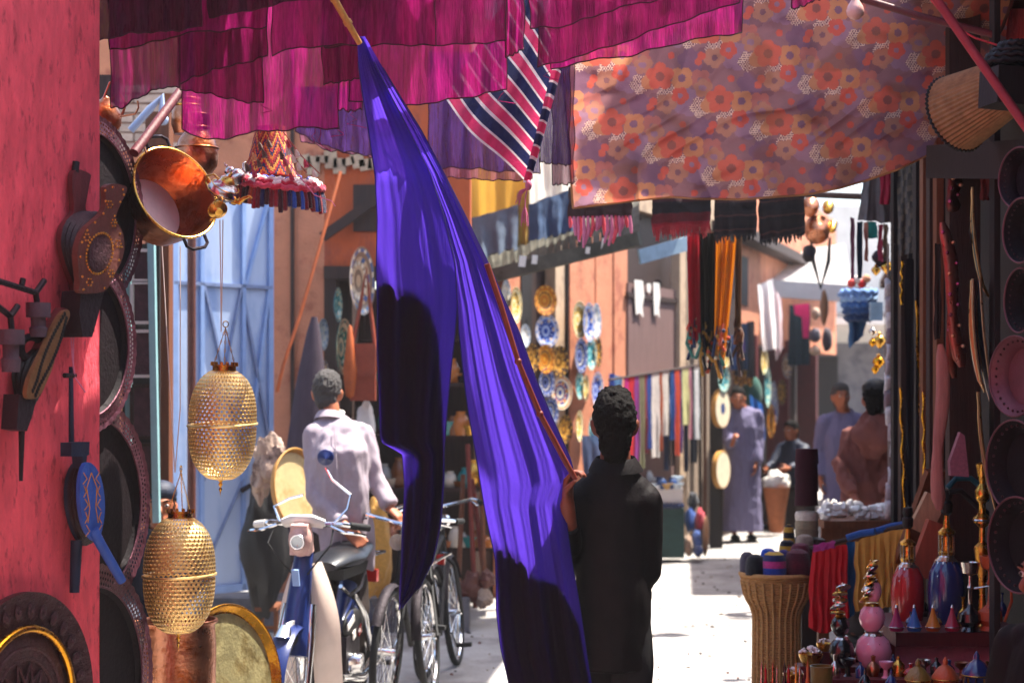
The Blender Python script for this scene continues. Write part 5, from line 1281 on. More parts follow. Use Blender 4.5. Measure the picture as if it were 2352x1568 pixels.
    if collar:
        q = MB(); n_ = J['neck'] + Z * .02; tl = (hc - J['neck']).normalized(); CM = Matrix((X, tl.cross(X).normalized(), tl)).transposed()
        q.lathe([(.078, -.03), (.069, .012), (.074, .018), (.09, -.004), (.104, -.034)], 28, Matrix.Translation(n_) @ CM.to_4x4() @ Matrix.Diagonal((1, .95, 1, 1)), close=False); q.build('collar', mat, t)
    if legs:
        if kind != 'robe':
            q = MB(); q.tube([P_ + Z * .08, P_ - Z * .07], [.15 * Wd, .155 * Wd], 16, flat=.74, side=X)
            for S_ in 'LR':
                hi, kn, an = J['hip' + S_], J['kn' + S_], J['an' + S_]; q.tube([hi, hi.lerp(kn, .5), kn, kn.lerp(an, .5), an + Z * .0], [.083 * Wd + .006, .086, .076, .072, .068], 14)
            link_mesh(mesh_eval(q, .011, 3, disp=dsp), 'trousers', bottom, t)
        for S_ in 'LR':
            an = J['an' + S_]; q = MB(); q.ell(an - Y * .055 - Z * .045, (.048, .135, .045), Rz, n=14, m=8); q.box(an - Y * .055 - Z * .082, (.085, .26, .016), Rz); link_mesh(mesh_eval(q, .009, 2), 'shoe', shoes, t)
    return t, J

# man in black carrying the stick
ml = Vector((xx(1408, 6.42), 6.42, 0))
figure('man in a black jacket seen from behind, propping the blue cloth on a stick', ml, R(180 - 6),
       {'shL': W(1338, 1150, 6.42), 'elL': W(1306, 1290, 6.42), 'wrL': W(1303, 1152, 6.22), 'shR': W(1478, 1150, 6.42), 'elR': W(1484, 1310, 6.44), 'wrR': W(1440, 1392, 6.66),
        'head': W(1412, 974, 6.40), 'neck': W(1414, 1072, 6.42), 'uchest': W(1408, 1120, 6.42)},
       hand_l=(Vector((.06, .02, 1)), Vector((.8, -.3, .1)), 1.05), head_rot=(.0, 0, R(3)), hair='hair', top=('jacket', 'jacket', .665), bottom=mk('black_trousers', S('#131014'), .9, var=.2, bump=.2) and 'black_trousers', hairstyle='tall', voxel=.007, wide=.78, face=False, skin='dark_skin', sleeve=.62)
# man in the pale suit
sl = Vector((xx(776, 9.4), 9.4, 0))
figure('man in a pale lilac suit seen from behind, one hand on his back', sl, R(180 - 12),
       {'head': W(752, 903, 9.58), 'neck': W(761, 964, 9.52), 'uchest': W(770, 1000, 9.46), 'chest': W(776, 1050, 9.36), 'waist': W(784, 1145, 9.36), 'pelvis': W(792, 1212, 9.4),
        'shL': W(726, 1002, 9.45), 'elL': W(722, 1138, 9.34), 'wrL': W(792, 1208, 9.20), 'shR': W(828, 1000, 9.47), 'elR': W(864, 1098, 9.44), 'wrR': W(896, 1168, 9.36)},
       hand_l=(Vector((.55, -.12, -.55)), Vector((.1, -1, .1)), .35), hand_r=(Vector((.5, -.3, -.4)), Vector((-.2, .2, -1)), 1.0), head_rot=(.1, 0, R(8)), hair='grey_hair', top=('jacket', 'suit', .72), hairstyle='short', voxel=.008, wide=.93, face=False, folds=.02, sleeve=.92)
tS = bpy.data.objects['person.001']; b = MB(); n_ = W(762, 960, 9.52); b.ring(n_ + Vector((0, 0, .03)), .064, .011, Euler((.15, 0, 0)).to_matrix(), 24, 8); b.build('shirt_collar', 'white_paint', tS)
for (pts_, r_, nm_) in (([(768, 985), (772, 1050), (778, 1150), (788, 1300)], .003, 'back_seam'),):
    b = MB(); b.tube([W(x, y, 9.225 + (.0 if y > 1040 else .1)) for x, y in pts_], r_, 5); b.build(nm_, 'suit', tS)
# robed man
rl = Vector((xx(1706, 19.2), 19.2, 0))
figure('man in a long grey violet robe walking towards us down the lane', rl, R(8),
       {'elR': W(1668, 1000, 19.1), 'wrR': W(1681, 1022, 18.95), 'elL': W(1740, 1010, 19.2), 'wrL': W(1736, 1064, 19.1), 'head': W(1695, 915, 19.15)},
       hand_r=(Vector((.1, -.3, .6)), Vector((.5, .3, 0)), .8), head_rot=(0, 0, R(-12)), top=('robe', 'robe', .12), hairstyle='short', voxel=.010, folds=.016, skin='skin', shoes='black')
# grey robed man farther right
gl = Vector((xx(1940, 15.6), 15.6, 0))
figure('man in a lavender robe and white collar standing behind the brown coated one', gl, R(-8), {'head': W(1931, 912, 15.55)}, head_rot=(0, 0, R(15)), top=('robe', 'robe', .12), hair='grey_hair', voxel=.011, folds=.016)
# brown coated man
bl_ = Vector((xx(1992, 11.4), 11.4, 0))
figure('man in a brown coat and black cap leaning on the white goods table', bl_, R(180 + 10),
       {'head': W(2010, 918, 11.3), 'neck': W(2004, 972, 11.35), 'shL': W(1955, 1005, 11.4), 'elL': W(1930, 1062, 11.35), 'wrL': W(1962, 1140, 11.15), 'shR': W(2032, 1000, 11.4), 'elR': W(2046, 1080, 11.3), 'wrR': W(2040, 1130, 11.1)},
       head_rot=(0, 0, R(-20)), top=('jacket', 'brown_coat', .62), cap='black', voxel=.010, folds=.034, face=False, skin='dark_skin')
tB = bpy.data.objects['person.004']; b = MB(); hc_ = W(2004, 990, 11.3)
b.add(*lump(hc_ + Vector((.0, -.06, -.02)), (.13, .085, .14), 5, .35)); b.build('hood', 'brown_coat', tB)
# seated vendor far off and two half hidden heads
q0 = Vector((xx(1822, 21.0), 21.0, 0))
figure('seated vendor in dark clothes beside the small basket, far down the lane', q0, R(-50),
       {'pelvis': q0 + Vector((0, 0, .48)), 'waist': q0 + Vector((0, 0, .62)), 'chest': q0 + Vector((0, 0, .86)), 'uchest': q0 + Vector((0, 0, .98)), 'neck': q0 + Vector((-.01, -.01, 1.06)), 'head': q0 + Vector((-.03, -.03, 1.2)),
        'shL': q0 + Vector((.12, -.12, .98)), 'elL': q0 + Vector((.04, -.34, .8)), 'wrL': q0 + Vector((-.14, -.5, .76)), 'shR': q0 + Vector((-.12, .12, .98)), 'elR': q0 + Vector((-.26, .0, .78)), 'wrR': q0 + Vector((-.36, -.2, .74)),
        'hipL': q0 + Vector((.05, -.08, .46)), 'knL': q0 + Vector((-.24, -.36, .46)), 'anL': q0 + Vector((-.22, -.38, .09)), 'hipR': q0 + Vector((-.06, .06, .46)), 'knR': q0 + Vector((-.38, -.18, .46)), 'anR': q0 + Vector((-.36, -.2, .09))},
       top=('jacket', 'dark_blue', .40), voxel=.012)
b = MB(); b.box(q0 + Vector((.02, .02, .19)), (.36, .36, .38), rot=(0, 0, R(-50))); b.one('stool', 'dark_wood', 'low dark stool under the seated vendor far down the lane', 'stool')
def seated(label, q0, rot, **k):
    Rm = Matrix.Rotation(rot, 3, 'Z'); f = lambda x, y, z: q0 + Rm @ Vector((x, y, z))
    return figure(label, q0, rot, {'pelvis': f(0, 0, .46), 'waist': f(0, 0, .60), 'chest': f(0, -.01, .84), 'uchest': f(0, 0, .96), 'neck': f(0, 0, 1.04), 'head': f(0, -.03, 1.185),
        'shL': f(.17, 0, .96), 'elL': f(.21, -.05, .70), 'wrL': f(.12, -.26, .58), 'shR': f(-.17, 0, .96), 'elR': f(-.21, -.05, .70), 'wrR': f(-.12, -.26, .58),
        'hipL': f(.09, 0, .46), 'knL': f(.13, -.42, .47), 'anL': f(.13, -.42, .09), 'hipR': f(-.09, 0, .46), 'knR': f(-.13, -.42, .47), 'anR': f(-.13, -.42, .09)}, **k)
seated('seated shopkeeper half hidden between the dark trays and the lower lantern', Vector((xx(370, 9.2), 9.2, -.10)), R(10), top=('jacket', 'dark_blue', .40), cap='dark_blue', skin='skin', voxel=.011)
b = MB(); b.box((xx(370, 9.2), 9.25, .17), (.4, .36, .34)); b.one('stool', 'dark_wood', 'dark stool under the half hidden shopkeeper', 'stool')
seated('stallholder with black hair sitting in shadow at the right edge', Vector((xx(2436, 4.85), 4.85, .0)), R(-62), top=('jacket', 'jacket', .40), skin='dark_skin', hairstyle='tall', voxel=.008)
b = MB(); b.box((xx(2436, 4.85), 4.85, .19), (.36, .36, .38)); b.one('stool', 'dark_wood', 'dark stool under the stallholder at the right edge', 'stool')

# ------------------------------------------------------------------ scooter and bicycles
mk('scooter_cream', S('#d8c3b6'), .3, var=.08, bump=.05, spec=.5); mk('headset_pink', S('#c9a096'), .35, var=.1, bump=.05, spec=.5)
mk('red_lens', S('#a31a16'), .15, var=.1, bump=0, spec=.6)
def wheel(mb_t, c, r, parent, name='wheel', tyre=.022, spokes=28, rimr=None):
    """wheel in the plane X = const of the cycle"""
    Mx = Matrix(((0, 0, 1), (1, 0, 0), (0, 1, 0)))
    b = MB(); b.ring(c, r - tyre, tyre, Mx, 48, 10); w = b.build(name, 'rubber', parent)
    b = MB(); b.ring(c, r - tyre * 2.1, tyre * .55, Mx, 48, 6); b.build('rim', 'chrome', w)
    b = MB(); b.cyl(Vector(c) - Vector((.05, 0, 0)), Vector(c) + Vector((.05, 0, 0)), .02, None, 12); b.build('hub', 'chrome', w)
    b = MB()
    for k in range(spokes):
        a = k * 6.283 / spokes; s = (.028 if k % 2 else -.028)
        b.tube([Vector(c) + Vector((s, .018 * math.cos(a + .5), .018 * math.sin(a + .5))), Vector(c) + Vector((0, (r - tyre * 2.2) * math.cos(a), (r - tyre * 2.2) * math.sin(a)))], .0016, 4)
    tag(b.build('spokes', 'chrome', w), kind='stuff')
def fender(b, c, r, w, a0, a1, n=20):
    vs = []; m = 7
    for i in range(n + 1):
        a = lerp(a0, a1, i / n)
        for j in range(m):
            q = lerp(-1.25, 1.25, j / (m - 1)); rr_ = r + .022 * math.cos(q)
            vs.append((c[0] + w * math.sin(q), c[1] + rr_ * math.cos(a), c[2] + rr_ * math.sin(a)))
    b.add(vs, [(i * m + j, i * m + j + 1, (i + 1) * m + j + 1, (i + 1) * m + j) for i in range(n) for j in range(m - 1)])
def moped():
    t = thing('moped', 'dark blue moped with cream leg shields, round mirror and black seat', 'moped', (0, 0, 0))
    wheel(None, (0, -.58, .27), .27, t, tyre=.032, spokes=24); wheel(None, (0, .58, .27), .27, t, tyre=.032, spokes=24)
    b = MB(); fender(b, (0, -.58, .27), .285, .055, R(25), R(165)); b.build('front_fender', 'navy_paint', t)
    b = MB(); b.tube([(0, -.70, .52), (0, -.74, .545), (0, -.70, .57)], [.03, .042, .03], 12); b.build('fender_badge', 'chrome', t)
    b = MB(); fender(b, (0, .58, .27), .285, .06, R(10), R(185)); b.build('rear_fender', 'navy_paint', t)
    for s in (-1, 1):
        b = MB(); b.tube([(s * .075, -.58, .27), (s * .075, -.53, .5), (s * .06, -.47, .66)], [.02, .024, .024], 10); b.build('fork_leg', 'chrome', t)
    b = MB(); b.tube([(0, -.56, .42), (0, -.50, .66), (0, -.43, .86), (0, -.40, .93)], [.075, .062, .05, .045], 14, flat=.75); b.build('steering_column', 'navy_paint', t)
    b = MB(); b.box((0, -.545, .80), (.035, .012, .085), rot=(.33, 0, 0)); b.build('maker_plate', 'blue_trim', t)
    for s in (-1, 1):
        b = MB()
        def sh(u, v):
            x = s * (.045 + .115 * u * (math.sin(min(1, v * 1.5 + .12) * 1.57))); z = lerp(.86, .22, v)
            return Vector((x, -.46 + .03 * v + .08 * v * v + .10 * u * u + .02, z))
        b.grid(sh, 8, 16); b.grid(lambda u, v: sh(u, v) + Vector((0, .012, 0)), 8, 16); b.build('leg_shield', 'scooter_cream', t)
    b = MB(); b.box((0, -.465, .985), (.10, .085, .15), rot=(.2, 0, 0), taper=.84); b.ell((0, -.47, .98), (.062, .06, .085)); h_ = b.build('headset', 'headset_pink', t)
    b = MB(); b.cyl((0, -.515, .975), (0, -.53, .972), .028, .03, 20); b.build('headlamp', 'glass', h_)
    b = MB(); b.ring((0, -.530, .972), .033, .005, Euler((R(90), 0, 0)).to_matrix(), 24, 6); b.build('lamp_ring', 'chrome', h_)
    b = MB(); b.tube([(-.10, -.42, 1.055), (-.05, -.44, 1.07), (.05, -.44, 1.07), (.10, -.42, 1.055)], [.03, .04, .04, .03], 10, flat=.7); b.build('handlebar_cover', 'white_paint', t)
    for s in (-1, 1):
        b = MB(); b.tube([(s * .06, -.42, 1.05), (s * .17, -.40, 1.055), (s * .24, -.33, 1.04)], .013, 8); b.build('handlebar', 'chrome', t)
        b = MB(); b.tube([(s * .215, -.355, 1.045), (s * .295, -.28, 1.03)], [.019, .018], 10); b.build('grip', 'white_paint' if s < 0 else 'rubber', t)
        b = MB(); b.tube([(s * .14, -.43, 1.045), (s * .21, -.45, 1.02), (s * .28, -.41, 1.01), (s * .30, -.37, 1.0)], .0085, 6); b.build('brake_lever', 'chrome', t)
    b = MB(); b.tube([(.15, -.41, 1.06), (.21, -.39, 1.13), (.22, -.37, 1.20), (.12, -.36, 1.27), (.085, -.36, 1.33)], .0065, 6); m_ = b.build('mirror_stalk', 'chrome', t)
    b = MB(); b.lathe([(0, -.03), (.024, -.010), (.040, -.002), (.042, .003), (.038, .005), (0, .003)], 20, Matrix.Translation((.085, -.36, 1.38)) @ Euler((R(-80), .3, .3)).to_matrix().to_4x4()); b.build('mirror', 'navy_paint', m_)
    b = MB(); b.tube([(-.13, -.41, 1.06), (-.17, -.38, 1.13), (-.10, -.35, 1.17), (-.03, -.35, 1.19)], .0065, 6); b.build('mirror_stalk', 'chrome', t)
    b = MB(); b.tube([(0, -.36, .78), (0, -.22, .42), (0, -.05, .34), (0, .25, .42), (0, .42, .66)], [.045, .05, .06, .055, .05], 12); b.build('frame', 'navy_paint', t)
    b = MB(); b.tube([(0, -.04, .80), (0, .08, .825), (0, .3, .82), (0, .5, .86), (0, .62, .87)], [.06, .12, .13, .12, .07], 14, flat=.42, side=(1, 0, 0)); b.build('seat', 'seat_vinyl', t)
    b = MB(); b.box((0, .28, .755), (.15, .46, .06), taper=1.2); b.build('seat_base', 'black', t)
    b = MB(); b.box((.02, .1, .34), (.2, .26, .2)); b.cyl((0, -.02, .33), (0, -.16, .36), .06, .055, 14); b.build('engine', 'iron', t)
    for k in range(5):
        b = MB(); b.cyl((0, -.05 - k * .022, .335 + k * .004), (0, -.056 - k * .022, .336 + k * .004), .078, None, 14); b.build('cooling_fin', 'iron', t)
    for s in (-1, 1):
        b = MB(); b.ell((s * .10, .16, .48), (.03, .19, .085)); b.build('side_panel', 'black', t)
    for (x, y, z, sx, sz, m) in ((.128, .02, .51, .13, .035, 'white_paint'), (.128, .0, .545, .11, .028, 'navy_paint'), (.128, .2, .45, .06, .05, 'red_lens'), (.13, .08, .44, .05, .04, 'white_paint')):
        b = MB(); b.box((x, y, z), (.006, sx, sz), rot=(.3, 0, 0)); b.build('sticker', m, t)
    b = MB(); b.tube([(.11, -.08, .24), (.13, .2, .2), (.14, .62, .26)], [.02, .035, .035], 12); b.build('exhaust', 'chrome', t)
    b = MB(); b.tube([(-.07, .5, .8), (-.09, .85, .8), (.09, .85, .8), (.07, .5, .8)], .01, 8); b.build('rear_rack', 'chrome', t)
    for s in (-1, 1):
        b = MB(); b.tube([(s * .15, -.42, 1.04), (s * .16, -.50, .96), (s * .08, -.50, .86), (s * .03, -.47, .80)], .0045, 5); b.build('control_cable', 'black', t)
    b = MB(); b.box((.0, -.60, .565), (.012, .16, .06)); b.build('number_plate', 'white_paint', t)
    b = MB(); b.lathe([(0, -.06), (.05, -.055), (.06, 0), (.05, .055), (0, .06)], 18, Matrix.Translation((.13, .05, .30)) @ Euler((0, R(90), 0)).to_matrix().to_4x4()); b.build('engine_cover', 'chrome', t)
    b = MB(); b.tube([(.09, .22, .62), (.10, .40, .50), (.09, .57, .29)], [.018, .022, .018], 10); b.build('shock_absorber', 'chrome', t)
    b = MB(); b.tube([(.075, .0, .70), (.09, .12, .64), (.09, .34, .66), (.07, .5, .72)], .011, 8); b.build('seat_rail', 'chrome', t)
    b = MB(); b.box((0, .88, .66), (.09, .05, .07)); b.build('tail_light', 'red_lens', t)
    b = MB(); b.tube([(-.11, .1, .28), (-.2, .12, .02), (-.22, .16, .008)], .012, 8); b.build('kickstand', 'iron', t)
    return t
mp = moped(); place(mp, (xx(742, 8.8), 8.85, 0), (0, .02, R(-10)))
def bicycle(label, frame='black'):
    t = thing('bicycle', label, 'bicycle', (0, 0, 0), 'bicycles parked behind the moped'); fw, rw = Vector((0, -.53, .33)), Vector((0, .53, .33))
    wheel(None, fw, .33, t, tyre=.02); wheel(None, rw, .33, t, tyre=.02)
    bb_, st, hd0, hd1 = Vector((0, .08, .28)), Vector((0, .24, .80)), Vector((0, -.36, .70)), Vector((0, -.33, .88))
    b = MB()
    for p, q, r in ((bb_, st, .015), (bb_, hd0, .018), (st - Vector((0, .03, .09)), hd1 - Vector((0, 0, .06)), .016), (hd0, hd1, .02)): b.tube([p, q], r, 10)
    for s in (-1, 1):
        b.tube([bb_, rw + Vector((s * .06, 0, 0))], .009, 8); b.tube([st - Vector((0, .02, .08)), rw + Vector((s * .06, 0, 0))], .008, 8); b.tube([hd0, hd0 + Vector((s * .05, -.03, -.06)), fw + Vector((s * .055, 0, 0))], .011, 8)
    b.build('frame', frame, t)
    b = MB(); b.tube([st, st + Vector((0, .03, .1))], .012, 8); b.build('seat_post', 'chrome', t)
    b = MB(); b.tube([st + Vector((0, -.15, .115)), st + Vector((0, -.02, .12)), st + Vector((0, .09, .125)), st + Vector((0, .14, .12))], [.02, .04, .09, .06], 12, flat=.38, side=(1, 0, 0)); b.build('saddle', 'seat_vinyl', t)
    b = MB(); b.tube([hd1, hd1 + Vector((0, -.02, .1)), hd1 + Vector((0, -.07, .12))], .012, 8); b.tube([hd1 + Vector((-.27, .12, .14)), hd1 + Vector((-.2, -.02, .15)), hd1 + Vector((0, -.07, .12)), hd1 + Vector((.2, -.02, .15)), hd1 + Vector((.27, .12, .14))], .011, 8); b.build('handlebar', 'chrome', t)
    for s in (-1, 1):
        b = MB(); b.tube([hd1 + Vector((s * .262, .10, .14)), hd1 + Vector((s * .285, .2, .135))], .016, 8); b.build('grip', 'rubber', t)
        b = MB(); b.tube([hd1 + Vector((s * .2, -.04, .13)), hd1 + Vector((s * .25, .06, .11))], .006, 6); b.build('brake_lever', 'chrome', t)
    for c, a0, a1 in ((fw, 20, 150), (rw, 5, 170)):
        b = MB(); fender(b, c, .34, .03, R(a0), R(a1)); b.build('mudguard', 'iron', t)
    b = MB(); b.cyl(hd1 + Vector((0, -.09, .03)), hd1 + Vector((0, -.13, .025)), .035, .045, 16); b.build('headlamp', 'chrome', t)
    Mx = Matrix(((0, 0, 1), (1, 0, 0), (0, 1, 0))); b = MB(); b.ring(bb_ + Vector((.05, 0, 0)), .085, .008, Mx, 28, 6)
    for k in range(5): b.tube([bb_ + Vector((.05, 0, 0)), bb_ + Vector((.05, .085 * math.cos(k * 1.257), .085 * math.sin(k * 1.257)))], .006, 5)
    b.build('chainwheel', 'chrome', t)
    for s, a in ((1, .6), (-1, 3.74)):
        e = bb_ + Vector((s * .07, .16 * math.cos(a), .16 * math.sin(a))); b = MB(); b.tube([bb_ + Vector((s * .07, 0, 0)), e], .009, 6); c_ = b.build('crank', 'chrome', t)
        b = MB(); b.box(e + Vector((s * .05, 0, 0)), (.09, .05, .022)); b.build('pedal', 'rubber', c_)
    b = MB(); b.box(rw + Vector((0, .26, .36)), (.05, .03, .06)); b.build('tail_light', 'red_lens', t)
    b = MB()
    b.tube([rw + Vector((-.06, -.2, .40)), rw + Vector((-.07, .2, .41)), rw + Vector((.07, .2, .41)), rw + Vector((.06, -.2, .40))], .007, 6); b.build('carrier', 'chrome', t)
    return t
b1 = bicycle('x'); b2 = copy_tree(b1)
place(b1, (xx(928, 9.5), 9.55, 0), (0, R(4), R(-9)), 1.0, 'bicycle with its front wheel towards us under the narrow end of the blue cloth')
place(b2, (xx(1022, 10.0), 10.1, 0), (0, R(5), R(174)), 1.0, 'bicycle with red tail light, right of the blue cloth end')
# ------------------------------------------------------------------ painted plates
def plate_mesh(cols, seed, petals=12):
    """shallow dish with painted rings and petals; radius 1, facing +Z"""
    rr = random.Random(seed); n = 36
    prof = [(0, .02), (.18, .02), (.34, .022), (.46, .03), (.58, .05), (.70, .10), (.84, .13), (.94, .15), (1.0, .16), (.98, .13), (.6, .0), (0, -.02)]
    ring_c = [cols[0], cols[1], cols[0], cols[2 % len(cols)], cols[0], cols[1], cols[3 % len(cols)], cols[1], cols[2 % len(cols)], cols[0], cols[0]]
    ph = rr.randrange(3)
    def cf(i, k):
        if i in (3, 6) and (k + ph) % 3 == 0: return cols[(i // 3) % len(cols)]
        if i == 4 and (k // 2) % 3 == 0: return cols[3 % len(cols)]
        return ring_c[min(i, 10)]
    b = MB(); b.lathe(prof, n, None, cf); return b
PAL = dict(orange=[S('#c98a2e'), S('#b5651f'), S('#5d4a34'), S('#d6a24a')], blue=[S('#2c479c'), S('#9fb0d8'), S('#1e2f78'), S('#d0b48c')], yellow=[S('#d8b04a'), S('#e6d8b0'), S('#b98a2c'), S('#7a6a3a')],
           white=[S('#e2dccf'), S('#b8c0cc'), S('#d8cfc0'), S('#6f7f9c')], multi=[S('#34427e'), S('#d9cdb8'), S('#b0573a'), S('#c98f4a')], teal=[S('#2a8a92'), S('#8ec3c4'), S('#1d5f72'), S('#d8cfa8')],
           amber=[S('#a8752c'), S('#5a4022'), S('#c99a48'), S('#2c2a34')], navy=[S('#232c56'), S('#6a76a8'), S('#b8b0a0'), S('#1a2040')], cream=[S('#c8a888'), S('#8a6f5c'), S('#e0d0b8'), S('#5a6a92')], green=[S('#1f5a4e'), S('#c2a884'), S('#2c7462'), S('#8a7058')])
PM_ = {}
def plate(label, cx_, cy_, w, h, pal, D=None, off=.10, side=1, group='painted plates on the shop wall', tilt=0.0, name='plate', cat='plate'):
    p = on_fac(cx_, cy_, off) if D is None else W(cx_, cy_, D)
    if pal not in PM_: PM_[pal] = plate_mesh(PAL[pal], len(PM_)).mesh('plate'); PM_[pal].materials.append(M['ceramic'])
    o = bpy.data.objects.new(name, PM_[pal]); COL.objects.link(o)
    az = math.atan2((cx_ - CX) / FPX, 1); asp = min(1, w / h)
    M3 = yaw_M(-az + side * math.acos(asp), tilt)
    o.matrix_world = Matrix.Translation(p) @ M3.to_4x4() @ Matrix.Scale(px(h / 2, p.y), 4)
    return tag(o, label, cat, group)
plate('white oval plate highest on the pink panel edge', 1158, 676, 22, 70, 'white')
plate('yellow plate on the pink panel beside the carrying stick', 1180, 700, 26, 84, 'yellow')
plate('orange plate at the top of the plate column', 1250, 690, 52, 70, 'orange')
plate('blue plate with pale centre, below the orange one', 1253, 760, 54, 76, 'blue')
plate('small white plate seen edge on beside the stick', 1203, 771, 24, 54, 'white')
plate('yellow rimmed patterned plate at the top of the right hand cluster', 1326, 734, 34, 86, 'yellow', off=.14)
plate('tall blue plate next to the yellow rimmed one', 1347, 740, 28, 90, 'blue', off=.16)
plate('pale blue and white plate at the right of the top trio', 1364, 738, 22, 84, 'white', off=.12)
plate('dark amber plate half behind the stick', 1219, 822, 30, 70, 'amber')
plate('amber plate with dark petals below the blue plate', 1250, 824, 42, 68, 'orange')
plate('amber plate with a ringed centre, right of its twin', 1282, 830, 42, 72, 'amber')
plate('violet blue plate in the middle of the right hand cluster', 1330, 816, 30, 80, 'navy', off=.16)
plate('turquoise plate beside the violet blue one', 1353, 812, 24, 76, 'teal', off=.14)
plate('narrow amber plate at the right of the turquoise one', 1369, 808, 16, 72, 'amber', off=.12)
plate('navy plate between the amber ones and the big ringed plate', 1252, 878, 36, 66, 'navy')
plate('big plate ringed in blue, cream and rust left of the man in black', 1286, 902, 48, 78, 'multi')
plate('small teal plate right of the big ringed plate', 1327, 884, 18, 66, 'teal', off=.14)
plate('slim amber plate beside the small teal one', 1342, 890, 14, 60, 'yellow', off=.13)
plate('deep blue plate just above the hair of the man in black', 1367, 896, 28, 84, 'blue', off=.16)
plate('lowest amber plate left of the stick hand', 1294, 985, 34, 68, 'amber')
plate('slim yellow plate low beside the ear of the man in black', 1326, 978, 16, 72, 'yellow', off=.14)
plate('teal plate half hidden by the ear of the man in black', 1360, 986, 26, 70, 'teal', off=.14)
plate('dim navy plate behind the fold of the blue cloth', 1262, 945, 34, 66, 'navy')
# garments and blue cloths hung low on the same wall
quad_cloth('cloth', 'deep blue folded cloth hung left of the coloured scarves', 'thin_cloth', (1396, 858, 16.2), (1412, 858, 16.2), (1396, 930, 16.2), (1412, 930, 16.2), nu=6, nv=8, col=S('#3450a0'), cat='cloth')
quad_cloth('cloth', 'light blue folded cloth hung beside the deep blue one', 'thin_cloth', (1411, 862, 16.2), (1430, 864, 16.3), (1411, 935, 16.2), (1430, 935, 16.3), nu=6, nv=8, col=S('#5f9ccc'), cat='cloth')
quad_cloth('cloth', 'dusty blue garment hung low behind the shoulder of the man in black', 'thin_cloth', (1336, 1000, 15.2), (1392, 1000, 15.6), (1340, 1110, 15.2), (1394, 1110, 15.6), nu=14, nv=10, amp=.04, freq=3, col=S('#4a5a80'), cat='garment')
# white plaster patches and paper notices on the brown board
for x_, y_, w_, h_, lab in ((1468, 686, 22, 84, 'torn white notice at the left of the brown board'), (1508, 690, 16, 80, 'torn white notice at the right of the brown board'), (1490, 662, 10, 22, 'small white scrap above the torn notices')):
    pts = [(-.5, .5), (.35, .5), (.5, .1), (.3, -.2), (.42, -.5), (.05, -.38), (-.35, -.45), (-.45, 0)]
    c = on_fac(x_, y_, .072); s = px(1, c.y)
    vs = [c + fd * (p[0] * w_ * s / .34) + Vector((0, 0, p[1] * h_ * s)) for p in pts]
    b = MB(); n = len(vs); b.add(vs + [v + fn_ * .004 for v in vs], [tuple(range(n - 1, -1, -1)), tuple(range(n, 2 * n))] + [(k, (k + 1) % n, n + (k + 1) % n, n + k) for k in range(n)])
    b.one('paper_notice', 'white_plaster', lab, 'notice', smooth=0)
# ------------------------------------------------------------------ row of coloured scarves
b = MB(); b.tube([on_fac(1400, 872, .28), on_fac(1606, 838, .28)], .012, 6); b.one('clothes_rail', 'dark_wood', 'thin dark rail carrying the row of coloured scarves', 'rail')
SC_ = [('magenta', '#b81f86', 1433, 1444, 1080), ('scarlet', '#c2202e', 1443, 1457, 1075), ('violet', '#8a3a92', 1456, 1469, 1060), ('olive', '#7f8264', 1468, 1480, 1075), ('maroon', '#7c3040', 1479, 1488, 1040), ('royal blue', '#24489e', 1486, 1497, 1030),
       ('long white', '#e6e2dc', 1496, 1515, 1050), ('rust', '#b4562e', 1514, 1522, 1035), ('white', '#e8e2d8', 1521, 1537, 1000), ('black', '#16161c', 1536, 1541, 1070), ('strong blue', '#2458a6', 1539, 1550, 1010), ('orange red', '#d2492c', 1549, 1562, 1046),
       ('purple', '#4a2874', 1561, 1567, 1040), ('cream yellow', '#e0e0a0', 1566, 1583, 975), ('rose', '#d08aa0', 1582, 1589, 1008), ('dark navy', '#161b2c', 1588, 1595, 1060), ('narrow white', '#e2e4e8', 1594, 1606, 1008)]
for k, (nm, hx, x0, x1, yb) in enumerate(SC_):
    yt = lerp(868, 842, (x0 - 1433) / 170); a, c = on_fac(x0, yt, .28), on_fac(x1, yt, .28)
    quad_cloth('hanging_scarf', f'{nm} scarf in the row hung on the dark rail', 'thin_cloth', (x0, yt, a.y), (x1, yt - 1, c.y), (x0 + 1, yb, a.y), (x1 + 1, yb, c.y), nu=8, nv=12, amp=.02, freq=1.3, col=S(hx), cat='scarf', group='coloured scarves on the rail', ph=k * 1.7)
for k, (x0, x1, yb) in enumerate(((1524, 1536, 1080), (1543, 1549, 1070), (1570, 1582, 1082), (1586, 1602, 1062))):
    a = on_fac(x0, 1000, .2); quad_cloth('hanging_scarf', ['dark blue scarf end below the white scarf', 'black scarf end below the strong blue one', 'navy scarf end below the cream yellow one', 'dark scarf end below the narrow white one'][k], 'thin_cloth', (x0, 860, a.y), (x1, 858, a.y), (x0, yb, a.y), (x1, yb, a.y), nu=6, nv=8, amp=.02, freq=1, col=S(['#27304c', '#15161c', '#232a48', '#1b1f2e'][k]), cat='scarf', group='coloured scarves on the rail')

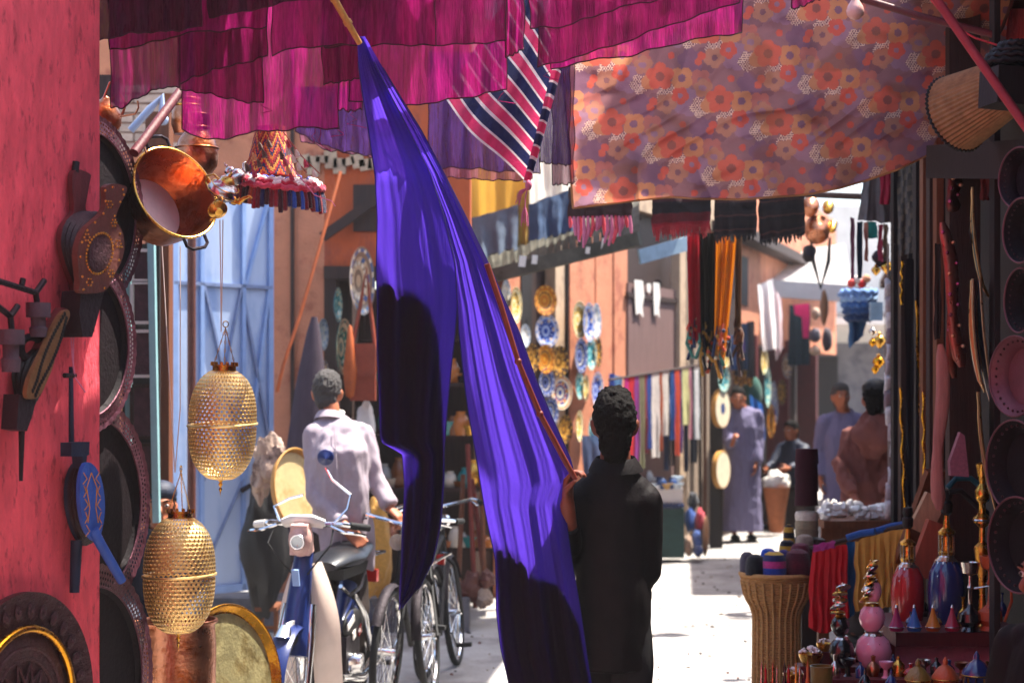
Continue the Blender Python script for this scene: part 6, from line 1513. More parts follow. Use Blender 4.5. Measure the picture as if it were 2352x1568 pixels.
# ------------------------------------------------------------------ crockery stand in front of the scarves
t = thing('crockery_stand', 'stand with dark green crate and white shelf in front of the coloured scarves', 'stand', (xx(1545, 17), 17, 0))
b = MB(); b.box((xx(1540, 17.0), 17.05, zx(1222, 17)), (px(58, 17), .35, px(112, 17))); b.build('crate', mk('green_crate', S('#1f3f3a'), .7, var=.25, ns=12, stretch=(1, 1, 3), bump=.3), t)
b = MB(); b.box((xx(1534, 17.0), 17.05, zx(1140, 17)), (px(62, 17), .36, px(40, 17))); b.build('white_shelf', 'white_plaster', t)
b = MB(); b.box((xx(1500, 17.1), 17.15, zx(1126, 17)), (px(130, 17), .5, .03)); b.build('table_top', 'dark_wood', t)
for x_ in (1442, 1478):
    b = MB(); z1 = zx(1126, 17); b.box((xx(x_, 17.1), 17.25, z1 / 2), (.05, .05, z1)); b.build('leg', 'dark_wood', t)
rr = random.Random(21)
bowl = MB(); bowl.lathe([(0, 0), (.4, 0), (.5, .1), (.9, .6), (1, .8), (.95, .8), (.8, .55), (.35, .12), (0, .1)], 20); bme = bowl.mesh('bowl')
jar = MB(); jar.lathe([(0, 0), (.5, 0), (.8, .5), (.85, 1.0), (.6, 1.5), (.4, 1.7), (.45, 1.9), (.35, 1.9), (.3, 1.6), (0, 1.5)], 20); jme = jar.mesh('jar')
PAINT = {}
def paint(hx):
    if hx not in PAINT: PAINT[hx] = mk('glaze_' + hx[1:], S(hx), .25, var=.15, ns=12, bump=.05, spec=.5)
    return PAINT[hx]
def put(me, name, hx, p, s, label, cat, group, sz=1.0, mat=None):
    key = (me.name, hx, mat)
    if key not in PM_:
        m2 = me.copy(); m2.materials.clear(); m2.materials.append(M[mat] if mat else paint(hx)); PM_[key] = m2
    o = bpy.data.objects.new(name, PM_[key]); COL.objects.link(o); o.location = p; o.scale = (s, s, s * sz); o.rotation_euler = (0, 0, rr.random() * 6)
    return tag(o, label, cat, group)
cols_ = [('#dfe3e6', 'white'), ('#27406e', 'dark blue'), ('#2a6a78', 'teal'), ('#c8d4dc', 'pale blue'), ('#b4442e', 'red'), ('#c9a05a', 'ochre')]
for k in range(26):
    hx, nm = cols_[[0, 0, 1, 3, 2, 0, 1, 4, 3, 5][k % 10]]
    x_ = 1440 + (k * 37) % 122; row = k % 3
    put(bme if k % 4 else jme, 'bowl' if k % 4 else 'jar', hx, Vector((xx(x_, 17), 16.9 + .1 * row, zx(1126, 17) + .016 + (.0 if row < 2 else .07))), rr.uniform(.05, .075), f'{nm} glazed {"bowl" if k % 4 else "jar"} crowded on the crockery stand', 'bowl' if k % 4 else 'jar', f'{nm} crockery on the stand')
for k in range(7):
    put(jme, 'jar', '#1d2b50', Vector((xx(1516 + k * 8.5, 16.84), 16.86, zx(1165, 17))), .03, f'small dark blue cup on the crate before the white shelf, {["first", "second", "third", "fourth", "fifth", "sixth", "seventh"][k]} from the left', 'cup', 'dark blue cups on the crate')
# heap of bags on the ground
for k, (x_, y_, w_, h_, hx, lab) in enumerate(((1592, 1150, 22, 40, '#23252c', 'black bag on top of the bag heap by the crate'), (1585, 1192, 26, 50, '#2f55a0', 'blue patterned bag in the heap by the crate'), (1608, 1196, 22, 52, '#a82a3a', 'red bag in the heap by the crate'),
                                               (1620, 1228, 16, 80, '#b5835a', 'tan upright bag at the right end of the heap'), (1600, 1240, 22, 44, '#35508e', 'lower blue bag in the heap by the crate'), (1580, 1252, 20, 42, '#8a6f5c', 'beige bag at the foot of the heap'), (1604, 1264, 20, 24, '#2a3c70', 'small navy bag lowest in the heap'))):
    b = MB(); v_, f_ = lump(W(x_, y_, 17.2 - .05 * k), (px(w_, 17) * .55, .1, px(h_, 17) * .55), k + 2, .25, 18, 12); b.add(v_, f_, col=S(hx)); b.one('bag', 'wool', lab, 'bag')

# ------------------------------------------------------------------ drums on the dark post and the goods round the robed man
b = MB(); b.box((xx(1646, 18.4), 18.45, 1.5), (px(28, 18.4), .1, 3.0)); b.one('drum_post', 'black_wood', 'dark post hung with drums left of the robed man', 'post')
for x_ in (1615, 1626):
    b = MB(); b.box((xx(x_, 18.3), 18.6, 1.5), (px(7, 18.3), .06, 3.0)); b.one('shop_post', 'wood' if x_ > 1620 else 'dark_wood', 'brown shop post nearest the drums' if x_ > 1620 else 'dark shop post right of the shuttered door', 'post')
def drum(label, cx_, cy_, w, h, D, cent=None, ring=S('#b8863c')):
    az = math.atan2((cx_ - CX) / FPX, 1); M3 = yaw_M(-az + math.acos(w / h)); c = W(cx_, cy_, D); r = px(h / 2, D); M4 = Matrix.Translation(c) @ M3.to_4x4()
    t = thing('frame_drum', label, 'drum', c); b = MB(); b.lathe([(r, -.05), (r * 1.02, 0), (r * .97, .006), (r * .97, -.05)], 36, M4, close=False); b.build('frame', 'bamboo', t)
    b = MB(); b.lathe([(r * .98, .003), (r * .3, .004), (0, .004)], 36, M4, colfn=lambda i, k: S('#e6d9bc') if (i == 0 or cent is None) else cent); b.build('skin', 'painted', t)
drum('cream frame drum with blue centre mark hung on the dark post', 1660, 938, 34, 88, 18.2, S('#3a4a7a')); drum('plain cream frame drum, lower one on the dark post', 1661, 1078, 33, 86, 18.2)
plate('round teal and red painted plate above the drums', 1659, 870, 26, 60, 'teal', D=18.2, group=None)
plate('amber plate above the painted plate on the dark post', 1664, 822, 20, 46, 'yellow', D=18.3, group=None)
b = MB(); b.ell(W(1728, 905, 20.4), (.12, .10, .22), col=S('#24584c')); b.one('green_dome', 'wool', 'dark green domed bundle behind the robed man', 'bundle')
quad_cloth('garment', 'bright blue garment hung behind the shoulder of the robed man', 'thin_cloth', (1722, 905, 20.2), (1752, 930, 20.2), (1732, 1010, 20.2), (1758, 1010, 20.2), nu=10, nv=10, amp=.05, freq=2, col=S('#2f66b4'), cat='garment')
for x_, y_, w_, h_, p_, lab in ((1766, 968, 18, 78, 'orange', 'tall amber plate right of the robed man'), (1772, 905, 14, 60, 'white', 'pale plate over the amber one'), (1752, 830, 16, 60, 'yellow', 'amber plate high on the far shop post'), (1757, 890, 14, 90, 'teal', 'teal plate on the far shop post'), (1792, 900, 20, 60, 'amber', 'dim amber plate on the far shop wall'), (1776, 940, 12, 70, 'blue', 'blue plate edge beside the amber one'), (1804, 840, 22, 60, 'cream', 'dim cream plate farther down the lane')):
    plate(lab, x_, y_, w_, h_, p_, D=21.5 + (x_ - 1750) * .03, group=None)
for k, (x_, y0, y1, hx, lab) in enumerate(((1697, 745, 862, '#262430', 'black garment hung over the far shop front, left'), (1712, 742, 850, '#1f3a5c', 'dark blue garment among the black ones on the far shop front'), (1724, 738, 868, '#2b2730', 'black garment hung over the far shop front, right'), (1686, 770, 850, '#3f5f92', 'dusty blue garment left of the black ones'), (1706, 760, 810, '#5a3f8a', 'short violet garment over the black ones'))):
    quad_cloth('garment', lab, 'cloth', (x_ - 9, y0, 20.0), (x_ + 9, y0, 20.0), (x_ - 9, y1, 19.95), (x_ + 9, y1, 19.95), nu=8, nv=8, amp=.04, freq=1.5, col=S(hx), cat='garment')
for k in range(4):
    c = W(1690 + k * 11, 860 + 5 * (k % 2), 20.1); b = MB(); b.lathe([(0, -.12), (.03, -.1), (.045, 0), (.03, .09), (.012, .12), (0, .14)], 12, Matrix.Translation(c)); b.one('hanging_lamp', 'brass', 'small brass lamp hung in a row behind the robed man', 'lamp', 'brass lamps behind the robed man')
# white sheets, far canopy, shirts, bags and pots down the lane
quad_cloth('sheet', 'long white sheet hung across the far end of the lane', 'canvas', (1740, 655, 20.6), (1776, 640, 20.6), (1752, 806, 20.6), (1790, 800, 20.6), amp=.06, freq=2, col=S('#e8e4e6'), cat='sheet')
quad_cloth('sheet', 'pinkish white sheet right of the long white one', 'canvas', (1772, 650, 20.8), (1796, 690, 20.8), (1782, 830, 20.8), (1798, 800, 20.8), amp=.06, freq=2, col=S('#dcc8cc'), cat='sheet')
quad_cloth('far_canopy', 'sunlit white canopy roofing the far end of the lane', 'canvas', (1806, 578, 26), (1940, 560, 26), (1762, 655, 22.5), (1960, 668, 22.5), amp=.05, freq=2, col=S('#e6e4e2'), cat='canopy')
b = MB(); b.bar(W(1760, 662, 22.4), W(1975, 676, 22.4), .12, .22); b.one('canopy_beam', 'white_plaster', 'pale boxed beam along the edge of the far white canopy', 'beam')
quad_cloth('shirt', 'dark teal shirt hung across the far lane', 'cloth', (1812, 700, 23), (1862, 700, 23), (1810, 838, 23), (1860, 838, 23), amp=.05, freq=2, col=S('#1f3a4a'), cat='shirt')
sh = [(1824, 700), (1858, 696), (1860, 724), (1857, 776), (1845, 776), (1842, 728), (1826, 722)]
b = MB(); vs = [W(x, y, 22.8) for x, y in sh]; vs2 = [v + Vector((0, .03, 0)) for v in vs]; n = len(vs)
b.add(vs + vs2, [tuple(range(n - 1, -1, -1)), tuple(range(n, 2 * n))] + [(k, (k + 1) % n, n + (k + 1) % n, n + k) for k in range(n)], col=S('#d22a78')); b.one('pink_shirt', 'cloth', 'hot pink shirt hung over the dark teal one', 'shirt')
for k, (x_, y_, w_, h_, hx, lab) in enumerate(((1874, 720, 20, 30, '#b49a86', 'beige bag hung on the far lane line'), (1872, 770, 30, 36, '#5a5560', 'grey bag under the beige one'), (1872, 805, 26, 22, '#d0b498', 'pale box under the grey bag'), (1893, 705, 16, 70, '#7c5a3e', 'brown leather bag on long black straps'), (1900, 780, 26, 60, '#4a4048', 'dark bag low beside the pale box'))):
    b = MB(); v_, f_ = lump(W(x_, y_, 17.5 if k in (3,) else 21.5), (px(w_, 20) * .5, .08, px(h_, 20) * .5), k + 5, .15, 16, 12); b.add(v_, f_, col=S(hx)); b.one('hung_bag', 'wool', lab, 'bag')
b = MB(); b.tube([W(1862, 545, 15.5), W(1868, 600, 15.5), W(1885, 662, 15.5), W(1903, 600, 15.5), W(1906, 545, 15.5)], [.012, .02, .02, .02, .012], 8); b.one('bag_strap', 'black', 'looped black strap hanging under the copper pots', 'strap')
for x_, y_, w_, h_, m_, lab in ((1877, 532, 58, 46, 'copper', 'large copper pan hung right of the black rugs'), (1860, 478, 40, 34, 'copper', 'small copper pot above the large pan'), (1902, 478, 26, 26, 'brass', 'round brass pot beside the small copper one'), (1912, 522, 20, 30, 'brass', 'little brass pot right of the large pan'), (1858, 585, 30, 34, 'iron', 'iron pan hanging lowest, below the large copper one')):
    D_ = 12.5; c = W(x_, y_, D_); s = px(w_ / 2, D_); hh = px(h_ / 2, D_); b = MB()
    b.lathe([(0, -hh), (s * .7, -hh * .95), (s * .95, -hh * .4), (s, hh * .6), (s * 1.05, hh), (s * .95, hh), (s * .88, -hh * .3), (0, -hh * .7)], 24, Matrix.Translation(c) @ Euler((R(-50), R(20), 0)).to_matrix().to_4x4()); b.one('hung_pot', m_, lab, 'pot')
b = MB(); b.tube([W(1640, 438, 11.8), W(2070, 455, 9.8)], .02, 8); b.one('hanging_bar', 'dark_wood', 'dark bar under the floral canopy from which pots and cloths hang', 'bar')
quad_cloth('skirt_cloth', 'grey skirt of cloth hung below the canopy near the dark post', 'cloth', (1985, 395, 9.6), (2052, 380, 9.6), (1968, 506, 9.6), (2064, 514, 9.6), amp=.02, freq=3, col=S('#6b6463'), cat='cloth')
quad_cloth('red_strip', 'narrow red strip of cloth over the grey skirt', 'cloth', (2022, 390, 9.5), (2046, 385, 9.5), (2020, 470, 9.5), (2044, 470, 9.5), nu=8, nv=8, amp=.01, freq=1, col=S('#9a1f38'), cat='cloth')
for x_, y0, y1, w_, hx, lab in ((1958, 500, 640, 10, '#5a3446', 'plum strap hanging left of the teal cloth'), (1974, 510, 640, 14, '#16202e', 'black strap hanging under the grey skirt'), (1990, 510, 600, 8, '#8a5a50', 'brown strap hanging under the grey skirt'), (2004, 510, 548, 22, '#1d5a5a', 'little teal cloth under the grey skirt'), (2022, 515, 600, 12, '#7a2a40', 'wine strap right of the teal cloth'), (2034, 515, 590, 12, '#54463c', 'khaki strap nearest the dark post')):
    quad_cloth('strap', lab, 'cloth', (x_ - w_ / 2, y0, 10.2), (x_ + w_ / 2, y0, 10.2), (x_ - w_ / 2, y1, 10.2), (x_ + w_ / 2, y1, 10.2), nu=4, nv=8, amp=.02, freq=.7, col=S(hx), cat='strap')
# ruffled blue parasol-like cloths and brass lamps by the post
c = W(1972, 690, 13.5); b = MB()
for j in range(5):
    pts = []
    for k in range(41):
        a = k * 6.283 / 40; r0 = .13 - .01 * j + .014 * math.sin(k * 2.4 + j); pts.append(c + Vector((r0 * math.cos(a), r0 * math.sin(a), .06 - .05 * j + .012 * math.sin(k * 1.9))))
    b.tube(pts, .024, 6, col=[S('#6f98d6'), S('#8fb4e2'), S('#3e6cae'), S('#2a5088'), S('#1d3a66')][j])
b.one('ruffled_lamp', 'wool', 'ruffled blue lampshade hung near the dark post', 'lamp', smooth=180)
quad_cloth('blue_garment', 'dark blue garment hanging under the ruffled lampshade', 'cloth', (1946, 700, 13.6), (1998, 700, 13.6), (1950, 800, 13.6), (1984, 770, 13.6), nu=14, nv=10, amp=.05, freq=2.3, col=S('#2a4a70'), cat='garment')
for k, (x_, y_, hx) in enumerate(((1956, 650, '#d84a44'), (1968, 642, '#e8d8d0'), (1980, 652, '#c82a30'), (1990, 640, '#e0a07a'))):
    b = MB(); b.ell(W(x_, y_, 13.3), .035, n=12, m=8, col=S(hx)); b.one('pompom', 'wool', ['red pompom left on the ruffled lampshade', 'white pompom on the ruffled lampshade', 'dark red pompom on the ruffled lampshade', 'peach pompom right on the ruffled lampshade'][k], 'pompom')
b = MB(); b.box(W(2012, 715, 12.5), (px(28, 12.5), .05, px(42, 12.5))); b.one('pale_box', 'pale_blue', 'pale blue packet hung left of the white garland', 'packet')
for k, (x_, y_, s_, m_) in enumerate(((2022, 590, 20, 'dark_metal'), (2036, 612, 14, 'brass'), (2012, 620, 11, 'brass'), (2004, 760, 9, 'silver'), (2020, 782, 15, 'brass'), (2004, 786, 9, 'gold'), (2018, 830, 14, 'gold'), (2010, 848, 9, 'gold'))):
    c = W(x_, y_, 10.6); s = px(s_, 10.6); b = MB(); b.lathe([(0, -1.2), (.25, -1.1), (.4, -.9), (.95, -.3), (1, .1), (.7, .6), (.3, .85), (.3, 1.05), (.5, 1.1), (.2, 1.2), (0, 1.4)], 16, Matrix.Translation(c) @ Matrix.Scale(s, 4))
    b.one('hanging_lamp', m_, ['dark round lamp high beside the white garland', 'brass lamp right of the dark round one', 'little brass lamp below the dark round one', 'little silver lamp above the three brass ones', 'round brass lamp in the middle of the lower bunch', 'small gilt lamp left in the lower bunch', 'gilt lamp hanging low in the lower bunch', 'smallest gilt lamp at the bottom of the bunch'][k], 'lamp', 'little lamps beside the white garland')
# small terracotta basket with white heap down the lane
c = Vector((xx(1783, 20), 20, 0)); z1 = zx(1118, 20); b = MB(); b.lathe([(.08, .02), (.10, .15), (.15, .34), (.155, .36), (.14, .36), (.1, .2)], 20, Matrix.Translation(c) @ Matrix.Diagonal((1, 1, z1 / .36, 1))); b.one('clay_pot', mk('terracotta', S('#a8643e'), .8, var=.2), 'terracotta pot holding a white heap beside the seated vendor', 'pot')
b = MB(); b.add(*lump(c + Vector((0, 0, z1 + .06)), (.14, .13, .12), 4, .4)); b.one('white_heap', 'white_plaster', 'heap of white wool in the terracotta pot down the lane', 'wool')

# ------------------------------------------------------------------ dark shop behind the blue cloth: shelves, vases, plates, bag
t = thing('shop_shelves', 'dark wooden shelves of the shop glimpsed between the two falls of the blue cloth', 'shelves', (xx(1000, 13), 13, 0))
for k, z in enumerate((.5, .95, 1.35, 1.75, 2.1)):
    b = MB(); b.box((xx(1000, 13), 13.15, z), (1.15, .35, .03)); b.build('shelf', 'dark_wood', t)
for x_ in (822, 1010, 1150):
    b = MB(); b.box((xx(x_, 13), 13.3, 1.15), (.05, .05, 2.3)); b.build('upright', 'dark_wood', t)
rr = random.Random(4)
kinds = [('brass', None, 'brass'), (None, '#7a4a2c', 'brown'), (None, '#9a9a94', 'grey'), ('copper', None, 'copper'), (None, '#b46a2c', 'orange'), (None, '#2a7a78', 'teal'), (None, '#c8bba8', 'cream'), ('dark_metal', None, 'dark metal')]
for k in range(64):
    z = (.515, .965, 1.365, 1.765)[k % 4]; m_, hx, nm = kinds[(k * 5 + k // 7) % 8]; me = jme if (k * 7) % 3 else bme
    put(me, 'jar' if me is jme else 'bowl', hx or '#ffffff', Vector((xx(872 + (k * 61) % 262, 12.95), 12.98 + .08 * (k % 2), z)), rr.uniform(.045, .085), f'{nm} {"jar" if me is jme else "bowl"} on the dark shelves behind the blue cloth', 'jar' if me is jme else 'bowl', f'{nm} ware on the dark shelves', sz=rr.uniform(.8, 1.6), mat=m_)
for k, (x0, y0, x1, y1) in enumerate(((1092, 1395, 1074, 1020), (1112, 1395, 1106, 1050), (1122, 1390, 1084, 1100), (1050, 1400, 1064, 1090))):
    b = MB(); b.tube([W(x0, y0, 12.3), W(x1, y1, 12.6)], .018, 8); b.one('wooden_staff', 'wood' if k % 2 else 'stick', ['tall staff leaning on the dark shelves, left of the others', 'tall staff leaning on the dark shelves, right one', 'short staff crossing the tall ones', 'brown staff leaning nearest the bicycles'][k], 'staff')
for k, (x_, y_, s_) in enumerate(((1085, 1345, 26), (1110, 1370, 20), (1062, 1360, 22), (1118, 1330, 18))):
    b = MB(); b.add(*lump(W(x_, y_, 12.2), (px(s_, 12.2), .07, px(s_ * 1.2, 12.2)), k + 12, .4)); b.one('sack', 'hide' if k == 1 else 'leather', ['brown sack at the foot of the dark shelves', 'pale sack right of the brown one', 'brown sack nearest the bicycles', 'small sack behind the others'][k], 'sack')
plate('tall cream plate leaning in the left shop front', 822, 645, 58, 158, 'cream', D=12.15, group=None); plate('green oval plate below the tall cream one', 782, 797, 36, 132, 'green', D=12.1, group=None)
plate('small pink white plate left of the green oval one', 737, 768, 24, 74, 'white', D=12.2, group=None); plate('small pale plate low under the pink white one', 742, 852, 20, 50, 'cream', D=12.2, group=None); plate('narrow teal plate behind the tall cream one', 771, 700, 18, 80, 'teal', D=12.25, group=None)
t = thing('satchel', 'rust red leather satchel hung by its strap in the left shop front', 'bag', W(832, 850, 12))
b = MB(); a = W(834, 856, 12.0); b.box(a, (px(58, 12), .08, px(128, 12))); b.build('pouch', mk('rust_leather', S('#8a3a22'), .6, var=.2, bump=.2), t)
b = MB(); b.box(a + Vector((0, -.045, px(30, 12))), (px(60, 12), .012, px(74, 12))); b.build('flap', 'rust_leather', t)
b = MB(); b.tube([W(808, 800, 12.0), W(828, 700, 12.05), W(842, 612, 12.1), W(850, 700, 12.05), W(862, 800, 12.0)], .014, 6); b.build('strap', 'rust_leather', t)
b = MB(); b.lathe([(0, -.2), (.03, -.18), (.05, 0), (.035, .12), (.015, .3), (0, .32)], 14, Matrix.Translation(W(804, 850, 11.95))); b.one('orange_flask', 'orange_wood', 'slim orange flask hung left of the rust red satchel', 'flask')
b = MB(); b.add(*lump(W(840, 975, 12.1), (.06, .05, .16), 7, .3)); b.one('white_cloth', 'white_plaster', 'whitish cloth bundle below the rust red satchel', 'cloth')
b = MB(); b.add(*lump(W(866, 1260, 11.8), (.10, .08, .34), 9, .3), col=S('#b8873c')); b.one('yellow_bundle', 'wool', 'yellow cloth bundle standing beside the suited man', 'bundle')
t = thing('side_table', 'low wooden table with legs below the blue door', 'table', W(600, 1480, 11)); 
b = MB(); b.box(W(618, 1392, 11.0), (.14, .3, .025)); b.build('table_top', 'wood', t)
for x_ in (602, 634):
    b = MB(); p = W(x_, 1392, 11.0); b.box((p.x, p.y, p.z / 2), (.025, .03, p.z)); b.build('leg', 'wood', t)
for y_ in (1440, 1490):
    b = MB(); b.box(W(618, y_, 11.0), (.09, .02, .02)); b.build('stretcher', 'wood', t)
# ------------------------------------------------------------------ right hand stall: table, basket, cloths
c = Vector((xx(1976, 9.6), 9.7, 0)); t = thing('goods_table', 'brown wooden table heaped with white goods in front of the brown coated man', 'table', c)
zt_ = zx(1196, 9.4); b = MB(); b.box((xx(1985, 9.5), 9.75, zt_ - .02), (px(200, 9.5), .7, .04)); b.build('table_top', 'wood', t)
b = MB(); b.box((xx(1985, 9.4), 9.44, zt_ - .16), (px(192, 9.4), .03, .24)); b.build('front_board', 'wood', t)
for x_ in (1896, 2068):
    b = MB(); b.box((xx(x_, 9.4), 9.48, (zt_ - .28) / 2), (.06, .06, zt_ - .28)); b.build('leg', 'wood', t)
rr = random.Random(8)
for k in range(34):
    x_ = 1890 + (k * 53) % 168; b = MB(); b.add(*lump((xx(x_, 9.6), 9.5 + .16 * (k % 3), zt_ + .025 + .03 * (k % 2)), (rr.uniform(.025, .05), .035, rr.uniform(.02, .035)), k, .5, 12, 8))
    b.one('white_trinket', 'white_paint', 'small white trinket in the heap on the brown table', 'trinket', 'white trinkets on the brown table')
b = MB(); b.box((xx(2026, 9.5), 9.8, zt_ + .02), (px(70, 9.5), .4, .035)); b.one('white_cloth', 'white_plaster', 'folded white cloth at the right end of the brown table', 'cloth')
# basket of caps
bc_ = Vector((xx(1783, 8.5), 8.5, 0)); Rb = px(82, 8.5); Rn = px(50, 8.5)
zr, zn = zx(1317, 8.5), zx(1400, 8.5)
t = thing('wicker_basket', 'tall flared wicker basket full of caps at the edge of the sunlit lane', 'basket', bc_)
prof = [(Rn * 1.05, 0), (Rn * 1.02, .3), (Rn, zn - .04), (Rn * 1.04, zn), (Rb * .86, zn + .07), (Rb * .95, zr - .03), (Rb, zr), (Rb * .95, zr - .005), (Rb * .85, zn + .08), (Rn * .9, zn)]
b = MB(); b.lathe(prof, 72, Matrix.Translation(bc_), close=False); b.build('liner', 'wicker', t)
b = MB()
def prad(z):
    for i in range(6):
        if prof[i][1] <= z <= prof[i + 1][1]: return lerp(prof[i][0], prof[i + 1][0], (z - prof[i][1]) / (prof[i + 1][1] - prof[i][1] + 1e-9))
    return Rb
nz_ = int(zr / .012)
for j in range(nz_):
    z = .006 + j * zr / nz_; r0 = prad(z); pts = []
    for k in range(73):
        a = k * 6.2832 / 72; pts.append(bc_ + Vector(((r0 + .004 * math.sin(k * math.pi / 1.5 + j * math.pi)) * math.cos(a), (r0 + .004 * math.sin(k * math.pi / 1.5 + j * math.pi)) * math.sin(a), z)))
    b.tube(pts, .0058, 5, caps=False)
tag(b.build('woven_strands', 'wicker', t, smooth=180), kind='stuff')
b = MB()
for k in range(24):
    a = k * 6.2832 / 24; b.tube([bc_ + Vector(((prad(z) + .006) * math.cos(a), (prad(z) + .006) * math.sin(a), z)) for z in [zr * i / 24 for i in range(24)]] , .007, 5)
tag(b.build('stakes', 'wicker', t, smooth=180), kind='stuff')
b = MB(); b.ring(bc_ + Vector((0, 0, zr)), Rb * .99, .012, None, 64, 8); b.build('rim', 'wicker', t)
def cap(label, x_, y_, w_, h_, D, cols, seed=0, tilt=(0, 0, 0)):
    c = W(x_, y_, D); r = px(w_ / 2, D); hh = px(h_, D) / 2; b = MB()
    b.lathe([(r, -hh), (r * 1.02, -hh * .4), (r * .98, hh * .2), (r * .8, hh * .75), (r * .4, hh), (0, hh * 1.02)], 24, Matrix.Translation(c) @ Euler(tilt).to_matrix().to_4x4(), lambda i, k: cols[(i + seed) % len(cols)])
    return b.one('knitted_cap', 'wool', label, 'cap', 'knitted caps in and behind the basket')
cap('black knitted cap at the left of the basket', 1735, 1296, 46, 46, 8.42, [S('#1b1a1c'), S('#232224')]); cap('grey knitted cap behind the black one, leftmost in the basket', 1716, 1290, 34, 46, 8.5, [S('#4a4450')])
cap('striped knitted cap in blue, pink and yellow in the middle of the basket', 1778, 1292, 56, 52, 8.40, [S('#2d46a0'), S('#c03a80'), S('#26305e'), S('#c9a03a'), S('#34489c'), S('#b8862e')]); cap('bright blue knitted cap behind the striped one', 1764, 1272, 34, 26, 8.55, [S('#1f4fb4')])
cap('maroon knitted cap at the right of the basket', 1832, 1290, 60, 58, 8.42, [S('#4e1626'), S('#5a1a2a')]); cap('wine coloured cap above the maroon one', 1838, 1262, 44, 30, 8.55, [S('#6a2436')]); cap('dark cap with yellow band behind the striped one', 1808, 1256, 36, 34, 8.6, [S('#1c1c28'), S('#c9992e'), S('#1c1c28')])
cap('beige cap low beside the tan hat column', 1848, 1240, 40, 26, 8.7, [S('#a08a78')]); cap('yellow and black cap left of the tan hat column', 1812, 1226, 26, 44, 8.9, [S('#c9a032'), S('#232024'), S('#b0862c'), S('#232024')]); cap('violet cap tucked between striped and maroon caps', 1800, 1282, 30, 40, 8.5, [S('#3a2a6a')])
# columns of felt hats
for k in range(4):
    y0 = 1160 - k * 32; c = W(1852 + (k % 2), y0, 9.0); b = MB(); r = px(27, 9.0); hh = px(34, 9)
    b.lathe([(r, 0), (r * .93, hh * .96), (r * .88, hh), (0, hh * 1.01)], 28, Matrix.Translation(c)); b.one('felt_hat', 'maroon_felt' if 'maroon_felt' in M and mk else 'red_wood', ['lowest maroon felt hat of the tall column', 'second lowest maroon felt hat of the tall column', 'third maroon felt hat of the tall column', 'topmost maroon felt hat of the tall column'][k], 'hat', 'column of maroon felt hats')
for o in [o for o in bpy.data.objects if o.name.startswith('felt_hat')]: o.data.materials[0] = M.get('maroon_felt') or mk('maroon_felt', S('#381019'), .95, var=.2, bump=.3, bs=140)
for k in range(3):
    y0 = 1232 - k * 19; c = W(1853, y0, 9.0); b = MB(); r = px(27, 9.0); hh = px(20, 9)
    b.lathe([(r * .96, 0), (r, hh * .6), (r * .9, hh), (0, hh * 1.01)], 28, Matrix.Translation(c), col=[S('#8f7c62'), S('#9c8a6c'), S('#d8c8b4')][k]); b.one('felt_hat', 'wool', ['lowest tan felt hat under the maroon column', 'middle tan felt hat under the maroon column', 'cream felt hat between tan and maroon ones'][k], 'hat', 'column of tan felt hats')
t_ = thing('hat_stand', 'narrow dark stand carrying the hat columns behind the basket', 'stand', W(1852, 1400, 9.0)); zb_ = zx(1236, 9)
b = MB(); b.box((xx(1852, 9.05), 9.0, zb_ - .015), (.16, .16, .03)); b.build('top_board', 'dark_wood', t_); b = MB(); b.box((xx(1852, 9.05), 9.0, (zb_ - .03) / 2), (.08, .08, zb_ - .03)); b.build('leg', 'dark_wood', t_)
# cloths on the rail
b = MB(); b.tube([W(1862, 1258, 8.3), W(2080, 1205, 7.9)], .01, 8); b.one('cloth_rail', 'dark_wood', 'thin rail holding the red, blue and yellow cloths', 'rail')
quad_cloth('folded_cloth', 'scarlet cloth hanging from the rail right of the basket', 'cloth', (1866, 1262, 8.25), (1946, 1250, 8.1), (1854, 1440, 8.2), (1950, 1400, 8.05), nu=40, nv=30, amp=.02, freq=6, col=S('#b5121c'), cat='cloth', botfn=lambda u: 34 * math.sin(u * 2.6) )
quad_cloth('folded_cloth', 'magenta strip laid along the top of the scarlet cloth', 'cloth', (1868, 1250, 8.2), (1918, 1240, 8.1), (1868, 1268, 8.17), (1918, 1258, 8.07), nu=14, nv=4, amp=.01, freq=2, col=S('#8a1a5a'), cat='cloth')
quad_cloth('folded_cloth', 'petrol blue cloth between the scarlet and yellow ones', 'cloth', (1944, 1246, 8.15), (1966, 1240, 8.1), (1946, 1420, 8.15), (1964, 1410, 8.1), nu=8, nv=16, amp=.012, freq=1, col=S('#1f4f78'), cat='cloth')
quad_cloth('folded_cloth', 'mustard yellow cloth with tasselled end on the rail', 'cloth', (1960, 1242, 8.08), (2080, 1212, 7.9), (1964, 1402, 8.05), (2072, 1390, 7.9), nu=46, nv=30, amp=.02, freq=7, col=S('#bd8a3c'), cat='cloth')
for k, (x0, x1) in enumerate(((1945, 2010), (2012, 2082))):
    y0 = lerp(1238, 1206, (x0 - 1945) / 137); y1 = lerp(1238, 1206, (x1 - 1945) / 137); b = MB(); b.tube([W(x0, y0 - 3, 8.0), W((x0 + x1) / 2, (y0 + y1) / 2 - 6, 7.98), W(x1, y1 - 3, 7.95)], px(8, 8), 8, col=S('#24559a')); b.one('rolled_cloth', 'wool', ['blue rolled cloth lying over the mustard one, left', 'blue rolled cloth lying over the mustard one, right'][k], 'cloth')
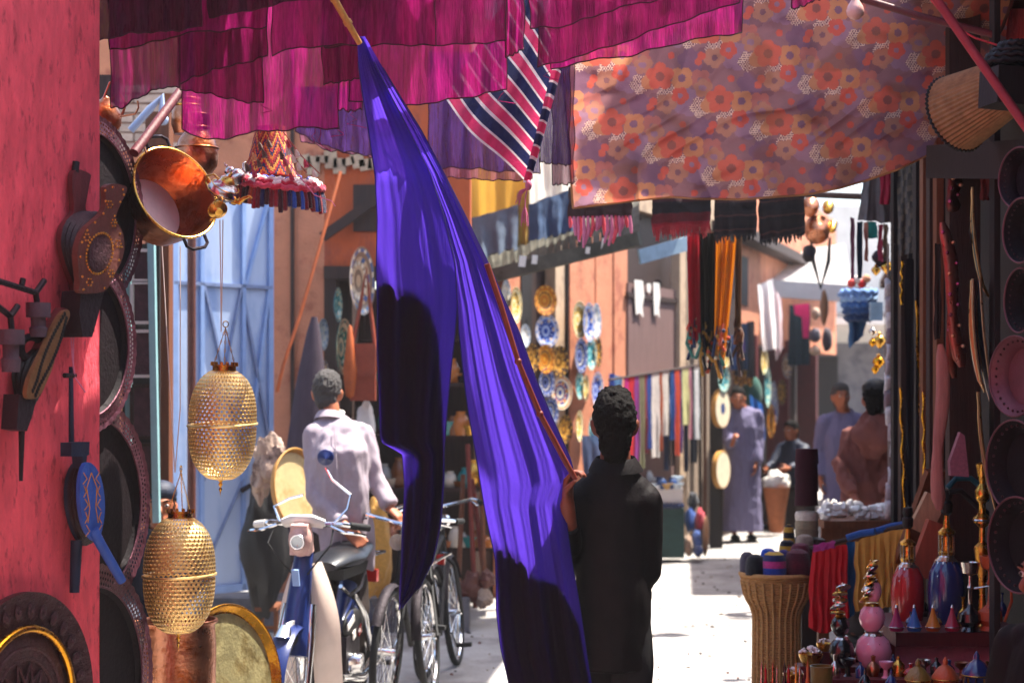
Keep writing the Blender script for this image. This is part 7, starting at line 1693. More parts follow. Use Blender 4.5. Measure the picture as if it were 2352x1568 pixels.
# ------------------------------------------------------------------ glazed shisha bottles
mk('red_glass', S('#a81a22'), .14, var=.3, ns=12, bump=.05, spec=.6, coat=.6); mk('blue_glass', S('#1c2e68'), .12, var=.3, ns=12, bump=.05, spec=.6, coat=.6); mk('pink_glass', S('#e79cb6'), .2, var=.15, ns=12, bump=.05, spec=.6, coat=.5); mk('black_glass', S('#141418'), .15, var=.2, ns=12, bump=.05, spec=.6, coat=.5); mk('orange_clay', S('#b4562a'), .4, var=.2, spec=.5); mk('olive_glaze', S('#7d6a2e'), .3, var=.25, spec=.5)
mk('teal_hose', S('#16525e'), .6, var=.3, ns=40, bump=.3)
def shisha(label, cx_, y0, y1, w_, D, glass, ytop):
    base = W(cx_, y1, D); H = px(y1 - y0, D); r = px(w_ / 2, D); t = thing('shisha', label, 'water pipe', base); T = Matrix.Translation(base)
    b = MB(); b.lathe([(0, 0), (r * .72, 0), (r * .8, H * .04), (r * .95, H * .3), (r, H * .55), (r * .9, H * .8), (r * .6, H * .95), (r * .38, H), (0, H)], 36, T); b.build('glass_vase', glass, t)
    b = MB()
    for k in range(8):
        a = k * 6.283 / 8; b.add([Vector((r * .62 * math.cos(a - .36), r * .62 * math.sin(a - .36), H * .955)) + base, Vector((r * .62 * math.cos(a + .36), r * .62 * math.sin(a + .36), H * .955)) + base, Vector((r * .955 * math.cos(a), r * .955 * math.sin(a), H * .74)) + base], [(0, 1, 2)])
    b.lathe([(r * .64, H * .95), (r * .42, H * 1.0), (r * .36, H * 1.03)], 24, T, close=False); b.build('pierced_collar', 'silver', t, smooth=0)
    zt_ = base.z + px(y1 - ytop, D); z0 = base.z + H
    n = 6; hgt = (zt_ - z0)
    b = MB(); b.lathe([(r * .34, 0), (r * .46, .02 * 1), (r * .3, .03), (r * .28, hgt * .30), (r * .42, hgt * .33), (r * .46, hgt * .38), (r * .2, hgt * .44), (r * .12, hgt * .6), (r * .12, hgt * .7)], 20, Matrix.Translation((base.x, base.y, z0)), close=False); b.build('stem', 'brass', t)
    for k in range(8):
        a = k * 6.283 / 8; b = MB(); b.cyl(Vector((base.x + r * .40 * math.cos(a), base.y + r * .40 * math.sin(a), z0 + .01)), Vector((base.x + r * .40 * math.cos(a), base.y + r * .40 * math.sin(a), z0 + hgt * .33)), r * .06, None, 6); b.build('pillar', 'silver', t)
    b = MB(); b.lathe([(r * .14, hgt * .62), (r * .3, hgt * .66), (r * .34, hgt * .8), (r * .22, hgt * .84), (r * .32, hgt * .9), (r * .28, hgt), (0, hgt)], 16, Matrix.Translation((base.x, base.y, z0))); b.build('bowl', 'black', t)
    return t, base
SHZ = zx(1437, 6.9)
shisha('large shisha with a deep red bottle on the shelf', 2085, 1293, 1446, 78, 7.2, 'red_glass', 1165); shisha('large shisha with a dark blue bottle, right of the red one', 2174, 1278, 1448, 86, 7.1, 'blue_glass', 1125)
for pts_, lab in ((([(2176, 1120), (2196, 1098), (2230, 1098), (2262, 1125), (2270, 1150)]), 'teal shisha hose looping from the blue bottle, upper'), (([(2180, 1130), (2206, 1126), (2240, 1158), (2268, 1178), (2272, 1200)]), 'dark shisha hose looping from the blue bottle, lower')):
    b = MB(); b.tube([W(x, y, 7.05) for x, y in pts_], .012, 8); b.one('shisha_hose', 'teal_hose' if 'upper' in lab else 'black', lab, 'hose')
# tall brass stem water pipe
bs_ = W(2256, 1446, 7.0); t = thing('shisha', 'tall slender brass shisha stem at the right of the shelf', 'water pipe', bs_); Hh = px(1446 - 1062, 7.0)
b = MB(); b.lathe([(.03, 0), (.035, .02), (.02, .05), (.012, .16), (.03, .30), (.034, .34), (.014, .36), (.012, .42), (.036, .44), (.036, .46), (.014, .48), (.014, .52), (.028, .54), (.03, .57), (.012, .60), (.02, .64), (.026, .68), (0, .69)], 18, Matrix.Translation(bs_)); b.build('stem', 'brass', t)
b = MB(); b.ring(bs_ + Vector((0, 0, .45)), .034, .006, None, 20, 6); b.build('tray', 'silver', t)
# tagine cones
for k, (x_, m_, nm) in enumerate(((2059, '#a8205a', 'magenta'), (2100, '#3a6ab0', 'blue'), (2143, '#c9812a', 'orange'), (2187, '#a03048', 'crimson'))):
    base = W(x_, 1448, 6.82); t = thing('mini_tagine', f'small {nm} cone lidded tagine on the shelf edge', 'tagine', base, 'row of small tagines on the shelf'); r = px(18, 6.82)
    b = MB(); b.lathe([(0, 0), (r * .8, 0), (r, r * .45), (r * .95, r * .5), (0, r * .5)], 24, Matrix.Translation(base)); b.build('dish', 'orange_clay' if k == 2 else paint(m_), t)
    b = MB(); b.lathe([(r * .98, r * .52), (r * .7, r * 1.1), (r * .32, r * 2.2), (r * .16, r * 2.9), (r * .2, r * 3.05), (0, r * 3.2)], 24, Matrix.Translation(base)); b.build('cone_lid', paint(m_), t)
    b = MB(); b.ring(base + Vector((0, 0, r * .52)), r * .98, r * .06, None, 24, 6); b.build('silver_rim', 'silver', t)
    b = MB(); b.lathe([(r * .24, 0), (r * .14, r * .3), (0, r * .45)], 12, Matrix.Translation(base + Vector((0, 0, r * 2.95)))); b.build('silver_tip', 'silver', t)
def mini(label, x_, D, yb, yt, m1, m2):
    base = W(x_, yb, D); H = px(yb - yt, D); t = thing('mini_shisha', label, 'water pipe', base); r = H * .16
    b = MB(); b.lathe([(0, 0), (r * .9, 0), (r * .7, H * .06), (r * 1.05, H * .14), (r * .95, H * .25), (r * .3, H * .34), (r * .18, H * .4)], 20, Matrix.Translation(base)); b.build('bottle', m1, t)
    b = MB(); b.lathe([(r * .2, H * .36), (r * .16, H * .6), (r * .3, H * .63), (r * .16, H * .68), (r * .16, H * .8), (r * .7, H * .84), (r * .9, H), (r * .7, H), (r * .3, H * .86)], 18, Matrix.Translation(base)); b.build('stem', m2, t)
    b = MB(); b.tube([base + Vector((r * .3, -.01, H * .62)), base + Vector((r * 1.6, -.02, H * .66)), base + Vector((r * 1.7, -.02, H * .4)), base + Vector((r * 1.1, -.02, H * .12))], H * .02, 6); b.build('hose', m2, t)
mini('small black and silver shisha beside the crimson tagine', 2228, 6.85, 1448, 1290, 'black_glass', 'silver'); mini('orange clay shisha at the right end of the shelf', 2274, 6.85, 1446, 1276, 'orange_clay', 'orange_clay')
# shelf boxes
t = thing('display_shelf', 'dark red shelf with a pink panelled front under the shishas', 'shelf', W(2180, 1568, 6.9))
zt_ = W(0, 1449, 6.85).z
b = MB(); b.box((xx(2190, 6.95), 7.12, zt_ - .028), (px(300, 6.95), .62, .055)); b.build('top_board', 'red_wood', t)
b = MB(); b.box((xx(2190, 6.95), 6.93, zt_ - .055 - .19), (px(284, 6.95), .03, .38)); b.build('front_panel', mk('pink_panel', S('#d8869c'), .8, var=.25, ns=10, bump=.3), t)
for x_ in (2046, 2332):
    b = MB(); b.box((xx(x_, 6.9), 6.92, (zt_ - .055) / 2), (.03, .05, zt_ - .055)); b.build('leg', 'red_wood', t)
t = thing('low_shelf', 'lower dark red shelf carrying the pink and black pot stacks', 'shelf', W(1975, 1568, 6.7)); z2 = W(0, 1531, 6.65).z
b = MB(); b.box((xx(1975, 6.7), 6.85, z2 - .02), (px(146, 6.7), .4, .04)); b.build('top_board', 'red_wood', t); b = MB(); b.box((xx(1975, 6.7), 6.72, (z2 - .04) / 2), (px(136, 6.7), .03, z2 - .04)); b.build('front_panel', 'pink_panel', t)
def stack(label, cx_, yb, D, tiers, glass, group=None):
    """round pots piled on one another, each with a silver collar"""
    for j, (yb_, yt_, w_) in enumerate(tiers):
        base = W(cx_ + (2, -1, 3, -2)[j % 4], yb_, D); H = px(yb_ - yt_, D); r = px(w_ / 2, D)
        t = thing('round_pot', f'{label[j]}', 'pot', base); T = Matrix.Translation(base)
        b = MB(); b.lathe([(0, 0), (r * .5, 0), (r * .85, H * .2), (r, H * .48), (r * .85, H * .78), (r * .5, H * .96), (r * .4, H), (0, H)], 32, T); b.build('body', glass, t)
        b = MB()
        for k in range(9):
            a = k * 6.283 / 9; b.add([base + Vector((r * .56 * math.cos(a - .35), r * .56 * math.sin(a - .35), H * .94)), base + Vector((r * .56 * math.cos(a + .35), r * .56 * math.sin(a + .35), H * .94)), base + Vector((r * .93 * math.cos(a), r * .93 * math.sin(a), H * .7))], [(0, 1, 2)])
        b.lathe([(r * .58, H * .93), (r * .46, H * 1.0), (r * .5, H * 1.04), (0, H * 1.05)], 24, T); b.build('silver_collar', 'brass' if j % 2 else 'silver', t, smooth=0)
stack(['big pink round pot, lowest of the pink stack', 'middle pink round pot of the pink stack', 'small pink round pot near the top of the pink stack'], 2004, 1531, 6.62, [(1531, 1452, 84), (1448, 1386, 60), (1380, 1332, 36)], 'pink_glass')
stack(['big black round pot, lowest of the black stack', 'smaller black round pot of the black stack'], 1931, 1531, 6.62, [(1531, 1462, 60), (1458, 1412, 44)], 'black_glass')
rr = random.Random(31)
def lids(cx_, y0, y1, w_, D, lab, n):
    for k in range(n):
        c = W(cx_ + rr.uniform(-5, 5) + 8 * k / n, lerp(y0, y1, k / (n - 1)), D); r = px(w_ / 2, D); b = MB()
        b.lathe([(r, 0), (r * .96, r * .18), (r * .5, r * .42), (r * .16, r * .5), (r * .2, r * .66), (0, r * .78)], 20, Matrix.Translation(c) @ Euler((rr.uniform(-.5, .2), rr.uniform(-.7, .1), 0)).to_matrix().to_4x4()); b.one('silver_lid', 'silver' if k % 3 else 'brass', lab + ', ' + ['lowest', 'second', 'third', 'fourth', 'fifth', 'sixth', 'seventh'][k] + ('' if k == 0 else ' from below'), 'lid', lab.replace('lid', 'lids'))
lids(1994, 1376, 1296, 34, 6.6, 'embossed silver lid piled on the pink pot stack', 7); lids(1926, 1408, 1350, 36, 6.6, 'embossed silver lid piled on the black pot stack', 5)
# front row at the bottom of the picture
zf = .52; t = thing('front_table', 'low dark table at the bottom edge carrying caddies and bottles', 'table', (xx(2050, 6.2), 6.2, 0))
b = MB(); b.box((xx(2040, 6.2), 6.25, zf - .02), (px(620, 6.2), .42, .04)); b.build('table_top', 'red_wood', t)
for x_ in (1745, 2330):
    b = MB(); b.box((xx(x_, 6.2), 6.25, (zf - .04) / 2), (.05, .3, zf - .04)); b.build('leg', 'red_wood', t)
def caddy(label, x_, w_, yt, m1):
    base = Vector((xx(x_, 6.2), 6.18, zf)); H = zx(yt, 6.2) - zf; r = px(w_ / 2, 6.2); t = thing('lidded_caddy', label, 'caddy', base)
    b = MB(); b.lathe([(0, 0), (r * .95, 0), (r, .01), (r * .92, .02), (r * .92, H * .62), (r, H * .64)], 28, Matrix.Translation(base), close=False); b.build('body', m1, t)
    for k in range(10):
        a = k * 6.283 / 10; b = MB(); b.tube([base + Vector((r * .98 * math.cos(a), r * .98 * math.sin(a), z)) for z in (.015, H * .2, H * .4, H * .62)], [r * .06, r * .1, r * .06, r * .08], 6); b.build('pillar', 'silver' if k % 2 else 'brass', t)
    b = MB(); b.lathe([(r * 1.12, H * .64), (r * 1.08, H * .69), (r * .6, H * .82), (r * .2, H * .87), (r * .22, H * .93), (r * .1, H * .97), (0, H)], 28, Matrix.Translation(base)); b.build('domed_lid', m1, t)
    b = MB(); b.ring(base + Vector((0, 0, H * .65)), r * 1.1, r * .05, None, 28, 6); b.build('rim', 'brass', t)
caddy('olive lidded caddy with metal pillars at the bottom edge', 2105, 54, 1508, 'olive_glaze'); caddy('rust red lidded caddy, right of the olive one', 2168, 56, 1504, 'orange_clay'); caddy('dark blue lidded caddy with a tall pointed lid', 2240, 62, 1490, 'blue_glass')
caddy('black small caddy under the pink pots, left', 1984, 30, 1530, 'black_glass'); caddy('dark blue small caddy under the pink pots, right', 2044, 30, 1532, 'blue_glass'); caddy('brown caddy at the right end of the front table', 2300, 50, 1512, 'black_glass')
def bead_bowl(label, x_, D, y_, w_, seed, m='brass', zsup=None):
    c = W(x_, y_, D); r = px(w_ / 2, D); rq = random.Random(seed); t = thing('bead_bowl', label, 'bowl', (c.x, c.y, c.z - r))
    b = MB(); b.lathe([(r * .5, -r * 1.0), (r * .6, -r), (r * .95, -r * .3), (r * 1.02, 0), (r * .95, 0), (r * .6, -r * .6)], 24, Matrix.Translation(c)); b.build('bowl', m, t)
    for k in range(22):
        a, q = rq.random() * 6.28, rq.random() ** .5 * .85 * r; s = rq.uniform(.12, .2) * r
        b = MB(); b.add(*lump(c + Vector((q * math.cos(a), q * math.sin(a), s * .4 + (r - q) * .55)), (s, s, s * .8), k, .3, 10, 7)); b.build('bead', 'white_paint' if rq.random() < .75 else 'silver', t)
bead_bowl('bowl heaped with white beads behind the olive pot', 1862, 6.7, 1500, 56, 2); bead_bowl('bowl of white beads low at the left of the front table', 1822, 6.35, 1545, 48, 5); bead_bowl('small bowl of white beads behind the others', 1893, 6.75, 1476, 36, 9)
c = Vector((xx(1878, 6.3), 6.22, zf)); H = zx(1520, 6.3) - zf; b = MB(); r = px(25, 6.3); b.lathe([(0, 0), (r * .9, 0), (r, H * .95), (r * 1.05, H), (r * .95, H), (r * .85, H * .1), (0, H * .1)], 28, Matrix.Translation(c)); b.one('olive_pot', 'olive_glaze', 'plain olive pot standing before the black pot stack', 'pot')
for z_, D_, x_ in ((None, 6.7, 1862), (None, 6.75, 1893)):
    z_ = W(x_, 1500 if x_ == 1862 else 1476, D_).z - px(28 if x_ == 1862 else 18, D_); b = MB(); b.box((xx(x_, D_), D_ + .02, z_ / 2), (.1, .1, z_)); b.one('pedestal', 'red_wood', 'dark pedestal under the larger bead bowl' if x_ == 1862 else 'dark pedestal under the small bead bowl', 'pedestal')
cz = W(1822, 1545, 6.35).z - px(24, 6.35) - zf
b = MB(); b.box((xx(1822, 6.35), 6.33, zf + max(.01, cz) / 2), (.08, .08, max(.02, cz))); b.one('pedestal', 'red_wood', 'dark block under the lowest bead bowl', 'pedestal')
for k in range(9):
    x_ = 1738 + k * 13 + (k % 2) * 3; c = Vector((xx(x_, 6.2), 6.08 + .07 * (k % 2), zf)); H = (zx(1500 + (k * 17) % 34, 6.2) - zf); r = px(8 + (k % 3), 6.2); b = MB()
    b.lathe([(0, 0), (r * .8, 0), (r, H * .3), (r * .7, H * .6), (r * .3, H * .75), (r * .35, H * .88), (r * .15, H * .92), (0, H)], 16, Matrix.Translation(c))
    nm = ['silver', 'dark red', 'copper', 'silver', 'black', 'red', 'brass', 'silver', 'clay'][k]; o = b.one('scent_bottle', {'silver': 'silver', 'dark red': 'red_glass', 'copper': 'copper', 'black': 'black_glass', 'red': 'red_glass', 'brass': 'brass', 'clay': 'orange_clay'}[nm], f'{nm} little scent bottle in the row at the bottom edge, {["first","second","third","fourth","fifth","sixth","seventh","eighth","ninth"][k]} from the left', 'bottle', 'scent bottles on the front table')
# white cups at the right
for k, (x_, y_, r_, m_) in enumerate(((2312, 1462, 22, 'white_paint'), (2314, 1492, 20, 'silver'), (2312, 1502, 18, 'orange_clay'))):
    D = 6.3; c = W(x_, y_, D); r = px(r_, D); b = MB(); b.lathe([(0, -r), (r * .6, -r), (r * .9, -.3 * r), (r, r * .3), (r * .92, r * .3), (r * .8, -.3 * r), (0, -.7 * r)], 24, Matrix.Translation(c) @ Euler((R(55), 0, 0)).to_matrix().to_4x4())
    b.one('cup', m_, ['white cup tipped towards us, top of the pile at the right edge', 'silver cup in the middle of the pile at the right edge', 'orange cup at the bottom of the pile at the right edge'][k], 'cup')
# ------------------------------------------------------------------ things hung on the stall
def sheath(label, x0, y0, x1, y1, w_, D, col, m='metal_vc', beads=0):
    p0, p1 = W(x0, y0, D), W(x1, y1, D); t = thing('dagger_sheath', label, 'sheath', p0); d = p1 - p0; r = px(w_ / 2, D)
    b = MB(); pts = [p0 + d * (i / 14) + Vector((.012 * math.sin(i * .45), 0, 0)) for i in range(15)]; rs = [r * lerp(.75, 1.1, abs(math.sin(i * .35))) for i in range(15)]; rs[-1] = r * .5; rs[0] = r * .4
    b.tube(pts, rs, 12, flat=.4, side=(1, 0, 0), col=col); b.build('sheath_body', m, t)
    for k in range(beads):
        q = pts[int(1 + k * 12 / max(1, beads))] + Vector((r * (.8 if k % 2 else -.4), -r * .45, 0)); b = MB(); b.ell(q, r * .32, n=8, m=6, col=random.choice([S('#c98a6a'), S('#b0527a'), S('#d8b090'), S('#7a3a4a')])); b.build('stud', 'metal_vc', t)
sheath('ornate pinkish sheath hung highest on the wide plank', 2184, 380, 2196, 486, 32, 7.1, S('#5a3a36'), beads=7); sheath('long jewelled pinkish sheath down the edge of the plank', 2164, 510, 2210, 842, 30, 7.0, S('#9a5f58'), beads=12)
sheath('pale wooden sheath with speckled grain below the jewelled one', 2160, 790, 2158, 1170, 30, 6.95, S('#a8746a'), 'wood_vc'); sheath('second jewelled sheath beside the long one', 2178, 560, 2192, 868, 20, 7.02, S('#7a463e'), beads=6)
c = [W(x, y, 6.9) for x, y in ((2206, 992), (2216, 1000), (2226, 1095), (2184, 1092), (2182, 1060))]; b = MB(); n = 5; b.add(c + [p + Vector((0, .04, 0)) for p in c], [tuple(range(n - 1, -1, -1)), tuple(range(n, 2 * n))] + [(k, (k + 1) % n, n + (k + 1) % n, n + k) for k in range(n)], col=S('#8f5a6a')); b.one('embroidered_pouch', 'wool', 'pointed pink embroidered pouch under the long sheath', 'pouch', smooth=0)
def framed(label, x0, y0, x1, y1, w_, D, face, edge):
    """narrow decorated mirror frame seen almost edge on"""
    p0, p1 = W(x0, y0, D), W(x1, y1, D); t = thing('mirror_frame', label, 'frame', p0); w = px(w_, D); d = (p1 - p0); n = 10; b = MB()
    vs = []; 
    for i in range(n + 1):
        q = p0 + d * (i / n); k = math.sin(math.pi * min(1, max(.06, i / n))) ** .5; vs += [q + Vector((-w * .5 * k, 0, 0)), q + Vector((w * .5 * k, .22 * k, 0))]
    b.add(vs, [(2 * i, 2 * i + 1, 2 * i + 3, 2 * i + 2) for i in range(n)], col=face); b.build('face', 'painted', t)
    b = MB(); b.tube([vs[2 * i] for i in range(n + 1)], .0055, 6, col=edge); b.tube([vs[2 * i + 1] for i in range(n + 1)], .004, 6, col=edge); b.build('beaded_edge', 'metal_vc', t)
framed('narrow teal mirror frame with a beaded brass edge, upper', 2240, 430, 2270, 680, 30, 6.7, S('#1f4f4e'), S('#c8a070')); framed('narrow bright orange mirror frame below the teal one', 2240, 640, 2262, 900, 26, 6.65, S('#c9662a'), S('#d8b890'))
framed('narrow blue mirror frame with a pale beaded edge', 2256, 640, 2294, 960, 22, 6.6, S('#22304e'), S('#c8a888')); framed('narrow rust mirror frame low behind the tall shisha stem', 2254, 900, 2300, 1200, 30, 6.55, S('#8a3a22'), S('#9a7a5a'))
def edge_tray(label, cx_, cy_, rx, ry, D, face, name='round_tray', rim='dark_metal'):
    az = math.atan2((cx_ - CX) / FPX, 1); M3 = yaw_M(-az - math.acos(min(1, rx / ry))); c = W(cx_, cy_, D); r = px(ry, D); M4 = Matrix.Translation(c) @ M3.to_4x4(); t = thing(name, label, 'tray', c)
    b = MB(); b.lathe([(0, 0), (r * .72, 0), (r * .78, .02), (r * .97, .045), (r, .05), (r, .04), (r * .78, .0), (0, -.015)], 48, M4); b.build('dish', face, t); b = MB(); b.ring(c + M3 @ Vector((0, 0, .05)), r, .0035, M3, 48, 6); b.build('rim', 'rose_metal', t)
    b = MB()
    for k in range(28):
        a = k * 6.283 / 28; b.ell(M4 @ Vector((r * .88, 0, .036)) if False else M4 @ Vector((r * .88 * math.cos(a), r * .88 * math.sin(a), .036)), r * .035, n=6, m=4)
    tag(b.build('chased_dots', 'carved_metal', t), kind='stuff')
mk('rose_metal', S('#6a4048'), .5, metal=.4, var=.25, ns=8, bump=.15); mk('void_metal', S('#0f0a0d'), .75, var=.4, bump=.15, spec=.2)
edge_tray('topmost dark round tray at the right edge', 2366, 410, 44, 70, 5.9, 'dark_metal'); edge_tray('second round tray from the top at the right edge', 2374, 530, 40, 74, 5.8, 'void_metal'); edge_tray('rose tinted round tray at the right edge, above the large dark ones', 2358, 864, 56, 92, 5.7, 'rose_metal'); edge_tray('large dark round tray at the right edge, below the rose one', 2358, 1070, 62, 106, 5.6, 'void_metal'); edge_tray('lowest dark round tray at the right edge, behind the stallholder', 2366, 1250, 66, 110, 5.5, 'void_metal'); edge_tray('small dark tray between the second and rose ones', 2372, 690, 34, 74, 5.85, 'void_metal')
# straps, gold strips, carpet and white garland at the dark posts
for k, (x0, y0, x1, y1, D, lab) in enumerate(((2068, 890, 2078, 1172, 9.0, 'thin gilt strip down the dark post, lower'), (2104, 690, 2122, 1140, 8.3, 'thin gilt strip on the second post'), (2120, 900, 2124, 1130, 8.1, 'short gilt strip right of the second post'), (2072, 600, 2070, 700, 9.0, 'short gilt strip high on the dark post'))):
    b = MB(); pts = [W(lerp(x0, x1, i / 16) + 2 * math.sin(i * 1.3), lerp(y0, y1, i / 16), D) for i in range(17)]; b.tube(pts, [px(2.5 + 1.3 * math.sin(i * 1.7), D) for i in range(17)], 6); b.one('gilt_strip', 'gold', lab, 'strip')
def carpet_col(u, v): 
    k = (math.floor(u * 6) + math.floor(v * 16)) % 3
    return [S('#3a322a'), S('#4f4436'), S('#2b2622')][k]
quad_cloth('carpet', 'dark patterned carpet strip hung between the two dark posts', 'wool', (2062, 380, 8.8), (2108, 365, 8.7), (2060, 590, 8.8), (2106, 580, 8.7), nu=18, nv=32, amp=.015, freq=1.2, colfn=carpet_col, cat='carpet')
for k, (x_, y0, y1, w_, hx, lab) in enumerate(((2090, 595, 1160, 20, '#141214', 'black cloth panel hanging under the carpet strip'), (2112, 380, 640, 10, '#1f1a18', 'black strap left of the brown boards'), (2154, 560, 780, 14, '#2a1d1a', 'dark strap beside the jewelled sheath'), (2262, 380, 460, 22, '#6a2a2a', 'red cloth strip below the wicker drum'), (2232, 480, 560, 10, '#2a2320', 'dark strap left of the teal frame'))):
    quad_cloth('strap', lab, 'cloth', (x_ - w_ / 2, y0, 8.3 if x_ < 2140 else 6.9), (x_ + w_ / 2, y0, 8.3 if x_ < 2140 else 6.9), (x_ - w_ / 2, y1, 8.3 if x_ < 2140 else 6.9), (x_ + w_ / 2, y1, 8.3 if x_ < 2140 else 6.9), nu=6, nv=12, amp=.02, freq=.8, col=S(hx), cat='strap')
t = thing('white_garland', 'long garland of white and striped slippers hung on the dark post', 'garland', W(2040, 640, 9.5))
for k in range(15):
    y0 = 640 + k * 36; w_ = 10 + 4 * math.sin(k); cc = [S('#cfc6c4'), S('#b8a8a8'), S('#d8d0cc'), S('#8a7478')][k % 4]; x_ = 2036 + 5 * math.sin(k * .8) + .6 * k; b = MB()
    b.tube([W(x_, y0, 9.45), W(x_ + 6, y0 + 14, 9.42), W(x_ + 4, y0 + 30, 9.42), W(x_ - 2, y0 + 48, 9.45)], [px(w_ * .5, 9.4), px(w_, 9.4), px(w_ * .9, 9.4), px(w_ * .4, 9.4)], 10, flat=.5, side=(1, 0, 0), col=cc); b.build('slipper', 'wool', t)
b = MB(); b.tube([W(2040, 560, 9.5), W(2040, 640, 9.48), W(2042, 1180, 9.48)], .006, 6, col=S('#8a7a70')); b.build('string', 'wool', t)
# slanting boards and boxes behind the shishas
b = MB(); b.bar(W(2060, 1330, 8.0), W(2150, 1080, 7.7), .10, .03); b.one('slanting_board', 'wood', 'brown board leaning behind the red shisha', 'board')
b = MB(); b.box(W(2130, 1180, 7.6), (px(50, 7.6), .05, px(90, 7.6)), rot=(0, .45, 0), col=S('#b08a6a')); b.one('card_box', 'wood_vc', 'pale card box tilted between the two large shishas', 'box', smooth=0)
b = MB(); b.box(W(2130, 1260, 7.5), (px(46, 7.5), .06, px(130, 7.5)), rot=(0, .35, 0), col=S('#9a4a34')); b.one('card_box', 'wood_vc', 'rust red box tilted below the pale card box', 'box', smooth=0)
b = MB(); b.box(W(2216, 1200, 7.4), (px(60, 7.4), .08, px(260, 7.4)), col=S('#5a2f26')); b.one('wooden_screen', 'wood_vc', 'brown wooden screen upright behind the blue shisha', 'screen', smooth=0)
# ------------------------------------------------------------------ top right corner: poles, bulb, drum shade, box, beam
b = MB(); b.tube([W(2140, -20, 5.7), W(2160, 12, 5.7), W(2352, 285, 5.55), W(2400, 350, 5.5)], px(11, 5.6), 12); b.one('red_pole', 'pole_red', 'red painted pole slanting across the top right corner', 'pole')
b = MB(); b.tube([W(1940, -14, 6.8), W(2120, 40, 6.7), W(2290, 82, 6.6)], px(9, 6.7), 10); b.one('canopy_pole', 'red_wood', 'dark red pole under the floral canopy, crossing behind the slanting one', 'pole')
b = MB(); b.tube([W(2130, -10, 6.4), W(2190, 60, 6.4), W(2240, 88, 6.4), W(2310, 110, 6.4)], px(2.5, 6.4), 6); b.one('cable', 'red_plaster', 'thin reddish cable looping behind the slanting pole', 'cable')
b = MB(); b.tube([W(2330, -10, 6.6), W(2304, 60, 6.6), W(2278, 112, 6.6)], px(4, 6.6), 6); b.one('rope', 'leather', 'knotted brown rope on the red wall corner', 'rope')
t = thing('light_bulb', 'unlit pear shaped light bulb hanging before the floral canopy', 'bulb', W(1964, 20, 6.6)); c = W(1964, 26, 6.6); r = px(21, 6.6)
b = MB(); b.lathe([(0, -r), (r * .5, -r * .87), (r * .9, -r * .45), (r, 0), (r * .86, r * .5), (r * .5, r * 1.1), (r * .34, r * 1.6), (r * .34, r * 1.8)], 28, Matrix.Translation(c)); b.build('glass', 'bulb', t)
b = MB(); b.lathe([(r * .36, r * 1.7), (r * .42, r * 1.8), (r * .42, r * 2.7), (0, r * 2.8)], 18, Matrix.Translation(c)); b.build('socket', 'black', t)
# wicker drum shade: pleated cylinder with black edging
ax = (W(2196, 262, 6.32) - W(2330, 190, 6.08)); L_ = ax.length; ax.normalize()
c0 = W(2330, 190, 6.08); q = ax.to_track_quat('Z', 'Y').to_matrix(); t = thing('pleated_shade', 'pleated reed lampshade edged in black, hung on the red pole', 'lampshade', c0)
b = MB(); vs = []; n = 96; m = 8; r0, r1 = px(62, 6.1), px(92, 6.1)
for j in range(m + 1):
    for k in range(n):
        a = 6.2832 * k / n; rr_ = lerp(r0, r1, j / m) * (1 + (.022 if k % 2 else -.022)); vs.append(c0 + q @ Vector((rr_ * math.cos(a), rr_ * math.sin(a), L_ * j / m)))
b.add(vs, [(j * n + k, j * n + (k + 1) % n, (j + 1) * n + (k + 1) % n, (j + 1) * n + k) for j in range(m) for k in range(n)]); b.build('pleats', mk('reed', S('#8a6a48'), .85, var=.3, ns=30, bump=.3), t, smooth=0)
for z_, r_ in ((0, r0), (L_, r1)):
    b = MB(); pts = [c0 + q @ Vector(((r_ * (1 + (.03 if k % 2 else -.02))) * math.cos(6.2832 * k / 96), (r_ * (1 + (.03 if k % 2 else -.02))) * math.sin(6.2832 * k / 96), z_)) for k in range(97)]; b.tube(pts, .006, 6); b.build('black_edging', 'black', t)
b = MB(); b.box(W(2330, 205, 5.9), (px(130, 5.9), .14, px(84, 5.9)), rot=(0, .05, .2)); b.one('dark_box', 'black_wood', 'dark wooden box behind the slanting red pole at the right edge', 'box', smooth=30)
b = MB()
for j in range(4):
    pts = [W(2335, 140, 5.95) + Vector((px(78 - j * 14, 5.9) * math.cos(k * 6.283 / 48), px(40, 5.9) * math.sin(k * 6.283 / 48), px(-4 + j * 13, 5.9) + .006 * math.sin(k * 2.2 + j))) for k in range(49)]
    b.tube(pts, px(8, 5.9), 6)
b.one('ruffled_hat', 'black', 'black ruffled hat lying on the dark box in the top right corner', 'hat', smooth=180)
b = MB(); b.bar(W(2180, 372, 7.4), W(2420, 366, 6.0), .2, .14); b.one('stall_beam', 'black_wood', 'heavy dark beam above the hung sheaths of the stall', 'beam')

b = MB(); b.box((xx(2120, 6.4), 6.47, zf + .055), (px(430, 6.4), .16, .11)); b.one('display_riser', 'red_wood', 'dark red step on the front table carrying the smallest wares', 'step')
zf2 = zf + .11
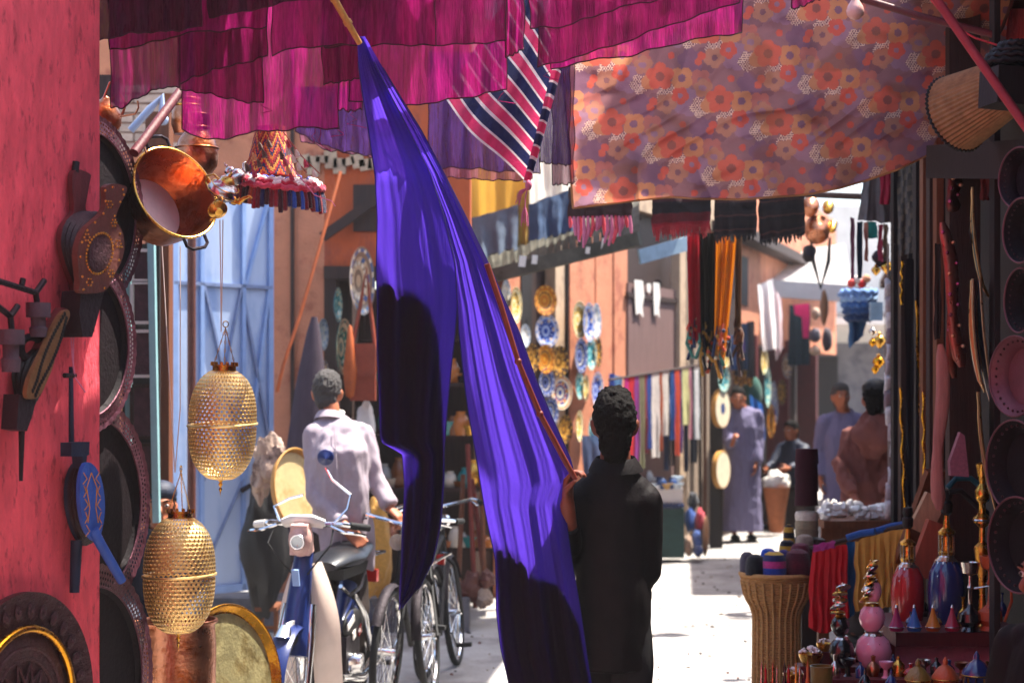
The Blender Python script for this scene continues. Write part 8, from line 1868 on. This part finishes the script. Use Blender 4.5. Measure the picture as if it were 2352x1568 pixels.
# more small goods crowding the stall front
rr = random.Random(77)
names = [('silver', 'silver'), ('brass', 'brass'), ('copper', 'copper'), ('black_glass', 'black'), ('red_glass', 'red'), ('pink_glass', 'pink'), ('blue_glass', 'blue')]
pos_ = ['far left', 'left', 'left of middle', 'middle', 'right of middle', 'right', 'far right']
for k in range(14):
    x_ = 1916 + k * 29; D = 6.50 if k % 2 else 6.46; m_, nm = names[(k * 3) % 7]; H = rr.uniform(.055, .10); r = rr.uniform(.014, .024); c = Vector((xx(x_, D), D, .0)); zb2 = zf2
    b = MB(); T = Matrix.Translation((c.x, c.y - .02, zb2))
    if k % 3 == 0: b.lathe([(0, 0), (r, 0), (r * 1.3, H * .3), (r * 1.1, H * .5), (r * .35, H * .7), (r * .5, H * .95), (0, H)], 16, T)
    elif k % 3 == 1: b.lathe([(0, 0), (r * .9, 0), (r * .5, H * .12), (r * .4, H * .5), (r * 1.2, H * .75), (r * 1.3, H), (r * 1.1, H), (0, H * .8)], 16, T)
    else: b.lathe([(0, 0), (r, 0), (r * 1.05, H * .55), (r * .9, H * .62), (r * .3, H * .8), (r * .3, H * .95), (0, H)], 16, T)
    kind = ('flask', 'goblet', 'canister')[k % 3]
    b.one(kind, m_, f'small {nm} {kind} crowded along the front table, number {["one","two","three","four","five","six","seven","eight","nine","ten","eleven","twelve","thirteen","fourteen"][k]} from the left', kind, 'small wares along the front table')
for k in range(10):
    x_ = 1944 + (k * 41) % 110; D = 6.66 + .03 * (k % 3); r = rr.uniform(.010, .018); m_, nm = names[(k * 5 + 1) % 7]
    if abs(x_ - 2004) < 48 or abs(x_ - 1931) < 34: D = 6.78
    b = MB(); b.lathe([(0, 0), (r, 0), (r * 1.2, r * 1.2), (r * .6, r * 2.2), (r * .4, r * 3), (r * .6, r * 3.3), (0, r * 3.6)], 14, Matrix.Translation((xx(x_, D), D, z2))); b.one('ink_pot', m_, f'tiny {nm} ink pot squeezed between the pot stacks on the lower shelf', 'pot', f'tiny {nm} ink pots on the lower shelf')
for k in range(9):
    x_ = 2062 + k * 30; D = 7.02 if k % 2 else 7.3; r = rr.uniform(.012, .02); H = rr.uniform(.05, .12); m_, nm = names[(k * 4 + 2) % 7]
    b = MB(); b.lathe([(0, 0), (r, 0), (r * 1.4, H * .25), (r, H * .5), (r * .3, H * .62), (r * .25, H * .9), (r * .5, H)], 14, Matrix.Translation((xx(x_, D), D, W(0, 1449, 6.85).z))); b.one('perfume_flask', m_, f'slim {nm} perfume flask behind the small tagines, {pos_[min(6, k * 7 // 9)]}', 'flask', 'perfume flasks behind the tagines')

# grit, straw and paper crumbs on the lane
rr = random.Random(99); b = MB()
for k in range(420):
    y_ = rr.uniform(9.6, 22); x_ = rr.uniform(-.6, .33 * y_ - 1.6) if y_ < 14 else rr.uniform(.42 * (y_ - 13), .1 * y_ + 2.0); s = rr.uniform(.004, .016)
    a = rr.random() * 6.28; b.box((x_, y_, s * .35 + .001), (s * rr.uniform(.8, 3), s, s * .7), rot=(0, 0, a), taper=.6, col=rr.choice([S('#5a4a3c'), S('#8a7a66'), S('#3a3230'), S('#b0a490'), S('#6a3c34')]))
tag(b.build('grit', 'wood_vc', None, smooth=0), kind='stuff')
# ------------------------------------------------------------------ thin dust in the air of the lane
b = MB(); b.box((0, 0, 3.7), (124, 124, 9.4)); hz = b.build('haze', None, smooth=0); hz['kind'] = 'stuff'
hm = bpy.data.materials.new('haze'); hm.use_nodes = True; hn = hm.node_tree; hn.nodes.clear()
ho = hn.nodes.new('ShaderNodeOutputMaterial'); pv = hn.nodes.new('ShaderNodeVolumePrincipled')
pv.inputs['Density'].default_value = .0011; pv.inputs['Color'].default_value = (.92, .92, .95, 1)
hn.links.new(pv.outputs[0], ho.inputs['Volume']); hz.data.materials.append(hm)
